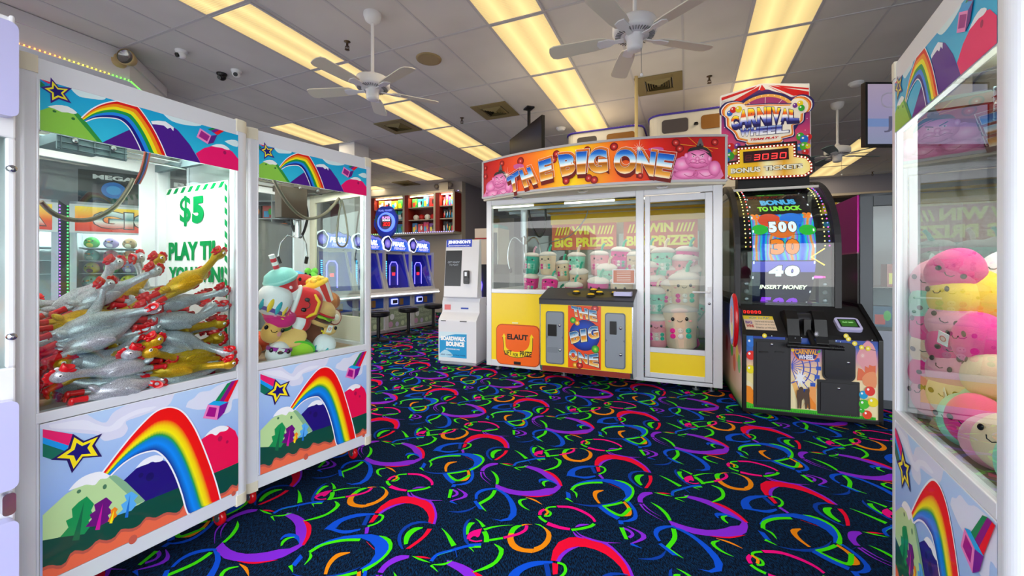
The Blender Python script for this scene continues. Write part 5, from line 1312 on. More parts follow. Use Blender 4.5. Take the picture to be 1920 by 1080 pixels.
for k, (bu, bv) in enumerate(((-.16, .18), (.02, .10), (.02, .26), (.19, .18), (-.0, .18))):
    if k == 4: bu, bv = .10, .18
    if k == 3: bu = .27
    mb = MB(); c = dk(xc+bu-.03, bv, .022)
    mb.lathe([(.048, 0), (.048, .012), (.036, .018)], c, BLACK, 22); mb.lathe([(.036, .014), (.036, .026), (.03, .032), (.001, .036)], c, mat('#f4c808', .3, coat=.4), 22); mb.build('button', cn)
c = dk(cxr-.12, .14, .022); mb = MB(); mb.prism(rr(c[0]-.095, c[0]+.095, c[1]-.05, c[1]+.06, .02), 'Z', c[2], c[2]+.045, LAV); mb.build('card_reader', cn, .006)
mb = MB(); mb.prism(rr(c[0]-.075, c[0]+.075, c[1]-.035, c[1]+.05, .01), 'Z', c[2]+.045, c[2]+.047, mat('#10121c', .1)); mb.build('reader_screen', cn)
def GD(px, py): return hit(OB, RZB, 880+px/3.84, 480+py/3.84, CF)
def cpanel(x0, y0, x1, y1, name, parent, r=.03, m=GREYP, dy=.012):
    a = GD(x0, y1); b_ = GD(x1, y0); mb = MB(); mb.prism(rr(a[0], b_[0], a[2], b_[2], r), 'Y', CF-dy, CF, m); return mb.build(name, parent, .004)
pl = cpanel(553, 400, 684, 770, 'coin_door', cn, m=mat('#6c747e', .4, metal=.3)); 
cpanel(560, 408, 676, 580, 'upper_door', pl, .025, dy=.018); cpanel(560, 588, 676, 762, 'lower_door', pl, .025, dy=.018)
cpanel(570, 492, 632, 572, 'bill_slot', pl, .004, BLACK, .028); cpanel(566, 655, 640, 690, 'handle_slot', pl, .01, mat('#7c848e', .4), .022)
pl = cpanel(977, 413, 1125, 803, 'coin_door', cn, m=mat('#6c747e', .4, metal=.3))
cpanel(985, 422, 1118, 606, 'upper_door', pl, .025, dy=.018); cpanel(985, 614, 1118, 796, 'lower_door', pl, .025, dy=.018); cpanel(1014, 470, 1062, 562, 'coin_slot', pl, .004, BLACK, .028)
for x, y in ((654, 497), (656, 675), (1091, 518), (1091, 708)):
    c = GD(x, y); mb = MB(); mb.lathe([(.001, -.03), (.014, -.028), (.018, -.018)], (c[0], CF, c[2]), CHROME, 16, 'Y'); mb.build('lock', cn)
# printed strip THE / BIG / ONE on the console
mb = MB(); a = GD(712, 822); b_ = GD(948, 338); z0_, z1_ = zb+.05, zt-.06
mb.box(a[0], b_[0], CF-.006, CF-.001, z0_, z1_, pr('#f04a18')); cv = Cv(mb, lambda u, v, h: (u, CF-.006-h, v))
g = lambda x, y: (GD(x, y)[0], GD(x, y)[2])
BLUEB = ramp('blue_ball', [(0, '#1c60d8'), (.7, '#1040b0'), (1, '#081c70')], radial=True); GRB = ramp('green_ball', [(0, '#d8f060'), (.4, '#60c830'), (1, '#1c7a20')], radial=True)
YLB = ramp('yellow_ball', [(0, '#fff8c0'), (.4, '#f8c020'), (1, '#c07010')], radial=True); RDB = ramp('red_ball', [(0, '#ffd8d0'), (.25, '#e84038'), (.7, '#a81418'), (1, '#5c0a0c')], radial=True)
def disc(x, y, r, m):
    p = g(x, y); rr_ = abs(g(x+r, y)[0]-p[0]); cv.ell(p[0], p[1], rr_, rr_, m, n=32)
disc(830, 570, 112, BLUEB); disc(905, 378, 26, RDB); disc(748, 462, 22, GRB); disc(778, 482, 18, YLB); disc(908, 670, 28, GRB); disc(762, 783, 18, YLB); disc(795, 786, 24, RDB)
CHR = ramp('letter_chrome', [(0, '#f8e8a0'), (.22, '#f0a020'), (.45, '#c87408'), (.52, '#f4fafc'), (.62, '#bcd8ec'), (.85, '#3c80b8'), (1, '#1c508c')], 'Y')
DKI = pr('#14141c')
for ch_, q in (('T', ((735,358),(785,370),(800,440),(745,430))), ('H', ((785,368),(850,382),(858,455),(800,448))), ('E', ((862,388),(915,395),(920,472),(868,462))),
               ('B', ((722,552),(790,532),(800,612),(738,630))), ('I', ((800,530),(838,525),(846,612),(810,618))), ('G', ((850,512),(925,500),(935,590),(862,602))),
               ('O', ((718,678),(772,672),(785,758),(722,745))), ('N', ((785,690),(850,710),(852,775),(792,765))), ('E', ((862,712),(928,700),(932,800),(865,782)))):
    Q = [g(*p) for p in q]; cv.glyph(ch_, Q, DKI, .05, .05); cv.glyph(ch_, Q, pr('#f8f8f0'), .05, .018); cv.glyph(ch_, Q, CHR, .05)
mb.build('art_strip', cn)
mb = MB(); mb.box(cxl+.03, cxr-.03, CF-.003, CF+.03, zb-.015, zb+.043, mat('#8c2410', .4)); mb.build('kick_panel', cn)
# marquee: bows out over the front
HB0, HB1 = 2.19, 2.655; BUL = .30; HL = WB+.06
def hcurve(u, h=0):
    t = u/HL; y = -.03-BUL*4*t*(1-t); return (u-.03, y-h)
def hfn(u, v, h): x, y = hcurve(u); return (x, y-h, v)
def hinv(px, py):
    lo, hi = 0, HL
    for _ in range(40):
        m_ = (lo+hi)/2; x, y = hcurve(m_); X, Y, _z = w2(OB, RZB, x, y)
        if 960+FPX*X/Y < px: lo = m_
        else: hi = m_
    x, y = hcurve(lo); X, Y, _z = w2(OB, RZB, x, y); return (lo, CH-(py-HZ)/FPX*Y)
mb = MB(); N = 48; A = [hcurve(HL*k/N) for k in range(N+1)]
out = A+[(HL-.03, .25), (-.03, .25)]
mb.prism(out, 'Z', HB0, HB1, WHITE)
MQ = mb.build('marquee', tb); TRM = mat('#c4c4cc', .35, metal=.25)
mb = MB()
for z in (HB0-.008, HB1-.016):
    o_ = [(x, y-.014) for x, y in A]+[(x, y+.01) for x, y in A[::-1]]
    for k in range(N):
        mb.prism([(A[k][0], A[k][1]-.014), (A[k+1][0], A[k+1][1]-.014), (A[k+1][0], A[k+1][1]+.012), (A[k][0], A[k][1]+.012)], 'Z', z, z+.024, TRM)
for u in (0, HL):
    x, y = hcurve(u); mb.box(x-.012, x+.012, y-.014, y+.012, HB0, HB1, TRM)
mb.build('trim', MQ)
mb = MB(); o_ = [(x, y+.01) for x, y in A]+[(HL-.04, .02), (-.02, .02)]; mb.prism(o_, 'Z', HB0-.03, HB0-.008, mat('#e8dfc8', .5)); mb.build('soffit_plate', MQ)
for u in (.18, .48, .78):
    x, y = hcurve(HL*u); mb = MB(); mb.lathe([(.001, -.040), (.05, -.038), (.06, -.03)], (x, y+.12, HB0), CHROME, 20); mb.build('downlight', MQ)
mb = MB(); cv = Cv(mb, hfn, step=.00012, h0=.0016)
HBG = ramp('marquee_background', [(0, '#a80c10'), (.08, '#c41c10'), (.2, '#e8501c'), (.33, '#f8901c'), (.45, '#fcd414'), (.53, '#f8a818'), (.62, '#f46c1c'), (.74, '#d82414'), (.85, '#a80c10'), (1, '#b01414')], 'X', emit=.25)
cv.rect(.0, HB0+.012, HL, HB1-.012, HBG, 48); cv.h = .008
H = lambda x, y: hinv(880+x/3.84, 230+y/3.84)
def hr(x, r): return H(x+r, 300)[0]-H(x, 300)[0]
def hdisc(x, y, r, m=RDB): p = H(x, y); q = abs(hr(x, r)); cv.ell(p[0], min(max(p[1], HB0+.03), HB1-.045), q, q*1.02, m, n=26)
SK = ramp('pink_skin', [(0, '#f8c0e0'), (.55, '#ec88c4'), (1, '#c85898')], radial=True, emit=.15); SKD = pr('#c04c88'); INK = pr('#30101c')
def hp(pts, m, s=0): cv.poly([(min(max(u, .004), HL-.004), min(max(v, HB0+.014), HB1-.014)) for u, v in [H(*p) for p in pts]], m, smooth=s)
def wrestler(f, fd, k):
    # big pink figure: shoulders, chest, head, topknot, cross face
    def E(x, y, rx, ry, m, rot=0):
        p = H(*f(x, y)); q = hr(f(x, y)[0], rx*k); ru = abs(q); cv.ell(p[0], p[1], ru, ru*ry/rx, m, rot, 26)
    hp([f(*p) for p in [(1480,290),(1530,245),(1580,255),(1700,260),(1770,300),(1803,320),(1803,410),(1440,412),(1460,350)]], pr('#ee8cc6'), 3)
    E(1530, 300, 66, 52, SK); E(1560, 372, 90, 38, SK); E(1700, 372, 92, 40, SK); E(1765, 330, 45, 60, SK)
    E(1648, 262, 98, 76, SK); E(1562, 240, 14, 22, SK); E(1728, 262, 14, 24, SK)
    hp([f(*p) for p in [(1568,212),(1590,185),(1640,176),(1700,180),(1735,212),(1745,250),(1722,235),(1690,208),(1640,200),(1600,206)]], pr('#2a2426'), 3)
    E(1660, 168, 26, 16, pr('#2a2426')); hp([f(*p) for p in [(1638,168),(1655,118),(1668,112),(1688,165)]], pr('#6c6468'))
    for s, cx_ in ((-1, 1612), (1, 1680)):
        cv.line([H(*f(cx_-s*22, 238)), H(*f(cx_+s*14, 222 if s < 0 else 226))][::1], .008, INK)
        E(cx_, 244, 9, 6, pr('#fbe8f4')); E(cx_, 244, 4, 4, INK)
    E(1642, 262, 16, 18, SK); E(1612, 280, 26, 20, SK); E(1676, 280, 28, 20, SK)
    cv.line([H(*f(1580, 296)), H(*f(1608, 286)), H(*f(1640, 296)), H(*f(1676, 284)), H(*f(1715, 300))], .006, SKD); cv.line([H(*f(1600, 318)), H(*f(1640, 330)), H(*f(1690, 316))], .006, SKD)
    cv.line([H(*f(1545, 372)), H(*f(1590, 392)), H(*f(1632, 362))], .006, SKD); cv.line([H(*f(1655, 362)), H(*f(1700, 390)), H(*f(1750, 372))], .006, SKD)
    E(1480, 358, 9, 9, SKD)
hdisc(1487, 145, 30); hdisc(1515, 188, 30); hdisc(1768, 142, 26); hdisc(1042, 174, 30); hdisc(850, 198, 26); hdisc(628, 228, 26); hdisc(608, 268, 24); hdisc(370, 278, 24); hdisc(236, 295, 16); hdisc(118, 328, 12); hdisc(118, 388, 14)
for p in [(1520,158,1790,188),(1575,105,1665,185),(1640,140,1750,210)]: cv.line([H(p[0], p[1]), H(p[2], p[3])], .004, pr('#f0c030'))
wrestler(lambda x, y: (x, y), 0, 1)
# small copy at the left end: same drawing, scaled and mirrored
wrestler(lambda x, y: (108+(x-1440)*.54, (y-112)*.78+288+((1-(x-1440)/363)*34)), 0, .55)
hp([(1290,190),(1340,178),(1395,185),(1392,215),(1350,222),(1300,208)], SK, 3); hp([(322,310),(352,298),(392,305),(388,330),(330,335)], SK, 3)
BLG = ramp('marquee_letters', [(0, '#fdf0c8'), (.12, '#f0a838'), (.40, '#a05408'), (.44, '#e0902c'), (.48, '#ffffff'), (.62, '#a8d8f8'), (.82, '#1c78d8'), (1, '#0a3cae')], 'Y', emit=.2)
SHD = pr('#7a1408'); WL = pr('#fff4e8')
LET = [('T', ((270,400),(357,345),(362,488),(303,508)), ), ('H', ((360,350),(440,322),(492,440),(400,472))), ('E', ((500,285),(592,256),(604,402),(518,425))),
 ('B', ((640,236),(765,222),(765,368),(672,392))), ('I', ((772,216),(850,208),(838,370),(780,374))), ('G', ((858,202),(990,192),(1002,362),(860,370))),
 ('O', ((1043,197),(1202,196),(1202,370),(1043,370))), ('N', ((1212,202),(1346,216),(1325,390),(1200,368))), ('E', ((1362,222),(1482,236),(1440,405),(1335,388)))]
for ch_, q in LET:
    sh = [H(x+6, y+26) for x, y in q]; cv.glyph(ch_, sh, SHD, .06, .02)
for ch_, q in LET:
    up_ = [H(x+8, y-14) for x, y in q]
    cv.glyph(ch_, up_, WL, .06, .035); cv.glyph(ch_, [H(x+8, y-14) for x, y in q], HBG if False else pr('#f07c1c' if 300 < q[0][0] < 1250 else '#c83018'), .06, .022)
for ch_, q in LET:
    Q = [H(*p) for p in q]; cv.glyph(ch_, Q, pr('#8c1410'), .06, .025); cv.glyph(ch_, Q, pr('#fff8f0'), .06, .010); cv.glyph(ch_, Q, BLG, .06)
hdisc(700, 422, 26); hdisc(862, 402, 28); hdisc(902, 415, 28); hdisc(1232, 385, 22)
for sx, sy, L_ in ((1222, 190, 70), (275, 378, 55)):
    for a_ in range(0, 360, 30):
        l = L_*(1.0 if a_ % 90 == 0 else .6); cv.line([H(sx, sy), H(sx+l*math.cos(math.radians(a_+8)), sy+l*math.sin(math.radians(a_+8)))], .006, pr('#fffaf0'), 3)
mb.build('marquee_art', MQ)
# claw, cable and winch
mb = MB(); xk = hb(983, 500, .45)[0]; yk = .45
mb.cyl((xk, yk, 2.12), (xk, yk, 1.72), .05, mat('#c4c8d0', .3, metal=.7), 20); mb.cyl((xk, yk, 1.72), (xk, yk, 1.62), .03, CHROME, 14)
cl = mb.build('claw', tb)
for k in range(3):
    a_ = 2*PI*k/3+.9; cx_, cy_ = math.cos(a_), math.sin(a_)
    mb = MB(); P = [(.02, 1.63), (.14, 1.72), (.22, 1.66), (.26, 1.5), (.25, 1.36), (.22, 1.28)]
    mb.tube(spline([(xk+cx_*r_, yk+cy_*r_, z_) for r_, z_ in P], 4), .010, CHROME, 8); mb.ell((xk+cx_*.215, yk+cy_*.215, 1.27), (.02, .02, .035), BLACK, u=10, v=8); mb.build('prong', cl)
mb = MB(); mb.tube(spline([(xk+.06, yk, 2.1), (xk+.12, yk, 1.85), (xk+.22, yk, 1.72), (xk+.3, yk, 1.85), (xk+.3, yk, 2.1)], 6), .014, BLACK, 8); mb.build('cable', tb)
mb = MB(); mb.tube(spline([(xk+.8, yk+.3, 2.1), (xk+.75, yk+.3, 1.95), (xk+.55, yk+.2, 1.72), (xk+.2, yk, 1.62)], 6), .007, STEEL, 8); mb.build('thin_cable', tb)
for z in (2.06,): 
    mb = MB(); mb.box(.05, WB-.05, yk-.2, yk-.17, z, z+.04, STEEL); mb.box(.05, WB-.05, yk+.17, yk+.2, z, z+.04, STEEL); mb.build('rail', tb)
# price notice taped inside the glass
a = hb(1148, 532); b_ = hb(1191, 505); mb = MB(); mb.box(a[0], b_[0], .006, .010, a[1], b_[1], WHITE); cv = Cv(mb, lambda u, v, h: (u, .006-h, v))
cv.rect(a[0]+.012, a[1]+.012, b_[0]-.012, b_[1]-.012, pr('#c87858'))
for k in range(6): cv.rect(a[0]+.05, a[1]+.03+k*.02, b_[0]-.05, a[1]+.036+k*.02, pr('#f4e8e0'))
mb.build('notice', tb)
# sign board WIN BIG PRIZES standing behind the plush toys, twice
for k, (xa, xb) in enumerate((((.50, 1.45)), (1.55, 2.5))):
    mb = MB(); mb.box(xa, xb, 1.20, 1.22, 1.57, 1.95, mat('#e06a40', .4)); cv = Cv(mb, lambda u, v, h: (u, 1.20-h, v))
    cv.text('WIN', xa+.30, 1.79, xb-.30, 1.92, pr('#f8ec20'), .05); cv.text('BIG PRIZES', xa+.04, 1.61, xb-.04, 1.75, pr('#f8ec20'), .05)
    for q_ in range(5):
        for s in (0, 1):
            u = xa+.05+.045*q_ if s == 0 else xb-.27+.045*q_
            cv.poly([(u, 1.79), (u+.02, 1.79), (u+.06, 1.91), (u+.035, 1.91)], pr('#f8ec20'))
    mb.build('prize_sign', tb)
for x, z in ((1.62, .5),): pass
la = bpy.data.lights.new('case_lamp', 'AREA'); la.shape = 'RECTANGLE'; la.size = 2.3; la.size_y = .5; la.energy = 11; la.color = (1, .97, .92)
lo = bpy.data.objects.new('case_lamp', la); COL.objects.link(lo); lo.parent = tb; lo.location = (WB/2, .45, 2.09); lo.visible_camera = False; lo.visible_glossy = False
mb = MB()
for x in (.3, 1.3, 2.2): mb.cyl((x-.3, .12, 2.09), (x+.3, .12, 2.09), .012, mat('#fff4e0', .4, emit=3.0), 8)
mb.build('lamp_tube', tb)
for x in (.12, 1.0, WB-.25, WB-.1):
    for y in (.10, DBG-.12):
        mb = MB(); mb.cyl((x, y, .0), (x, y, .02), .035, STEEL, 14); mb.cyl((x, y, .02), (x, y, .07), .014, STEEL, 10); mb.build('foot', tb)
# ---- plush cups
BB = {'b': P_boba('#f0d0b0', '#e8c8b0', straw='#2cb894'), 'm': P_boba('#f01c98', '#e878b8', straw='#2cb894'), 'g': P_boba('#8cdcc0', '#c8e8d8', straw='#f0d0b0'), 'p': P_boba('#f89ca8', '#f4c0c0', straw='#2cb894'), 't': P_boba('#28b8a4', '#90dccc', straw='#f4b0c8')}
NM = {'b': 'beige', 'm': 'magenta', 'g': 'mint green', 'p': 'salmon pink', 't': 'teal'}
BOBA = [
 ('t', 997, 494, .42, 0, 0, 1.0, 'behind the crane claw'), ('b', 1027, 494, .35, 0, 0, 1.05, 'upright under the claw prong'), ('b', 1056, 508, .45, .1, 0, .95, 'second from the claw in the upper row'), ('g', 1081, 496, .5, -.1, 0, 1.1, 'in the middle of the upper row'),
 ('p', 1124, 494, .45, 0, 0, 1.1, 'in the upper row above the paper notice'), ('m', 1163, 488, .5, 0, 0, 1.15, 'tallest in the upper row left of the door post'), ('b', 1190, 496, .5, 0, 0, 1.1, 'half hidden by the door post'),
 ('m', 996, 533, .3, 0, .1, .95, 'at the lower left corner of the wide window'), ('m', 1030, 540, .18, .2, -.3, 1.0, 'leaning in the front row left of the console'), ('b', 1086, 527, .28, 0, .2, 1.1, 'in the front row above the buttons'), ('g', 1138, 520, .3, 0, .2, 1.15, 'tilted behind the paper notice'),
 ('m', 1076, 552, .14, .1, .1, 1.05, 'front row directly above the left buttons'), ('m', 1121, 547, .14, -.1, .1, 1.2, 'front row above the middle buttons'), ('b', 1166, 548, .14, 0, .1, 1.25, 'front row below the paper notice'), ('g', 1009, 556, .14, 0, 1.1, .8, 'lying down in the front row at the left'),
 ('b', 1215, 484, .45, 0, 0, 1.05, 'upper left of the door window'), ('g', 1243, 493, .35, 0, 0, 1.25, 'tall at the top of the door window'), ('p', 1284, 508, .3, 0, .1, 1.35, 'wide with white top in the upper door window'), ('m', 1316, 490, .35, .1, 0, 1.2, 'upper right of the door window'), ('p', 1222, 516, .3, 0, .1, 1.1, 'left side of the door window below the beige one'),
 ('m', 1230, 540, .2, 0, .2, 1.05, 'left side of the door window below the salmon one'), ('t', 1320, 535, .2, .1, .1, 1.2, 'beside the door handle'), ('b', 1256, 552, .18, .2, .1, 1.15, 'left of the big upright beige one'), ('b', 1284, 548, .12, 0, 0, 1.5, 'large and upright in the middle of the door window'),
 ('g', 1228, 565, .12, 0, .2, 1.2, 'left edge of the door window halfway down'), ('m', 1323, 566, .14, 0, .2, 1.15, 'right edge of the door window below the handle'), ('m', 1322, 596, .10, 0, 1.0, 1.15, 'lying at the lower right of the door window'), ('g', 1230, 590, .2, .2, .3, 1.05, 'lower left of the door window above the pink one'),
 ('p', 1230, 620, .10, .1, 0, 1.3, 'bottom left corner of the door window'), ('b', 1276, 612, .08, 0, -.05, 1.7, 'largest, standing at the bottom of the door window'), ('b', 1312, 632, .14, .3, .9, 1.0, 'lying behind the largest beige one at the bottom'),
 ('p', 1262, 525, .35, 0, 0, 1.2, 'behind the two upright beige ones'), ('m', 1300, 525, .4, 0, 0, 1.2, 'behind the door handle, upper rows'),
]
for q, (c, px, py, d, yaw, tilt, s, w_) in enumerate(BOBA):
    o = use(BB[c], 'boba'+c); put(o, OB, RZB, px, py, d+.08+.2*max(0, tilt), f'{NM[c]} cup shaped plush {w_}', yaw, tilt, RND.uniform(-.08, .08), s*.97, 'cup shaped plush toys in the big crane')
for k in range(24):
    c = 'bmgpt'[k % 5]; o = use(BB[c], 'boba'+c); x = (.62+1.85*((k*29) % 34)/33); y = .35+.7*((k*13) % 7)/6; z = .54+.33*((k*7) % 3)
    if x < 1.85 and z > .9: z = .87
    o.location = w2(OB, RZB, x, y, z); o.rotation_euler = (RND.uniform(-.5, .5), RND.uniform(-.5, .5), RZB+RND.uniform(-1, 1))
    tag(o, f'{NM[c]} cup shaped plush buried behind the front rows of the big crane', None, 'cup shaped plush toys buried in the big crane')
# ================================================================ carnival wheel machine
OC = (2.062, 3.71); QC = (3.022, 3.38); RZC = frame(OC, QC); WC = math.dist(OC, QC)
tcw = thing('wheel_game', 'black carnival wheel ticket game with fairground art and tall balloon sign', 'arcade machine', (OC[0], OC[1], 0), RZC)
mb = MB()
prof = [(.0, .04), (.0, .70), (.03, .73), (.36, .95), (1.25, .95), (1.25, .04)]
mb.prism(prof, 'X', .02, WC-.02, BLACKM)
for x0, x1 in ((0, .03), (WC-.03, WC)):
    mb.prism([(-.015, .02), (-.015, .71), (.03, .75), (.36, .98), (1.27, .98), (1.27, .02)], 'X', x0, x1, BLACK)
mb.box(0, WC, -.015, .03, .02, .058, BLACK)
mb.build('base', tcw, .006)
# printed front
def hc(px, py, d=0): p = hit(OC, RZC, px, py, d); return (p[0], p[2])
Z = lambda x, y: hc(1370+x/4.32, 560+y/4.32)
FX0, FX1, FZ0, FZ1 = .03, WC-.03, .058, .70
mb = MB(); mb.box(FX0, FX1, -.004, 0.002, FZ0, FZ1, BLACK); cv = Cv(mb, lambda u, v, h: (u, -.004-h, v))
CF_ = lambda pts: [(min(max(u, FX0), FX1), min(max(v, FZ0), FZ1)) for u, v in pts]
PP = lambda pts, m, s=0: cv.poly(CF_(spline([Z(*p) for p in pts]+[Z(*pts[0])], s)[:-1] if s else [Z(*p) for p in pts]), m if not isinstance(m, str) else pr(m))
cv.rect(FX0, FZ0, FX1, FZ1, ramp('fair_sky', [(0, '#f4e2b0'), (.35, '#f8ecc0'), (.6, '#f4d0a0'), (.78, '#c890b8'), (.9, '#3c68c0'), (1, '#1c3c9c')], 'Y'))
PP([(1100,330),(1170,410),(1170,640),(1060,560),(1020,460)], '#e8a0a8', 3)
PP([(118,400),(118,470),(180,490),(180,300),(118,290)], '#2c70c8')
for k in range(7): PP([(560,900),(380+k*110, 640+ (k%2)*30),(430+k*110, 640)], '#f8c070' if k % 2 else '#fbe8b4')
PP([(118,880),(118,700),(160,710),(215,790),(215,880)], '#f89020'); PP([(600,880),(640,790),(690,860),(690,900)], '#f89030'); PP([(610,800),(650,690),(690,720),(690,860),(640,790)], '#f8a860')
PP([(118,650),(145,560),(190,600),(190,700)], '#f8e8a0')
# ferris wheel
fw = Z(440, 560)
for R__ in (265, 205, 150):
    P = [Z(440+R__*math.cos(a_), 560+R__*.86*math.sin(a_)) for a_ in [2*PI*k/40 for k in range(41)] if 478 < 440+R__*math.cos(a_) < 745 and 440 < 560+R__*.86*math.sin(a_) < 690]
    P1 = sorted(P, key=lambda p: p[1]); cv.line(P1, .009, pr('#3c4cb8'))
for k in range(-4, 5):
    a_ = k*.27; cv.line([Z(490, 545+k*3), Z(440+265*math.cos(a_), 560+228*math.sin(a_))], .006, pr('#4c5cc8'))
for k in range(-3, 4):
    a_ = k*.3; q = Z(440+270*math.cos(a_), 560+232*math.sin(a_)); cv.poly([(q[0]-.018, q[1]-.02), (q[0]+.018, q[1]-.02), (q[0]+.018, q[1]+.012), (q[0]-.018, q[1]+.012)], pr('#2c58c0'))
cv.poly([(Z(560,640)[0]+.05*math.cos(a_)*(1 if k % 2 else .4), Z(560,640)[1]+.09*math.sin(a_)*(1 if k % 2 else .4)) for k, a_ in enumerate([2*PI*k/16 for k in range(16)])], pr('#f4f4fa'))
# small game logo
q = [Z(495, 410), Z(715, 410), Z(715, 500), Z(495, 500)]
PP([(500,425),(530,408),(690,408),(712,428),(700,470),(672,498),(560,498),(520,470)], '#f07820', 3); PP([(510,428),(535,414),(688,414),(704,430),(692,466),(668,490),(564,490),(528,466)], '#2c2c80', 3)
a1_, b1_ = Z(520, 446), Z(700, 416); cv.text('CARNIVAL', a1_[0], a1_[1], b1_[0], b1_[1], pr('#f8b020'), .04); a1_, b1_ = Z(545, 488), Z(675, 458); cv.text('WHEEL', a1_[0], a1_[1], b1_[0], b1_[1], pr('#e8e8f8'), .05)
for x, y, c in ((500, 415, '#f8d020'), (712, 425, '#40b030'), (700, 412, '#8040a0')): p = Z(x, y); cv.ell(p[0], p[1], .012, .014, pr(c))
# castle and trees in orange haze on the right
PP([(1020,660),(1030,560),(1060,570),(1085,600),(1085,545),(1115,560),(1120,535),(1150,545),(1170,540),(1170,660)], '#e87048'); PP([(1060,640),(1100,600),(1170,600),(1170,720),(1080,700)], '#f09868', 3)
# firework sparks and light bulbs
for x, y, c in ((1065,460,'#fff4e8'), (1105,352,'#f0a0d0'), (690,285,'#f0f0ff')):
    for k in range(12): a_ = 2*PI*k/12; cv.line([Z(x+4*math.cos(a_), y+4*math.sin(a_)), Z(x+24*math.cos(a_), y+24*math.sin(a_))], .0025, pr(c), 3)
cv.line([Z(*p) for p in ((920,322),(1000,362),(1080,398),(1170,418))], .004, pr('#1c2848'))
for x, y in ((950,325),(1000,362),(1056,392),(1108,402),(272,298),(930,300)): p = Z(x, y); cv.ell(p[0], p[1], .018, .02, ramp('bulb', [(0, '#fffde0'), (.5, '#f8e840'), (1, '#e8c820')], radial=True))
for x, y in ((330,300),(520,318),(570,315),(885,348),(850,340),(1140,335)): p = Z(x, y); cv.ell(p[0], p[1], .004, .004, pr('#d8f0ff'))
def balloon(x, y, r, c, c2='#ffffff'):
    p = Z(x, y); q_ = abs(Z(x+r, y)[0]-p[0]); p = (min(max(p[0], FX0+q_), FX1-q_), max(p[1], FZ0+q_*1.1)); cv.ell(p[0], p[1], q_, q_*1.12, pr(c)); cv.ell(p[0]-q_*.35, p[1]+q_*.4, q_*.25, q_*.3, pr(c2))
balloon(148, 352, 36, '#2c78d8'); balloon(145, 455, 38, '#e83028'); balloon(155, 570, 34, '#f0e020')
PP([(118,830),(180,850),(480,885),(700,905),(1040,945),(1170,960),(1170,990),(118,890)], '#48c02c')
for k in range(60):
    x = 122+k*17.5; y = 862+(x-118)*.105; cv.poly(CF_([Z(x-5, y+12), Z(x+6, y+12), Z(x+RND.uniform(-5, 6), y-RND.uniform(6, 20))]), pr('#2c9c20'))
balloon(1068, 775, 36, '#18a0d8'); balloon(1120, 745, 42, '#e83830'); balloon(1072, 850, 42, '#48c030'); balloon(1145, 835, 42, '#f4e028'); balloon(1098, 935, 38, '#e84828'); balloon(1055, 900, 22, '#38b838')
# two people as a plain dark silhouette
BRN = pr('#584438')
for pts in ([(555,712),(572,708),(583,722),(584,745),(592,760),(586,800),(572,820),(566,885),(552,885),(550,825),(545,885),(536,885),(534,820),(528,790),(532,740),(545,732)],
            [(600,735),(608,725),(620,727),(624,712),(630,708),(634,740),(630,762),(636,830),(638,892),(626,892),(620,840),(610,888),(598,888),(594,820),(586,800),(590,760)]): PP(pts, BRN)
for x, y, r in ((569, 724, 13), (612, 742, 12)):
    p = Z(x, y); q_ = abs(Z(x+r, y)[0]-p[0]); cv.ell(p[0], p[1], q_, q_*1.15, BRN)
mb.build('front_art', tcw)
def cpl(x0, y0, x1, y1, name, r, m, dy, par=None, bev=.003):
    a_ = Z(x0, y1); b__ = Z(x1, y0); m_ = MB(); m_.prism(rr(a_[0], b__[0], a_[1], b__[1], r), 'Y', -.004-dy, .0, m); return m_.build(name, par or tcw, bev)
BK2 = mat('#1c1c20', .5, name='black_door_steel')
d1 = cpl(182, 335, 482, 872, 'cash_door', .003, BK2, .012); cpl(206, 355, 458, 850, 'door_leaf', .003, mat('#232328', .5), .020, d1)
for x in (222, 352): cpl(x, 424, x+76, 432, 'coin_slit', .001, BLACK, .026, d1)
d2 = cpl(738, 360, 1004, 655, 'ticket_door', .05, BK2, .014); cpl(752, 374, 990, 640, 'door_leaf', .045, mat('#101018', .3, coat=.4), .024, d2)
d3 = cpl(698, 675, 1038, 925, 'service_door', .003, BK2, .012); cpl(722, 692, 1012, 902, 'door_leaf', .003, mat('#232328', .5), .020, d3)
for x, y in ((328, 366), (942, 514), (866, 720)):
    p = Z(x, y); mb = MB(); mb.lathe([(.001, -.036), (.011, -.034), (.014, -.020)], (p[0], 0, p[1]), CHROME, 16, 'Y'); mb.build('lock', tcw)
# side art (left side, fairground balloons)
mb = MB(); mb.box(-.004, .002, .0, 1.2, .05, .93, BLACK); cv = Cv(mb, lambda u, v, h: (-.004-h, u, v))
cv.rect(.0, .05, 1.2, .93, ramp('side_sky', [(0, '#2c8c2c'), (.12, '#e8c8a0'), (.5, '#f0a0a0'), (.75, '#4858b8'), (1, '#182c80')], 'Y'))
for x, y, c in ((.1, .6, '#e83028'), (.22, .5, '#f0d020'), (.12, .42, '#48c030'), (.3, .68, '#2c78d8'), (.36, .38, '#e86020'), (.5, .5, '#40b040'), (.6, .7, '#f0e020'), (.8, .5, '#d83030')): cv.ell(x, y, .07, .085, pr(c))
mb.build('side_art', tcw)
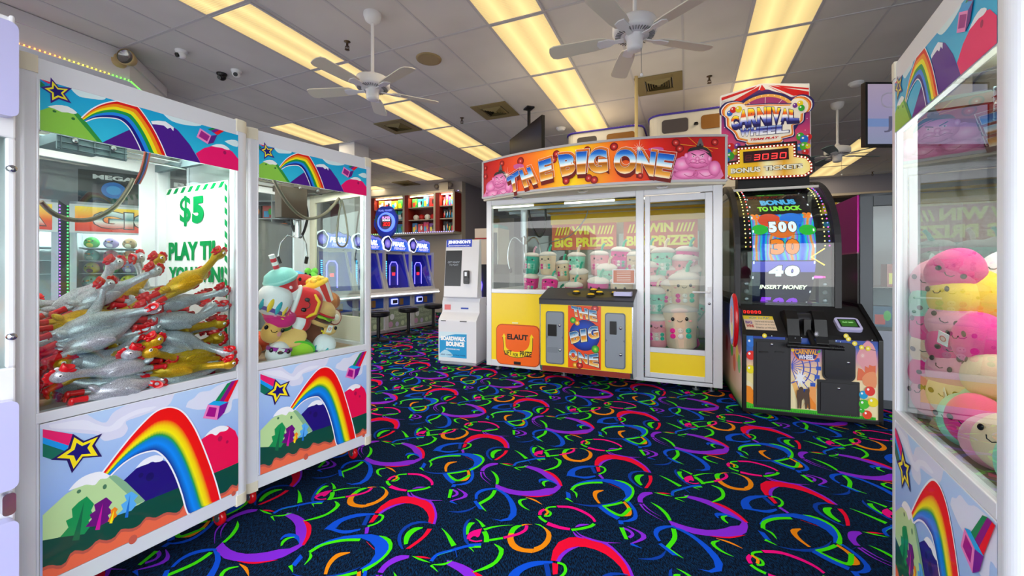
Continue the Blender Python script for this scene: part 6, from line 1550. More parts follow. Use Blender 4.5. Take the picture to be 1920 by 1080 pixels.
# control deck
th = math.atan2(.95-.73, .33)
def dc(u, v, h): return (u, .03+v*math.cos(th)-h*math.sin(th), .73+v*math.sin(th)+h*math.cos(th))
def dq(px, py):
    lo, hi = -.05, .5
    for _ in range(30):
        m_ = (lo+hi)/2; _, y, z = dc(0, m_, 0); p = hit(OC, RZC, px, py, y)
        if p[2] < z: hi = hi; lo = m_ if False else lo
        if p[2] > z: lo = m_
        else: hi = m_
    return (hit(OC, RZC, px, py, dc(0, lo, 0)[1])[0], lo)
def Zd(x, y): return dq(1370+x/4.32, 560+y/4.32)
mb = MB(); cv = Cv(mb, lambda u, v, h: dc(u, v, .001+h)); a_ = Zd(128, 118); b__ = Zd(300, 80)
cv.rect(.045, .25, .215, .31, BLACK); LEDR = mat('#ff2018', .4, emit=2.2); LEDD = mat('#3c0a0a', .4)
cv.seg7('00000', .055, .26, .02, .04, .011, LEDR, LEDD); mb.build('credit_display', tcw)
mb = MB(); cv = Cv(mb, lambda u, v, h: dc(u, v, .001+h)); cv.rect(.04, .03, .285, .225, pr('#e8d0b8')); cv.rect(.04, .175, .285, .225, pr('#f0d828')); cv.text('HOW TO PLAY', .09, .182, .26, .215, pr('#2878b0'), .02)
for k, s_ in enumerate(('1.Grab the handle with two hands', '2.Pull down to spin the wheel!', '3.Have fun and WIN BIG!')): cv.text(s_, .125, .135-k*.042, .278, .158-k*.042, pr('#302828'), .01)
cv.text('BIG', .05, .11, .105, .15, pr('#8050a0'), .05); cv.text('WINS', .05, .06, .11, .10, pr('#c03030'), .05); mb.build('instruction_card', tcw)
# lever housing and handle
x0, x1 = Z(430, 200)[0]+.03, Z(800, 200)[0]-.01; xm = (x0+x1)/2
mb = MB(); 
for xa, xb in ((x0, x0+.09), (x1-.09, x1)):
    mb.prism([(.02, .62), (-.03, .66), (.0, .72), (.03, .86), (.10, .93), (.24, .90), (.26, .80)], 'X', xa, xb, mat('#101012', .4))
mb.cyl((x0+.09, .14, .845), (x1-.09, .14, .845), .06, mat('#26262a', .35), 22)
for xa in (x0-.02, x1-.07): mb.box(xa, xa+.12, -.012, 0.0, .66, .70, mat('#101012', .4))
mb.build('lever_housing', tcw, .006)
mb = MB(); lx = Z(650, 300)[0]; mb.box(xm-.02, xm+.03, .02, .06, .70, .86, BLACK); mb.tube([(xm+.005, .1, .84), (xm+.03, -.06, .64)], .022, BLACK, 10)
h0, h1 = hc(1370+455/4.32, 560+385/4.32, -.08), hc(1370+918/4.32, 560+402/4.32, -.08)
zz = (h0[1]+h1[1])/2; mb.tube([(h0[0], -.08, zz+.005), (h1[0], -.08, zz-.0)], .018, BLACK, 14)
for k in range(9):
    for s in (0, 1):
        xx = h0[0]+.01+k*.011 if s == 0 else h1[0]-.01-k*.012; mb.lathe([(.018, -.003), (.021, 0), (.018, .003)], (xx, -.08, zz+.002), mat('#0c0c10', .6), 14, 'X')
mb.build('pull_handle', tcw)
# card reader on the deck
xr0, xr1 = Z(880, 190)[0]+.02, Z(1068, 190)[0]+.035; vm = .12
mb = MB(); pts = rr(xr0, xr1, .05, .21, .03); n_ = len(pts)
mb.add([dc(u, v, 0) for u, v in pts]+[dc(u, v, .03) for u, v in pts], [list(range(n_, 2*n_))]+[(i, (i+1) % n_, n_+(i+1) % n_, n_+i) for i in range(n_)], LAV); cr_ = mb.build('card_reader', tcw, .004)
mb = MB(); cv = Cv(mb, lambda u, v, h: dc(u, v, .031+h)); cv.rect(xr0+.02, .08, xr1-.02, .185, mat('#20242c', .2)); cv.rect(xr0+.032, .09, xr1-.032, .175, mat('#2c5c20', .3, emit=.5))
cv.text('PLAY CARD', xr0+.05, .135, xr1-.05, .15, mat('#a0e090', .4, emit=.8), .02); mb.build('reader_screen', cr_)
mb = MB(); c_ = (Z(800, 40)[0]+.06, .42, .95); mb.box(c_[0]-.07, c_[0]+.08, c_[1]-.05, c_[1]+.08, .95, .975, BLACK); cv = Cv(mb, lambda u, v, h: (u, v, .976+h)); cv.rect(c_[0]-.055, c_[1]-.04, c_[0]+.065, c_[1]+.06, mat('#30a0a8', .3, emit=.4)); cv.rect(c_[0]-.05, c_[1]+.02, c_[0]+.06, c_[1]+.05, mat('#e8e040', .3, emit=.4)); mb.build('sticker_plate', tcw)
# cabinet with the curved clear cover
CX0, CX1 = .0, .86; AY, AZ, AR_ = 1.10, 1.46, .76
def arc(r_, a0=180, a1=80, n=18): return [(AY+r_*math.cos(math.radians(a0+(a1-a0)*k/n)), AZ+r_*math.sin(math.radians(a0+(a1-a0)*k/n))) for k in range(n+1)]
GB = mat('#26262a', .45, name='gunmetal')
for x0_, x1_ in ((CX0, CX0+.045), (CX1-.05, CX1)):
    mb = MB(); o_ = [(AY-AR_, .93)]+arc(AR_)+arc(AR_-.075, 80, 180)+[(AY-AR_+.075, .93)]; n_ = len(o_)
    H_ = n_//2
    for k in range(H_-1):
        q = [o_[k], o_[k+1], o_[n_-2-k], o_[n_-1-k]]; mb.prism(q, 'X', x0_, x1_, GB)
    mb.build('arch', tcw)
mb = MB(); mb.box(CX0, CX1, 1.22, 1.27, .9, 2.22, BLACKM); mb.box(CX0+.0, CX1, 1.05, 1.27, 2.16, 2.22, BLACKM); mb.box(CX0+.045, CX1-.05, .46, 1.24, .94, .96, BLACK); mb.build('cabinet_back', tcw)
for x0_, nm in ((CX0+.006, 'L'), (CX1-.012, 'R')):
    mb = MB(); P = [(AY-AR_+.03, .95)]+arc(AR_-.03)+[(1.22, 2.18), (1.22, .95)]; mb.prism(P, 'X', x0_, x0_+.004, GLASS); mb.build('side_window', tcw)
mb = MB(); P = [(AY-AR_+.01, .95)]+arc(AR_-.01); P2 = [(AY-AR_+.016, .95)]+arc(AR_-.016)
for k in range(len(P)-1): mb.prism([P[k], P[k+1], P2[k+1], P2[k]], 'X', CX0+.045, CX1-.05, GLASS)
mb.build('clear_cover', tcw)
a_ = math.radians(118); yb_, zb_ = AY+(AR_-.01)*math.cos(a_), AZ+(AR_-.01)*math.sin(a_)
mb = MB(); mb.box(CX0+.045, CX1-.05, yb_-.012, yb_+.006, zb_-.012, zb_+.012, mat('#d0ccc8', .3)); mb.build('cover_strip', tcw)
# the wheel: a wide drum with holographic prize segments
WX0, WX1, WR = .17, .70, .64
m, nt, b = _nodes('holographic_foil')
tc = nt.nodes.new('ShaderNodeTexCoord'); wv_ = nt.nodes.new('ShaderNodeTexWave'); wv_.inputs['Scale'].default_value = 2.2; wv_.inputs['Distortion'].default_value = 5; wv_.inputs['Detail'].default_value = 2
nt.links.new(tc.outputs['Object'], wv_.inputs['Vector']); cr = nt.nodes.new('ShaderNodeValToRGB'); e = cr.color_ramp.elements
e[0].color = lin('#1850e0'); e[1].color = lin('#f08820'); e[1].position = 1
for p_, c in ((.22, '#18a8e8'), (.4, '#20c890'), (.55, '#5868f0'), (.7, '#a060e0'), (.86, '#30b8e0')): e.new(p_).color = lin(c)
nt.links.new(wv_.outputs['Fac'], cr.inputs[0]); nt.links.new(cr.outputs[0], b.inputs['Base Color']); nt.links.new(cr.outputs[0], b.inputs['Emission Color']); b.inputs['Emission Strength'].default_value = .55; b.inputs['Roughness'].default_value = .25
HOLO = m
mb = MB(); mb.cyl((WX0, AY, AZ), (WX1, AY, AZ), WR, mat('#101020', .4), 64); mb.build('wheel_drum', tcw)
def wfn(u, v, h): a_ = PI-v; return (u, AY+(WR+h)*math.cos(a_), AZ+(WR+h)*math.sin(a_))     # v = angle up from the front
SEG = 2*PI/18
DN = mat('#0c1030', .4); WN = mat('#f0f4ff', .3, emit=.6); ON = mat('#f8801c', .3, emit=.6)
mb = MB(); cv = Cv(mb, wfn, step=.0002, h0=.003)
def srect(u0, v0, u1, v1, m_):
    n_ = 6; vs = []; 
    for k in range(n_+1): v = v0+(v1-v0)*k/n_; vs += [wfn(u0, v, cv.h), wfn(u1, v, cv.h)]
    cv.mb.add(vs, [(2*k, 2*k+1, 2*k+3, 2*k+2) for k in range(n_)], m_); cv.up()
def zang(py):   # screen row to angle on the drum at px 1463
    lo, hi = -1.2, 1.5
    for _ in range(30):
        m_ = (lo+hi)/2; x, y, z = wfn(.43, m_, 0); X, Y, _z = w2(OC, RZC, x, y); pyy = HZ-(z-CH)*FPX/Y
        if pyy > py: lo = m_
        else: hi = m_
    return lo
R_ = lambda y: zang(330+y/4)
for y0, y1, m_ in ((95, 290, mat('#241c24', .4)), (290, 438, HOLO), (442, 632, HOLO), (640, 720, mat('#6a68d8', .35, emit=.5)), (720, 990, mat('#181c4c', .3, emit=.1))): srect(WX0, R_(y1), WX1, R_(y0), m_)
cv.h = .007; cv.text('SPELL', .31, R_(150), .56, R_(120), mat('#60e040', .3, emit=.6), .04); cv.text('BONUS', .29, R_(222), .60, R_(185), mat('#58b8f8', .3, emit=.6), .06); cv.text('TO UNLOCK', .25, R_(266), .63, R_(232), mat('#90e840', .3, emit=.6), .06)
for u, v, ru, c in ((.33, 330, .10, '#e84828'), (.52, 330, .10, '#2878e8'), (.24, 400, .07, '#28b838'), (.64, 410, .07, '#28b838'), (.43, 400, .12, '#f07020')): cv.ell(u, R_(v), ru, ru*1.2, mat(c, .3, emit=.45))
for u0 in (.175, .62): cv.text('30', u0, R_(325), u0+.075, R_(285), ON, .06)
def big(txt, u0, v0, u1, v1, m_):
    w_ = (u1-u0)/len(txt)
    for i_, c_ in enumerate(txt): a_ = u0+w_*i_+.006; b__ = u0+w_*(i_+1)-.006; cv.text(c_, a_-.006, v0-.008, b__+.006, v1+.008, DN, .09); cv.h -= cv.st
    cv.up()
    for i_, c_ in enumerate(txt): a_ = u0+w_*i_+.006; b__ = u0+w_*(i_+1)-.006; cv.text(c_, a_, v0, b__, v1, m_, .07); cv.h -= cv.st
    cv.up()
big('500', .31, R_(425), .56, R_(345), WN); big('30', .32, R_(588), .57, R_(475), ON); big('40', .31, R_(750), .58, R_(670), WN); big('500', .27, R_(975), .62, R_(905), mat('#9838f0', .3, emit=.8))
for k in range(10):
    for u in (WX0+.012, WX1-.012): cv.rect(u-.006, -.9+k*.24, u+.006, -.86+k*.24, mat('#f0f0ff', .3, emit=.8))
mb.build('wheel_face', tcw)
mb = MB(); y_, z_ = AY-AR_+.045, hc(1463, 538, .40)[1]; cv = Cv(mb, lambda u, v, h: (u, y_-h, v)); cv.text('INSERT MONEY', .215, z_-.02, .60, z_+.02, mat('#f4f4d8', .4, emit=1.0), .03, shear=.01); mb.build('insert_money_sign', tcw)
AMB = mat('#ffc840', .4, emit=3.0)
mb = MB(); q = hit(OC, RZC, 1521, 482, .40); r_ = hit(OC, RZC, 1546, 466, .40); s__ = hit(OC, RZC, 1546, 497, .40); mb.tube([r_, q, s__], .005, AMB, 6); mb.build('pointer_arrow', tcw)
for x in (.055, CX1-.16):      # speaker towers beside the wheel
    mb = MB(); mb.box(x, x+.10, AY-AR_+.05, AY-AR_+.13, .95, 1.20, BLACK)
    for z in (1.0, 1.075, 1.15): mb.lathe([(.001, -.004), (.018, -.006), (.022, 0)], (x+.05, AY-AR_+.05, z), STEEL if z != 1.075 else mat('#8a8c92', .5), 14, 'Y')
    mb.build('speaker_tower', tcw)
for x, cs in ((.10, ('#f8d860', '#ffe890')), (.14, ('#ff3030', '#f0f0ff')), (CX1-.11, ('#ffe060', '#ffe890')), (CX1-.075, ('#ff40d0', '#7070ff'))):
    mb = MB()
    for k in range(26):
        a_ = math.radians(176-k*3.6); mb.ell((x, AY+(AR_-.05)*math.cos(a_), AZ+(AR_-.05)*math.sin(a_)), .006, mat(cs[k % 2], .4, emit=3.0), u=6, v=4)
    mb.build('light_dots', tcw)
mb = MB(); mb.box(CX1-.052, CX1+.0, AY-.3, AY+.12, 1.2, 1.22, mat('#ff40c8', .4, emit=3.0)); mb.build('pink_tube', tcw)
# round player token sign on the left side
mb = MB(); P = rr(-.06, -.03, 0, 1, .01); cc = (-.05, .10, .82)
mb.lathe([(.001, -.018), (.17, -.018), (.185, -.008), (.185, .008), (.17, .018), (.001, .018)], (0, 0, 0), RED, 36, 'X')
mb.v = [(cc[0]+x, cc[1]+y*.75, cc[2]+z*1.35) for x, y, z in mb.v]; sp_ = mb.build('side_badge', tcw)
mb = MB(); cv = Cv(mb, lambda u, v, h: (cc[0]-.019-h, cc[1]+u*.75, cc[2]+v*1.35)); cv.ell(0, 0, .165, .165, pr('#3868c8')); cv.ell(0, -.02, .12, .11, pr('#f0d8d0')); cv.ell(.02, .03, .08, .07, pr('#e85030')); cv.ell(-.02, -.06, .06, .05, pr('#f0e040')); mb.build('badge_art', sp_)
for x in (.1, WC-.12):
    for y in (.08, 1.1):
        mb = MB(); mb.cyl((x, y, 0), (x, y, .012), .035, STEEL, 14); mb.cyl((x, y, .012), (x, y, .045), .012, STEEL, 10); mb.build('foot', tcw)
# ---- the topper sign
DS = .75; S2 = lambda x, y: (lambda p: (p[0], p[2]))(hit(OC, RZC, 1340+x/5.54, 150+y/5.54, DS))
mb = MB()
def sol(pts, y0, y1, m_, s=0):
    P = [S2(*p) for p in pts]; P = spline(P+[P[0]], s)[:-1] if s else P
    mb.prism(P, 'Y', y0, y1, m_)
sol([(62,165),(480,38),(500,36),(985,36),(990,310),(998,330),(1000,800),(95,860),(62,600)], DS, DS+.06, WHITE)
sol([(95,900),(130,860),(240,845),(230,700),(840,648),(845,775),(960,790),(1020,860),(1022,960),(940,1010),(180,1042),(110,1010)], DS-.05, DS, BLACK)
sg = mb.build('topper_sign', tcw, .003)
mb = MB(); cv = Cv(mb, lambda u, v, h: (u, DS-h, v), step=.0001, h0=.001)
PS = lambda pts, m_, s=0: cv.poly([S2(*p) for p in pts], m_ if not isinstance(m_, str) else pr(m_), smooth=s)
PS([(70,172),(480,46),(978,44),(982,310),(990,335),(992,795),(95,850),(70,600)], ramp('sign_night', [(0, '#f08098'), (.3, '#d8407c'), (.55, '#7c3080'), (1, '#2c1c58')], 'Y'))
# set uv for the night sky by height
for i in range(len(mb.v)):
    mb.uv[i] = (0, (mb.v[i][2]-S2(0, 850)[1])/(S2(0, 46)[1]-S2(0, 850)[1]))
tent = [(70,300),(70,172),(480,46),(978,44),(978,180)]
PS([(70,172),(480,46),(978,44),(978,140),(900,150),(800,178),(560,100),(500,96),(440,110),(300,200),(160,225),(70,240)], '#f0ece8')
for a__, b2, c__, d__ in (((70,185),(440,62),(400,95),(72,215)), ((110,262),(470,60),(455,105),(260,225)), ((465,105),(490,48),(530,100),(490,112)), ((560,55),(978,120),(978,150),(820,165)), ((600,50),(978,84),(978,100),(700,78)), ((540,55),(620,100),(800,180),(720,140))): PS([a__, b2, c__, d__], '#d81818')
PS([(72,220),(200,205),(110,300),(72,320)], '#d8d0d0'); PS([(72,330),(105,300),(72,400)], '#c81818'); PS([(900,170),(978,150),(978,185),(920,200)], '#d81818')
c_ = S2(520, 400)
for R__, w_, c in ((375, .05, '#2c2468'), (340, .035, '#f0b050'), (300, .14, '#a83878')):
    q_ = abs(S2(520+R__, 400)[0]-c_[0]); cv.ring(c_[0], c_[1], q_, q_*.86, w_*.9, pr(c), 48)
for k in range(30):
    a_ = 2*PI*k/30; q_ = abs(S2(520+328, 400)[0]-c_[0]); cv.ell(c_[0]+q_*math.cos(a_), c_[1]+q_*.85*math.sin(a_), .007, .007, pr('#ffe0a0'), n=8)
for k in range(10): a_ = 2*PI*k/10+.3; cv.line([c_, (c_[0]+.26*math.cos(a_), c_[1]+.22*math.sin(a_))], .006, pr('#e8c8d8'))
LOGO = [(95,370),(90,320),(130,270),(170,250),(240,240),(300,250),(330,275),(560,262),(790,262),(800,215),(840,185),(920,185),(980,230),(985,290),(955,335),(905,350),(900,420),(860,455),(800,470),(808,540),(790,575),(690,600),(680,640),(350,665),(340,630),(250,610),(225,560),(190,520),(140,480),(135,400)]
for g_, c in ((1.10, '#2c2468'), (1.055, '#f8f4f4'), (1.03, '#e85818'), (1.0, '#f8b040'), (.965, '#fff8ec')):
    PS([(530+(x-530)*g_, 425+(y-425)*(g_+.03*(g_-1)*8)) for x, y in LOGO], c, 2)
CL1 = ramp('carnival_letters', [(0, '#281c70'), (.22, '#5868c8'), (.40, '#f4f4ff'), (.5, '#fff8e0'), (.58, '#e04818'), (.74, '#f08020'), (.85, '#f8d820'), (1, '#fff060')], 'Y', emit=.15)
CL2 = ramp('wheel_letters', [(0, '#fcfcff'), (.3, '#d8dcf4'), (.62, '#3c48b0'), (.75, '#2c3498'), (1, '#a8c0f0')], 'Y', emit=.15)
xs = [(170,250),(250,345),(345,440),(440,540),(540,585),(590,680),(685,770),(770,870)]
for i_, (ch_, (xa, xb)) in enumerate(zip('CARNIVAL', xs)):
    f_ = lambda x: ((x-520)/350)**2; up_ = lambda x: 285+f_(x)*55-(x-520)*.03; dn = lambda x: 450+f_(x)*15-(x-520)*.11
    if ch_ == 'C': up_ = lambda x: 375; 
    Q = [S2(xa, up_(xa)), S2(xb, up_(xb)), S2(xb, dn(xb)), S2(xa, dn(xa))]; Qs = [S2(xa+4, up_(xa)+22), S2(xb+4, up_(xb)+22), S2(xb+4, dn(xb)+26), S2(xa+4, dn(xa)+26)]
    cv.glyph(ch_, Qs, pr('#20185c'), .06, .03)
    h_ = cv.h; cv.glyph(ch_, Q, pr('#20185c'), .06, .03); cv.glyph(ch_, Q, CL1, .06)
for ch_, (xa, xb) in zip('WHEEL', [(262,370),(375,460),(465,545),(550,635),(640,770)]):
    up_ = lambda x: 508-(x-262)*.09; dn = lambda x: 592-(x-262)*.09
    Q = [S2(xa, up_(xa)), S2(xb, up_(xb)), S2(xb-4, dn(xb)), S2(xa-4, dn(xa))]; cv.glyph(ch_, Q, pr('#20185c'), .06, .04); cv.glyph(ch_, Q, CL2, .06)
a_, b__ = S2(358, 634), S2(655, 574); cv.text('TEAM PLAY', a_[0], a_[1]-.0, b__[0], b__[1]-.012, pr('#d01828'), .05, shear=.012)
def bal(x, y, r, c):
    p = S2(x, y); q_ = abs(S2(x+r, y)[0]-p[0]); cv.ell(p[0], p[1], q_, q_*1.12, pr(c)); cv.ell(p[0]-q_*.3, p[1]+q_*.4, q_*.28, q_*.3, pr('#f8f8f8'))
bal(155, 350, 30, '#2868d0'); bal(190, 315, 32, '#d82020'); bal(248, 308, 34, '#f0d818'); bal(832, 268, 26, '#7830a0'); bal(885, 248, 32, '#f4dc18'); bal(898, 295, 34, '#30b028')
for x, y, r, c in ((110,730,26,'#30a830'),(165,700,42,'#d82020'),(235,690,34,'#7838a8'),(130,755,40,'#2070d8'),(215,750,32,'#f0d818'),(110,810,28,'#d82020'),(160,795,42,'#38b030'),(130,830,24,'#2070d8'),(885,590,42,'#38b030'),(970,595,36,'#d82020'),(925,620,44,'#2070d8'),(880,700,40,'#2070d8'),(925,690,46,'#58c020'),(965,690,28,'#f0d818'),(940,752,34,'#d82020')): bal(x, y, r, c)
for x, y in ((100,500),(135,585),(935,525),(955,405),(90,640),(860,560)): p = S2(x, y); cv.ell(p[0], p[1], .004, .004, pr('#fff0ff'), n=8)
mb.build('sign_art', sg)
mb = MB(); cv = Cv(mb, lambda u, v, h: (u, DS-.05-h, v), step=.0001, h0=.001)
GLD = ramp('sign_gold', [(0, '#f8d020'), (.3, '#f0b818'), (.42, '#fff8c0'), (.6, '#e8a818'), (.8, '#fff0a0'), (1, '#f0c020')], 'X', emit=.15)
PB = [(98,905),(132,866),(242,850),(236,706),(836,655),(842,780),(958,795),(1014,862),(1016,955),(938,1004),(180,1036),(114,1005)]
PS = lambda pts, m_, s=0: cv.poly([(lambda p: (p[0], p[2]))(hit(OC, RZC, 1340+x/5.54, 150+y/5.54, DS-.05)) for x, y in pts], m_ if not isinstance(m_, str) else pr(m_), smooth=s)
S3 = lambda x, y: (lambda p: (p[0], p[2]))(hit(OC, RZC, 1340+x/5.54, 150+y/5.54, DS-.05))
PS(PB, '#a82010')
PI_ = [(118,915),(150,885),(262,868),(258,728),(814,680),(820,800),(945,815),(990,872),(990,940),(925,982),(190,1012),(135,985)]
PS(PI_, GLD); 
for i_ in range(len(mb.v)): mb.uv[i_] = ((mb.v[i_][0]-.02)/.8, 0)
# running bulbs around the edge
ed = [((a_[0]+b__[0])/2, (a_[1]+b__[1])/2) for a_, b__ in zip(PB, PI_)]; ed = resample([S3(*p) for p in ed+[ed[0]]], 64)
BUL_ = mat('#fff4c8', .4, emit=2.0)
for u, v in ed: cv.ell(u, v, .0075, .0075, BUL_, n=8)
PS([(293,748),(765,708),(770,825),(298,866)], '#300408')
a_ = S3(310, 850); b__ = S3(760, 735); n_ = 5; w_ = (b__[0]-a_[0])/n_
cv.seg7(' 3030'[:5], a_[0]+.004, a_[1]+.008, w_*.72, (b__[1]-a_[1])*.72, w_*.28, mat('#ff2828', .4, emit=3.2), mat('#6c1018', .4), .13)
for txt, xa, ya, xb, yb in (('BONUS', 165, 975, 475, 900), ('TICKETS', 505, 945, 915, 868)):
    a_, b__ = S3(xa, ya), S3(xb, yb); cv.text(txt, a_[0], a_[1]-.003, b__[0], b__[1]+.003, pr('#3c2408'), .10); cv.text(txt, a_[0], a_[1], b__[0], b__[1], pr('#fffce8'), .045)
mb.build('bonus_panel', sg)
mb = MB(); mb.box(.1, .75, DS+.05, DS+.2, 2.15, 2.35, BLACKM); mb.build('sign_mount', tcw)
# ================================================================ card kiosk
OK_ = (-1.0, 5.64); QK = (-.471, 5.46); RZK = frame(OK_, QK); WK = math.dist(OK_, QK)
hk = lambda px, py, d=0: (lambda p: (p[0], p[2]))(hit(OK_, RZK, px, py, d))
tk = thing('card_kiosk', 'white card kiosk with dark screen and blue BOARDWALK BOUNCE sticker', 'kiosk', (OK_[0], OK_[1], 0), RZK)
KW = mat('#e6e6ec', .35, coat=.2)
mb = MB(); mb.prism([(0, .04), (0, .60), (.06, .66), (.11, .70), (.11, .84), (.14, .90), (.34, .90), (.34, .04)], 'X', 0, WK, KW); mb.box(.01, WK-.01, .02, .33, 0, .04, mat('#a0a0a8', .5)); mb.build('pedestal', tk, .012, 3)
mb = MB(); tl = .09
mb.prism([(.06, .90), (.06+tl*.9, 1.68), (.20, 1.70), (.22, .90)], 'X', .045, WK-.015, KW); hd = mb.build('head', tk, .018, 4)
def kf(u, v, h): return (u, .06+tl*.9*(v-.90)/.78-h, v)
def kz(px, py):
    d = .06
    for _ in range(4): p = hit(OK_, RZK, px, py, d); d = .06+tl*.9*(p[2]-.9)/.78
    return (p[0], p[2])
q3 = lambda x, y: kz(620+x/3.6, 340+y/3.6)
mb = MB(); cv = Cv(mb, kf, h0=.001)
a, b_ = q3(782, 445), q3(955, 390); cv.rect(a[0], a[1], b_[0], b_[1], mat('#1c3cb0', .4, emit=.3)); cv.text("JENKINSON'S", a[0]+.02, a[1]+.035, b_[0]-.02, b_[1]-.012, mat('#f4f6ff', .4, emit=.3), .06); cv.text('BOARDWALK', a[0]+.03, a[1]+.010, b_[0]-.03, a[1]+.026, mat('#e8ecff', .4, emit=.3), .03)
mb.build('name_panel', hd)
mb = MB(); cv = Cv(mb, kf, h0=.001); a, b_ = q3(768, 706), q3(888, 466); cv.rect(a[0], a[1], b_[0], b_[1], mat('#16181c', .35)); cx = (a[0]+b_[0])/2
cv.text('GET READY', a[0]+.035, b_[1]-.175, b_[0]-.03, b_[1]-.150, mat('#9098a4', .4, emit=.25), .01); cv.text('TO PLAY!', a[0]+.06, b_[1]-.21, b_[0]-.05, b_[1]-.188, mat('#9098a4', .4, emit=.25), .01)
mb.build('screen', hd)
a, b_ = q3(903, 692), q3(940, 602); mb = MB(); y_ = kf(0, (a[1]+b_[1])/2, 0)[1]; mb.prism(rr(a[0], b_[0], a[1], b_[1], .015), 'Y', y_-.045, y_, BLACK); cd = mb.build('card_terminal', hd, .006)
mb = MB(); mb.box(a[0]+.02, b_[0]-.02, y_-.048, y_-.045, b_[1]-.075, b_[1]-.02, mat('#d8dce4', .3, emit=.3))
for i in range(3):
    for j in range(4): mb.box(a[0]+.02+i*.022, a[0]+.036+i*.022, y_-.049, y_-.045, a[1]+.015+j*.016, a[1]+.026+j*.016, mat('#5a5c60', .5))
mb.build('keypad', cd)
q4 = lambda x, y, d=0: hk(620+x/3.6, 340+y/3.6, d)
mb = MB(); cv = Cv(mb, lambda u, v, h: (u, -h, v), h0=.001)
a, b_ = q4(735, 1062+80), q4(918, 938); 
cv.rect(a[0], .10, b_[0], .44, pr('#1c9cd8')); cv.poly([(a[0], .44), (a[0]+.12, .445), (a[0]+.3, .44), (b_[0], .44), (b_[0], .42), (a[0]+.24, .415), (a[0]+.1, .385), (a[0], .35)], pr('#d8eef8'), smooth=2); cv.poly([(a[0], .14), (a[0]+.08, .20), (a[0]+.16, .17), (a[0]+.2, .12), (a[0]+.1, .10), (a[0], .10)], pr('#b8e0f4'), smooth=2)
cv.text('BOARDWALK', a[0]+.02, .325, b_[0]-.015, .385, pr('#ffffff'), .07, shear=.0); cv.text('BOUNCE', a[0]+.10, .25, b_[0]-.035, .315, pr('#ffffff'), .08)
cv.text('RECHARGEABLE CARD', a[0]+.1, .205, b_[0]-.1, .222, pr('#ffffff'), .02); cv.text('RIDES  GAMES  ATTRACTIONS', a[0]+.02, .125, b_[0]-.02, .142, pr('#1c3c80'), .02)
mb.build('sticker', tk)
for x0, y0, x1, y1, m in ((872, 842, 918, 862, BLACK), (746, 872, 778, 880, BLACK)):
    a, b_ = q4(x0, y1), q4(x1, y0); mb = MB(); mb.box(a[0], b_[0], -.006, .002, min(a[1], .585), min(b_[1], .595), m); mb.build('slot', tk)
a, b_ = q4(770, 776, .11), q4(810, 748, .11); mb = MB(); mb.box(a[0], b_[0], .104, .112, .73, .80, pr('#e87070')); mb.build('red_notice', tk)
a, b_ = q4(880, 770, .11), q4(930, 764, .11); mb = MB(); mb.box(a[0], b_[0], .104, .112, .745, .765, mat('#2040b0', .4)); mb.build('card_slot', tk)
# black cabinet with the blue edge light behind the kiosk
p = (-.535, 6.35)
t = thing('light_edged_cabinet', 'black arcade cabinet with bent blue neon edge behind the white kiosk', 'arcade machine', (p[0], p[1], 0), -RA)
mb = MB(); mb.prism([(0, 0), (.0, .62), (.13, 1.05), (.02, 1.28), (.02, 1.36), (.6, 1.36), (.6, 0)], 'Y', 0.0, .6, BLACKM); mb.v = [(y*0+x*.5-.02, y+.0, z) for x, y, z in mb.v]; mb.build('body', t)
NEON = mat('#5848ff', .4, emit=6.0)
mb = MB(); mb.tube([(.02, -.012, .02), (.03, -.012, .62), (.085, -.012, 1.05), (.03, -.012, 1.28)], .011, NEON, 8); mb.build('neon_edge', t)
# trash bin
bx = at(902, 690, 5.62); t = thing('trash_bin', 'grey swing bin with black bag squeezed between kiosk and big crane', 'bin', (-.43, 5.60, 0), RZB)
t.location = (-.45, 5.97, 0)
GB2 = mat('#8c98a4', .5)
mb = MB()
def frus(mb, x0, x1, y0, y1, z0, X0, X1, Y0, Y1, z1, m): mb.add([(x0,y0,z0),(x1,y0,z0),(x1,y1,z0),(x0,y1,z0),(X0,Y0,z1),(X1,Y0,z1),(X1,Y1,z1),(X0,Y1,z1)], [(3,2,1,0),(4,5,6,7),(0,1,5,4),(1,2,6,5),(2,3,7,6),(3,0,4,7)], m)
frus(mb, .03, .15, -.10, .15, 0, 0, .16, -.14, .18, .78, GB2); mb.build('bin_body', t, .01)
mb = MB(); R3 = random.Random(4)
for k in range(26): a = 2*PI*k/26; mb.ell((.08+.085*math.cos(a), .02+.16*math.sin(a), .80+R3.uniform(-.015, .02)), (.025, .03, .035+R3.uniform(0, .015)), BLACK, (R3.random(), R3.random(), a), 8, 6)
mb.build('bin_bag', t)
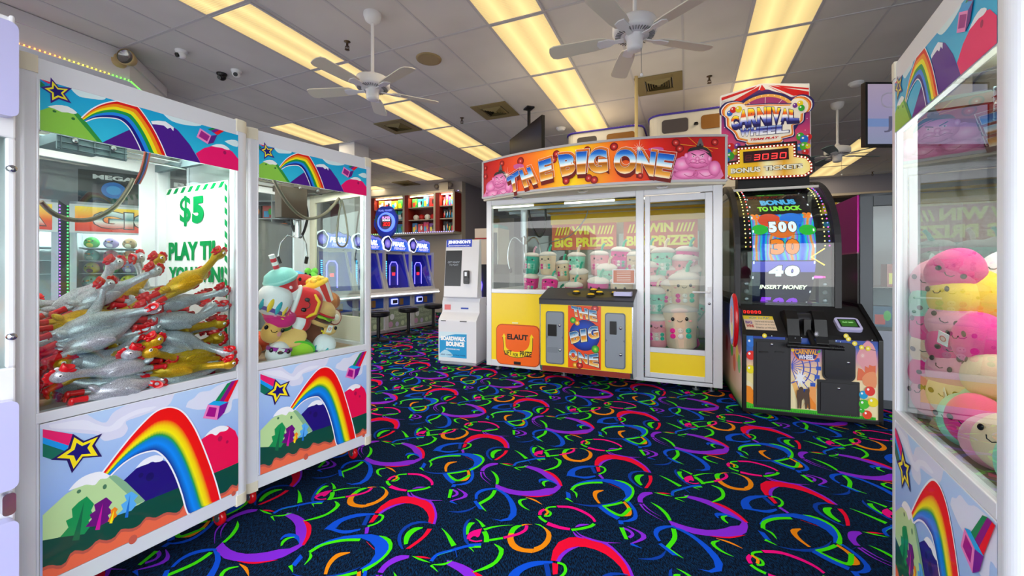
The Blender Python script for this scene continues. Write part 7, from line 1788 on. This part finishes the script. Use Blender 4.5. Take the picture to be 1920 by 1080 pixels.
# ================================================================ pearl fishery row
OP = (-2.837, 7.548); QP = (-1.754, 9.53); RZP = frame(OP, QP); WP = .745
PG = mat('#b9bac4', .4, metal=.25, name='silver_laminate'); PBL = mat('#0c2c8c', .35, emit=.15)
WAVE = [(0,.0),(0,.20),(.06,.235),(.13,.215),(.2,.24),(.28,.275),(.36,.25),(.44,.27),(.52,.30),(.6,.265),(.68,.27),(.745,.235),(.745,0)]
def make_pearl():
    t = thing('coin_pusher', None, 'arcade machine', (0, 0, 0), 0, 'row of blue pearl themed coin pushers')
    mb = MB(); mb.box(.01, WP-.01, .02, .8, .05, .74, PG); mb.box(0, .05, 0, .8, .05, .74, PG); mb.box(WP-.05, WP, 0, .8, .05, .74, PG)
    mb.box(.0, WP, -.0, .8, 0.02, .08, mat('#7c7c88', .5)); mb.build('base', t, .006)
    mb = MB(); mb.prism([(-.10, .74), (-.12, .78), (-.10, .83), (.05, .84), (.05, .74)], 'X', -.002, WP+.002, mat('#dcdce4', .3)); sh = mb.build('shelf', t, .006)
    mb = MB(); mb.box(.0, WP, -.125, -.118, .765, .785, mat('#f4f6ff', .4, emit=3.0)); mb.build('light_line', sh)
    mb = MB(); cv = Cv(mb, lambda u, v, h: (u, .018-h, v), h0=.001); cv.rect(.07, .52, WP-.07, .71, mat('#1c48b0', .4)); cv.rect(.07, .10, WP-.07, .48, pr('#7c8c7c'))
    cv.text('PEARL', .22, .34, .55, .43, pr('#9cac98'), .03); cv.text('FISHERY', .24, .25, .56, .31, pr('#9cac98'), .03)
    for x, z, r, c in ((.16, .32, .06, '#c8d0dc'), (.12, .17, .06, '#b088b0'), (.3, .16, .05, '#a8a0c8'), (.46, .17, .05, '#a8b8a0'), (.58, .2, .045, '#98a890')): cv.ell(x, z, r, r, pr(c))
    mb.build('kick_panel', t)
    mb = MB(); mb.prism(rr(.13, .30, .57, .68, .02), 'Y', -.01, .02, mat('#a8b0ff', .4, emit=1.4)); mb.box(.15, .28, -.013, -.009, .59, .66, mat('#101830', .2)); mb.build('card_reader', t)
    mb = MB(); mb.box(.36, .44, -.02, .02, .55, .68, mat('#7c5c30', .4)); mb.build('ticket_slot', t)
    # slanted glass front
    fr = MB(); y0, z0, y1, z1 = .0, .84, .22, 1.66
    def sl(v): return y0+(y1-y0)*v
    def P3(x, v, d=0): return (x, sl(v)+d, z0+(z1-z0)*v)
    for xa, xb, va, vb in ((0, .06, 0, 1), (WP-.06, WP, 0, 1), (.06, WP-.06, 0, .07), (.06, WP-.06, .92, 1)):
        fr.add([P3(xa, va), P3(xb, va), P3(xb, vb), P3(xa, vb), P3(xa, va, .04), P3(xb, va, .04), P3(xb, vb, .04), P3(xa, vb, .04)], [(0, 1, 2, 3), (7, 6, 5, 4), (0, 4, 5, 1), (1, 5, 6, 2), (2, 6, 7, 3), (3, 7, 4, 0)], PG)
    for x in (.08, WP-.1): fr.ell(P3(x, .96, -.003), (.012, .006, .012), BLACK, u=10, v=6)
    fr.build('window_frame', t)
    mb = MB(); mb.add([P3(.06, .07, .01), P3(WP-.06, .07, .01), P3(WP-.06, .92, .01), P3(.06, .92, .01)], [(0, 1, 2, 3)], GLASS); mb.add([P3(.06, .07, .014), P3(.06, .92, .014), P3(WP-.06, .92, .014), P3(WP-.06, .07, .014)], [(0, 1, 2, 3)], GLASS); mb.build('window_glass', t)
    mb = MB(); mb.box(.0, .015, .04, .8, .84, 1.66, PG); mb.box(WP-.015, WP, .04, .8, .84, 1.66, PG); mb.box(0, WP, .76, .8, .84, 1.9, mat('#2c34c8', .5)); mb.box(0, WP, .2, .8, 1.655, 1.68, PG); mb.build('cabinet', t)
    INB = mat('#2c30c0', .4, emit=.12)
    mb = MB(); mb.box(.02, WP-.02, .74, .755, .84, 1.65, INB); mb.box(.02, .03, .1, .74, .84, 1.6, INB); mb.box(WP-.03, WP-.02, .1, .74, .84, 1.6, INB); mb.box(.02, WP-.02, .03, .75, .845, .86, mat('#402c88', .4)); mb.build('inner_wall', t)
    mb = MB(); mb.prism(rr(.30, .50, .95, 1.42, .06), 'Y', .22, .28, mat('#1414a0', .4, emit=.2)); mb.box(.34, .46, .215, .22, 1.22, 1.34, mat('#181830', .3)); mb.box(.36, .44, .21, .215, 1.15, 1.21, mat('#f02030', .4, emit=2.5))
    mb.tube([(.29, .21, .95), (.29, .21, 1.36), (.34, .21, 1.43), (.46, .21, 1.43), (.51, .21, 1.36), (.51, .21, .95)], .010, mat('#7060ff', .4, emit=3.5), 6); mb.build('playfield_tower', t)
    mb = MB()
    for k in range(16): mb.box(.17, .20, .20, .21, .9+k*.035, .92+k*.035, mat('#50b8ff', .4, emit=3.0))
    mb.build('light_bar', t)
    mb = MB(); R4 = random.Random(8)
    for k in range(60): mb.lathe([(.001, 0), (.022, 0), (.022, .006), (.001, .006)], (R4.uniform(.08, WP-.08), R4.uniform(.1, .5), .862+.006*R4.randint(0, 5)), mat(R4.choice(['#c0c0d0', '#e040a0', '#8080e0', '#f04050']), .3, metal=.5), 10)
    tag(mb.build('token_heap', t), kind='stuff')
    # marquee
    mb = MB(); mb.prism([(x, 1.66+z) for x, z in WAVE], 'Y', .16, .26, PBL); mq = mb.build('marquee', t)
    mb = MB(); cv = Cv(mb, lambda u, v, h: (u, .16-h, v), h0=.001); cv.poly([(x, 1.66+min(z, .225)*.96+.0) for x, z in WAVE], ramp('marquee_blue', [(0, '#0a1c78'), (1, '#2c60e0')], 'Y', emit=.5))
    cv.poly([(.2, 1.66+.2), (.28, 1.66+.262), (.36, 1.66+.238), (.44, 1.66+.258), (.52, 1.66+.285), (.6, 1.66+.252), (.68, 1.66+.256), (.74, 1.66+.225), (.74, 1.66+.19), (.6, 1.66+.22), (.4, 1.66+.21)], mat('#7c80f0', .4, emit=.4))
    P = [(.14+.125*math.cos(a)*(1+.10*math.sin(5*a)), 1.80+.155*math.sin(a)*(1+.07*math.cos(5*a))) for a in [2*PI*k/40 for k in range(40)]]
    mb.prism(P, 'Y', .12, .155, mat('#f4f6ff', .4, emit=.8)); c = (.14, 1.80)
    cv.h = .042; cv.poly([(c[0]+(u-c[0])*.86, c[1]+(v-c[1])*.88) for u, v in P], mat('#142878', .4)); cv.ell(.14, 1.80, .082, .088, ramp('pearl_ball', [(0, '#b8a8ff'), (.6, '#8078f0'), (1, '#5048c0')], radial=True, emit=.5))
    cv.h = .004; cv.text('PEARL', .31, 1.755, .66, 1.855, mat('#eef2ff', .4, emit=1.0), .07, shear=.02); cv.text('FISHERY', .35, 1.685, .70, 1.745, mat('#a8a8ff', .4, emit=1.0), .07, shear=.015)
    mb.build('marquee_art', mq)
    return t
P0 = make_pearl(); dP = (math.cos(RZP), math.sin(RZP))
for k, w_ in ((-1, 'seen only through the glass of the second crane machine'), (0, 'partly hidden by the edge of the second crane machine'), (1, 'middle one of the row'), (2, 'farthest, beside the white kiosk')):
    o = P0 if k == -1 else dup(P0)
    o.location = (OP[0]+dP[0]*WP*k*1.005, OP[1]+dP[1]*WP*k*1.005, 0); o.rotation_euler = (0, 0, RZP); o['label'] = 'blue lit PEARL FISHERY coin pusher, '+w_
# blue end panel of the row with wave pattern
e0 = w2((OP[0], OP[1]), RZP, -.10-WP*1.005, 0)
t = thing('wave_panel_cabinet', 'tall cabinet with blue wave artwork seen through the second crane machine', 'arcade machine', (e0[0], e0[1], 0), RZP)
mb = MB(); mb.box(0, .085, .05, .85, 0, 1.86, PBL); mb.build('body', t)
mb = MB(); cv = Cv(mb, lambda u, v, h: (-h, u, v), h0=.001); cv.rect(.05, .0, .85, 1.86, pr('#1c58b8')); cv.poly([(.05, 0), (.85, 0), (.85, 1.0), (.6, 1.15), (.35, 1.0), (.05, 1.1)], pr('#1c9cd0'), smooth=0); cv.poly([(.05, 0), (.85, 0), (.85, .6), (.5, .78), (.05, .6)], pr('#8cd4e8')); mb.build('wave_art', t)
# round bonus sign above the row
bs = at(722, 415, 8.75); t = thing('bonus_sign', 'round blue sign reading SUPER BONUS 300 above the coin pushers', 'sign', (bs[0], bs[1], 0), -.30)
zc = bs[2]; mb = MB(); P = [(.27*math.cos(a)*(1+.05*math.sin(6*a)), zc+.33*math.sin(a)*(1+.05*math.cos(6*a))) for a in [2*PI*k/48 for k in range(48)]]
mb.prism(P, 'Y', 0, .08, mat('#1430a0', .4, emit=.2)); mb.box(-.10, .10, .02, .07, 1.9, zc-.25, mat('#1430a0', .4, emit=.2)); mb.cyl((0, .045, .0), (0, .045, 1.95), .03, BLACK, 10); bd = mb.build('board', t)
mb = MB(); mb.lathe([(.16, -.05), (.195, -.05), (.205, -.03), (.205, 0)], (.04, 0, zc-.02), mat('#5878ff', .4, emit=1.6), 36, 'Y', True, False); mb.build('glow_ring', t)
mb = MB(); cv = Cv(mb, lambda u, v, h: (u, -.02-h, v), h0=.001); cv.ell(.04, zc-.02, .165, .165, mat('#5c5468', .4)); cv.text('SUPER', -.06, zc+.05, .14, zc+.10, mat('#e8a0d8', .4, emit=.8), .05); cv.text('BONUS', -.05, zc+.0, .13, zc+.045, mat('#f0f0ff', .4, emit=.8), .05); cv.rect(-.07, zc-.11, .15, zc-.015, mat('#300408', .4)); cv.seg7('300', -.045, zc-.10, .045, .075, .018, mat('#ff2020', .4, emit=3.0)); mb.build('sign_face', t)
mb = MB(); cv = Cv(mb, lambda u, v, h: (u, -h, v), h0=.001); cv.text('PEARL FISHERY', -.16, zc+.21, .18, zc+.25, mat('#8ca0ff', .4, emit=.5), .03)
for k in range(6):
    a = k*PI/3; cv.poly([(-.2, zc+.06), (-.2+.08*math.cos(a), zc+.06+.08*math.sin(a)), (-.2+.07*math.cos(a+.4), zc+.06+.07*math.sin(a+.4))], pr('#1c8040'))
mb.build('palm_art', t); mb = MB(); cv = Cv(mb, lambda u, v, h: (u, -h, v), h0=.001); cv.line([(-.2, zc+.07), (-.21, zc-.08), (-.19, zc-.2)], .018, pr('#6c4424')); mb.build('palm_trunk_art', t)
# stools
def make_stool():
    t = thing('bar_stool', None, 'stool', (0, 0, 0), 0, 'black round stools by the coin pushers')
    mb = MB(); mb.lathe([(.001, .0), (.21, .0), (.215, .012), (.16, .03), (.05, .05), (.035, .06), (.001, .06)], (0, 0, 0), BLACK, 32); mb.build('foot', t)
    mb = MB(); mb.cyl((0, 0, .05), (0, 0, .44), .032, BLACK, 18); mb.build('post', t)
    mb = MB(); mb.lathe([(.001, .43), (.15, .43), (.185, .445), (.20, .465), (.19, .48), (.20, .492), (.195, .515), (.17, .532), (.10, .54), (.001, .54)], (0, 0, 0), mat('#101012', .3, coat=.2), 32); mb.build('seat', t); return t
st = make_stool()
for i, (x, y, w_) in enumerate(((-2.40, 7.45, 'nearest one, beside the second crane machine'), (-2.05, 8.2, 'in the middle of the aisle side'), (-1.70, 8.95, 'half hidden behind the white kiosk'))):
    o = st if i == 0 else dup(st); o.location = (x, y, 0); o['label'] = 'black round-seated stool, '+w_
# ================================================================ back prize shelves
SHW = mat('#b0a698', .5); SHR = mat('#7c1c10', .5)
def A2(px, py, a): # sight line meets the plane a = const: returns b, z
    dx = (px-960)/FPX; t_ = a/(dx*DA[0]+DA[1]); return (t_*(dx*DB[0]+DB[1]), CH-(py-HZ)/FPX*t_)
t = thing('prize_shelving', 'long wall cabinet with red-backed bays full of prizes on the back wall', 'shelving', (0, 0, 0), -RA)
b0, b1 = A2(694, 400, 10.0)[0], -5.98; zt_, zb__ = 3.44, 2.34
bays = [A2(x, 400, 10.0)[0] for x in (694, 757, 815)]+[b1]
mb = MB(); mb.box(b0-2.0, b1, 10.36, 10.40, zb__, zt_, SHR); mb.box(b0-2.0, b1, 9.96, 10.40, zb__-.07, zb__, SHW); mb.box(b0-2.0, b1, 9.99, 10.40, zt_, zt_+.06, SHW); mb.build('case', t)
for x in bays:
    mb = MB(); mb.box(x-.03, x+.03, 9.98, 10.38, zb__, zt_, SHW); mb.box(x+.03, x+.16 if x != b1 else x+.031, 10.0, 10.36, zb__, zt_, SHR); mb.build('divider', t)
for i in range(3):
    xa, xb = bays[i]+.16, bays[i+1]-.03
    for z in ((2.70, 3.06) if i else (2.72, 3.06)):
        mb = MB(); mb.box(xa, xb, 10.02, 10.36, z-.012, z+.012, SHW); mb.build('shelf', t)
    mb = MB(); mb.cyl((xa+.05, 10.03, zt_-.05), (xb-.03, 10.03, zt_-.05), .018, mat('#fff0c8', .4, emit=5.0), 8); mb.build('tube_lamp', t)
    la = bpy.data.lights.new('shelf_light', 'AREA'); la.shape = 'RECTANGLE'; la.size = xb-xa-.1; la.size_y = .1; la.energy = 9; la.color = (1, .88, .65)
    lo = bpy.data.objects.new('shelf_light', la); COL.objects.link(lo); lo.parent = t; lo.location = ((xa+xb)/2, 10.08, zt_-.07); lo.visible_camera = False; lo.visible_glossy = False
R5 = random.Random(21)
PC = ['#e8c020', '#e06820', '#d83070', '#3080c0', '#40a040', '#f0f0f0', '#8040a0', '#c02020', '#30b0b0']
NC = {'#e8c020': 'yellow', '#e06820': 'orange', '#d83070': 'pink', '#3080c0': 'blue', '#40a040': 'green', '#f0f0f0': 'white', '#8040a0': 'purple', '#c02020': 'red', '#30b0b0': 'turquoise', '#26282c': 'dark'}
bayn = ('left bay', 'middle bay', 'right bay'); rown = ('bottom', 'middle', 'top')
for i in range(3):
    xa, xb = bays[i]+.2, bays[i+1]-.08
    for j, z in enumerate((zb__+.001, 2.713 if i else 2.733, 3.073)):
        n = 4
        for k in range(n):
            x = xa+(xb-xa)*(k+.5)/n; w_ = (xb-xa)/n*.86; c = PC[(k*4+i*3+j*5) % 9] if not (i == 2 and j < 2) else '#26282c'
            if i == 1 and j == 1:
                c2 = ['#f0f0f0', '#c02020', '#f0f0f0', '#c02020', '#f0f0f0', '#c02020'][k]
                mb = MB(); mb.ell((0, 0, w_*.5), w_*.5, mat(c2, .35, coat=.3)); mb.tube([(0, -w_*.5, w_*.3), (0, -w_*.52, w_*.5), (0, -w_*.5, w_*.7)], .003, BLACK, 5); o = mb.build('toy_ball'); o.location = ab(10.2, x, z); o.rotation_euler = (0, 0, -RA)
                tag(o, f'{NC[c2]} ball, number {k+1} from the left on the middle shelf of the middle bay', 'ball', 'balls on the middle shelf'); o['label'] = f'{NC[c2]} ball on the middle shelf of the back wall cabinet'; continue
            prize_box(c, f'{NC[c]} boxed prize on the {rown[j]} shelf in the {bayn[i]} of the back wall cabinet', ab(10.2, x, z), -RA, (w_, .15, R5.uniform(.25, .31)), 'box', 'boxed_prize', f'boxed prizes on the {rown[j]} shelf, {bayn[i]}')
# emergency lamp over shelves
p = at(866, 358, 11.9); t = thing('exit_lamp_unit', 'beige box with two round lamp heads above the prize shelves', 'emergency light', ab(10.25, -6.45, 3.62), -RA)
mb = MB(); mb.box(-.15, .15, -.05, .08, -.08, .15, SHW); mb.build('housing', t)
for s in (-1, 1): mb = MB(); mb.lathe([(.001, -.08), (.06, -.06), (.07, 0), (.03, .05)], (s*.24, -.02, .05), mat('#6c645c', .4), 16, 'Y'); mb.build('lamp_head', t)
# pale vending fridge and orange crane far behind the kiosk
t = thing('vending_fridge', 'beige drinks cabinet with turquoise top behind the kiosk', 'fridge', (-.80, 8.9, 0), -RA)
mb = MB(); mb.box(0, .55, 0, .6, .02, 2.15, mat('#d0c4b8', .5)); mb.build('body', t); mb = MB(); mb.box(.30, .56, -.01, .5, 2.15, 2.22, mat('#20a0b0', .4)); mb.build('top_strip', t); mb = MB(); mb.box(.0, .3, -.006, 0, 1.92, 1.95, mat('#a02020', .4)); mb.build('red_stripe', t); mb = MB(); mb.box(.33, .53, -.01, 0, .4, 2.05, mat('#3c444c', .2)); mb.build('door', t)
# ================================================================ other crane cabinets
def giga(loc, rz, W, label, H=2.0, text='GIGA', zh=(1.67, 1.97), leds=('#40ff60', '#5060ff'), n=(5, 3), hue=('#f8b010', '#e83818'), depth=.8, tx=None):
    t = thing('crane_cabinet', label, 'claw machine', loc, rz, 'orange topped crane cabinets')
    mb = MB(); mb.box(0, .05, 0, .05, .05, H, PG); mb.box(W-.05, W, 0, .05, .05, H, PG); mb.box(0, W, depth-.03, depth, .05, H, mat('#c8ccd4', .5)); mb.box(0, W, 0, depth, .0, .72, PG); mb.box(0, W, 0, depth, H-.03, H, PG); mb.box(0, .02, .05, depth, .7, H, PG); mb.box(W-.02, W, .05, depth, .7, H, PG); mb.build('body', t)
    mb = MB(); mb.box(.0, W, -.02, .05, zh[0], zh[1], mat('#e8e8ec', .4)); cv = Cv(mb, lambda u, v, h: (u, -.02-h, v), h0=.001); cv.rect(.04, zh[0]+.02, W-.04, zh[1]-.02, ramp('giga_sunset', [(0, '#d82818'), (.35, '#f04820'), (.6, '#f89820'), (1, '#f8d030')], 'Y', emit=.35))
    x0, x1 = tx or (W*.30, W*.92); cv.text(text, x0-.01, zh[0]+.05, x1+.01, zh[1]-.05, pr('#3c2c30'), .09); cv.text(text, x0, zh[0]+.06, x1, zh[1]-.06, ramp('giga_letters', [(0, '#e84030'), (.4, '#f8f0e8'), (.55, '#508890'), (1, '#e8f0f0')], 'Y', emit=.2), .06)
    mb.build('header_panel', t)
    mb = MB(); mb.box(.05, W-.05, .01, .014, .75, zh[0], GLASS); mb.build('window_pane', t)
    for s, c in enumerate(leds):
        mb = MB()
        for k in range(36): mb.ell(((-.012, W+.012)[s], -.015, .75+k*.034), .007, mat(c, .4, emit=4.0), u=6, v=4)
        mb.build('light_dots', t)
    mb = MB(); mb.box(.05, W-.05, .08, depth-.05, .74, .76, PG); 
    for z in (1.245, 1.385, 1.525): mb.box(.05, W-.05, depth*.2, depth-.05, z-.01, z, PG)
    mb.build('shelf', t)
    la = bpy.data.lights.new('case_lamp', 'AREA'); la.shape = 'RECTANGLE'; la.size = W*.8; la.size_y = .3; la.energy = 26; la.color = (1, .95, .9)
    lo = bpy.data.objects.new('case_lamp', la); COL.objects.link(lo); lo.parent = t; lo.location = (W/2, depth/2, H-.05); lo.visible_camera = False; lo.visible_glossy = False
    return t
G_O = (-4.59, 4.30, 0); G_R = math.atan2(.65, .76)
giga(G_O, G_R, 1.5, 'orange topped crane cabinet reading GIGA seen through the chicken machine', tx=(.17, .98))
giga((G_O[0]-.76*1.13, G_O[1]-.65*1.13, 0), G_R, 1.05, 'second orange topped crane cabinet at the left of the chicken machine window', text='GIGA', leds=('#5060ff', '#a050ff'))
giga(ab(9.3, -5.2), -RA, 1.1, 'orange topped crane cabinet between coin pushers and kiosk', text='GIGA', zh=(1.72, 2.0), leds=('#60ff60', '#ffe040'), depth=.6)
giga((-4.55, 6.05, 0), -RA+.3, .9, 'orange topped crane cabinet seen through the snack plush machine', text='GIGA', leds=('#40ff70', '#60ff90'))
SQ = [('#40b848', '#f0e040', 'green'), ('#f07828', '#f8d860', 'orange'), ('#38b0a8', '#d0f0e8', 'teal'), ('#a080c0', '#f0e0f0', 'lilac'), ('#f0e030', '#303030', 'yellow'), ('#f04c78', '#f8d8a0', 'rose'), ('#a07850', '#f0dcc0', 'brown')]
SP = [P_blob(c, be, '#f0a020', None, (.085, .075, .08)) for c, be, nm in SQ]
for r_, (z, yy) in enumerate(((1.585, .26), (1.445, .26), (1.305, .26), (1.15, .22), (1.03, .22))):
    for k in range(8):
        i = (k*3+r_*2) % 7 if r_ < 3 else (5, 4, 5, 2)[(k+r_) % 4]
        o = SP[i] if ('sq', i) not in _used else dup(SP[i]); _used.add(('sq', i))
        x = .14+k*.155+(.05 if r_ == 4 else 0); o.location = w2(G_O, G_R, x, yy, z); o.rotation_euler = (0, .3*(r_ > 2)*((k % 3)-1), G_R-.3); o.scale = (.78,)*3 if r_ < 3 else (.95,)*3
        tag(o, f'{SQ[i][2]} round plush animal on the {("top", "middle", "bottom", "heap", "lower heap")[r_]} row inside the GIGA crane', 'plush toy', 'round plush animals inside the GIGA crane')
g3 = ab(9.3, -5.2)
for k in range(10):
    i = (k*2+4) % 7; o = dup(SP[i]); o.location = w2(g3, -RA, .12+.21*(k % 5), .2+.15*(k//5), .85+.16*(k//5)); o.rotation_euler = (0, 0, -RA); tag(o, f'{SQ[i][2]} round plush animal in the crane between coin pushers and kiosk', 'plush toy', 'round plush animals in the far crane')
# dark speaker boxes on top of the GIGA cabinet
def speakerbox(x, w_, txt, label):
    p = w2(G_O, G_R, x, .1, 2.0); t = thing('boxed_speaker', label, 'box', p, G_R, 'black boxes on the GIGA crane')
    mb = MB(); mb.box(0, w_, 0, .35, 0, .36, mat('#1c1c22', .5)); mb.build('carton', t); mb = MB(); cv = Cv(mb, lambda u, v, h: (u, -h, v), h0=.001)
    cv.ell(w_*.5, .16, .10, .09, pr('#1c70c8')); cv.ell(w_*.5, .16, .06, .05, pr('#38a0e8')); cv.text(txt, w_*.2, .27, w_*.8, .32, pr('#d8d8dc'), .04); mb.build('print', t)
speakerbox(.05, .55, 'MEGA', 'black carton reading MEGA above the GIGA crane'); speakerbox(.72, .6, 'BKT', 'black carton reading BKT above the GIGA crane')
# prize rack behind the second machine
t = thing('prize_rack', 'grey wall rack of electronics boxes seen through the second crane machine', 'shelving', (-5.6, 8.3, 0), -RA+.35)
mb = MB(); mb.box(0, 1.6, .38, .42, 0, 2.9, mat('#8c8c94', .5)); 
for z in (.9, 1.25, 1.6, 1.95, 2.3, 2.65): mb.box(0, 1.6, 0, .4, z-.02, z, mat('#b8b8c0', .4))
for x in (0, .8, 1.58): mb.box(x, x+.02, 0, .4, 0, 2.9, mat('#b8b8c0', .4))
mb.build('rack', t)
for j, z in enumerate((1.25, 1.6, 1.95, 2.3)):
    for k in range(6):
        c = PC[(k*5+j*2) % 9] if (k+j) % 2 else '#26282c'; o = prize_box(c, f'{NC[c]} electronics box on the rack seen through the second crane machine', w2((-5.6, 8.3), -RA+.35, .15+.26*k, .2, z), -RA+.35, (.22, .2, .26), 'box', 'boxed_prize', 'boxes on the rack behind the second crane machine')
# ================================================================ televisions, conduit, tall machines behind the marquee
def tv(PL, PR, z0, z1, label, scr, pole=.5):
    rz = frame(PL, PR); W = math.dist(PL, PR); t = thing('television', label, 'television', (PL[0], PL[1], 0), rz)
    mb = MB(); mb.box(0, W, 0, .05, z0, z1, BLACK); mb.build('casing', t, .004); mb = MB(); cv = Cv(mb, lambda u, v, h: (u, -h, v), h0=.001); scr(cv, W, z0, z1); mb.build('screen', t)
    mb = MB(); mb.cyl((W*pole, .08, z1-.2), (W*pole, .08, CZ), .025, BLACK, 12); mb.box(W*pole-.15, W*pole+.1, .05, .08, z1-.45, z1-.1, BLACK); mb.box(W*pole-.08, W*pole+.08, .02, .14, CZ-.02, CZ, BLACK); mb.build('ceiling_mount', t); return t
def s1(cv, W, z0, z1):
    cv.rect(.02, z0+.02, W-.02, z1-.02, ramp('dim_screen', [(0, '#0c1024'), (.7, '#141c38'), (1, '#241c18')], 'Y', rough=.3, coat=0))
tv((-.04, 7.0), (.42, 5.85), 2.82, 3.47, 'black television hanging above the left end of the red sign', s1)
def s2(cv, W, z0, z1):
    cv.rect(.02, z0+.02, W-.02, z1-.02, ramp('pale_screen', [(0, '#8c94b0'), (.5, '#9c94b8'), (1, '#b0a0b8')], 'Y', rough=.1, emit=.35)); cv.rect(.02, z0+.17, W-.02, z0+.24, mat('#7088b8', .2, emit=.4))
    cv.ring(.20, z1-.16, .07, .07, .014, mat('#c8c0d8', .3)); cv.text('JL', .16, z0+.12, .40, z0+.26, mat('#7c7a98', .3), .0)
tv((3.07, 3.60), (4.15, 3.60), 2.36, 2.92, 'pale screen hanging behind the top of the right crane machine', s2, .85)
mb = MB(); q = at(1193, 300, 5.4); mb.cyl((q[0], q[1], 2.5), (q[0], q[1], CZ), .022, mat('#c8b078', .5), 10); 
o = tag(mb.build('ceiling_conduit'), 'cream vertical conduit from the ceiling down behind the red sign', 'conduit')
def tall(loc, rz, W, H, label, flip=False):
    t = thing('tall_crane_cabinet', label, 'arcade machine', loc, rz, 'tall white machines behind the red sign')
    CRW = mat('#d8d2c6', .45)
    mb = MB(); mb.prism(rr(0, W, 0, .9, .16), 'Z', 0, H, CRW); mb.build('body', t, .01)
    for x0, x1 in ((.18, W*.42), (W*.55, W*.95-.05)):
        mb = MB(); mb.prism(rr(x0, x1, H-.27, H-.08, .04), 'Y', -.012, .0, mat('#4c4648' if x0 < .3 else '#8c5c24', .25)); mb.build('tinted_window', t)
    mb = MB(); P = [(p[0], p[1]) for p in rr(-.01, W+.01, -.01, .91, .17)]; mb.tube([(x, y, H-.0) for x, y in P], .014, mat('#4030a0', .4), 6, True); 
    for k, (x, y) in enumerate(resample(P+[P[0]], 90)): mb.ell((x, y, H+.004), .011, mat(('#7060ff', '#c070ff')[k % 2], .4, emit=3.0), u=6, v=4)
    mb.build('light_strip', t)
    mb = MB(); mb.lathe([(.001, .03), (.025, .03), (.03, .0)], (W*.5, -.02, H-.2), BLACK, 12); mb.build('bolt', t); return t
tall(w2(OB, RZB, .62, 1.55), RZB, 1.15, 3.40, 'cream machine with purple light rim rising behind the middle of the red sign')
tall(w2(OB, RZB, 1.86, 1.50), RZB, 1.25, 3.48, 'cream machine with purple light rim rising behind the right end of the red sign')
# ================================================================ right background
t = thing('glass_display_cabinet', 'dark grey framed glass cabinet right of the carnival wheel game', 'cabinet', (3.275, 3.90, 0), -RA)
DG = mat('#4c5258', .4, metal=.3); mb = MB(); W, D = 1.1, .8
for x0, x1, z0, z1 in ((0, .10, 0, 2.0), (W-.1, W, 0, 2.0), (.1, W-.1, 1.88, 2.0)): mb.box(x0, x1, 0, .05, z0, z1, DG)
mb.box(0, W, D-.03, D, 0, 2.0, mat('#c4ccd8', .5)); mb.box(0, .03, .05, D, 0, 2.0, DG); mb.box(W-.03, W, .05, D, 0, 2.0, DG); mb.box(0, W, .0, D, 1.97, 2.0, DG); mb.box(.0, W, 0, D, 0, .08, DG); mb.build('frame', t, .004)
mb = MB(); mb.box(.1, W-.1, .01, .04, .08, .72, mat('#a4acbc', .5)); mb.build('lower_panel', t); mb = MB(); mb.box(.1, W-.1, .02, .025, .72, 1.88, GLASS); mb.build('glass_door', t); mb = MB(); mb.box(.05, W-.05, .1, D-.04, 1.1, 1.12, DG); mb.build('shelf', t)
for i, (x, z, c, s) in enumerate(((.35, 1.121, '#a82c28', (.14, .14, .22)), (.58, 1.121, '#2c2c34', (.16, .14, .4)), (.25, .731, '#28608c', (.16, .14, .2)), (.5, .731, '#6c2c20', (.18, .14, .25)))):
    prize_box(c, ('red box on the upper shelf of the grey glass cabinet', 'tall black box on the upper shelf of the grey glass cabinet', 'blue box at the bottom of the grey glass cabinet', 'brown box at the bottom of the grey glass cabinet')[i], w2((3.275, 3.90), -RA, x, .3, z), -RA, s)
mb = MB(); mb.box(-.012, .0, .02, D-.0, 0, 1.44, mat('#0a0810', .3)); gcab = bpy.data.objects.get('glass_display_cabinet'); mb.build('black_side', gcab)
mb = MB(); mb.box(-.014, .0, .02, D-.0, 1.455, 1.99, mat('#b0108c', .28, metal=.5)); mb.box(-.018, .0, .02, D, 1.44, 1.455, mat('#a85080', .3)); mb.build('magenta_side', gcab)
# far right prize shelf
t = thing('far_prize_shelf', 'shelf of boxed prizes high on the far right wall', 'shelving', (0, 0, 0), -RA)
bL, bR = A2(1530, 360, 13.4)[0], 7.45
mb = MB(); mb.box(bL, bR, 13.3, 13.8, 2.3, 2.36, SHW); mb.box(bL, bR, 13.78, 13.84, 2.3, 3.2, mat('#2c2420', .6)); mb.box(bL, bR, 13.3, 13.8, 3.2, 3.26, SHW); mb.box(bL, bR, 13.3, 13.8, 2.72, 2.74, SHW); mb.build('shelf_unit', t)
for k in range(14):
    x = bL+.3+k*(bR-bL-.5)/14; 
    for j, z in enumerate((2.361, 2.741)):
        c = ['#26282c', '#e8c020', '#c02020', '#f0f0f0', '#26282c'][(k*2+j) % 5]; prize_box(c, f'{NC[c]} boxed prize on the {("lower", "upper")[j]} far right shelf', ab(13.5, x, z), -RA, (.34, .2, R5.uniform(.24, .34)), 'box', 'boxed_prize', f'boxed prizes on the {("lower", "upper")[j]} far right shelf')
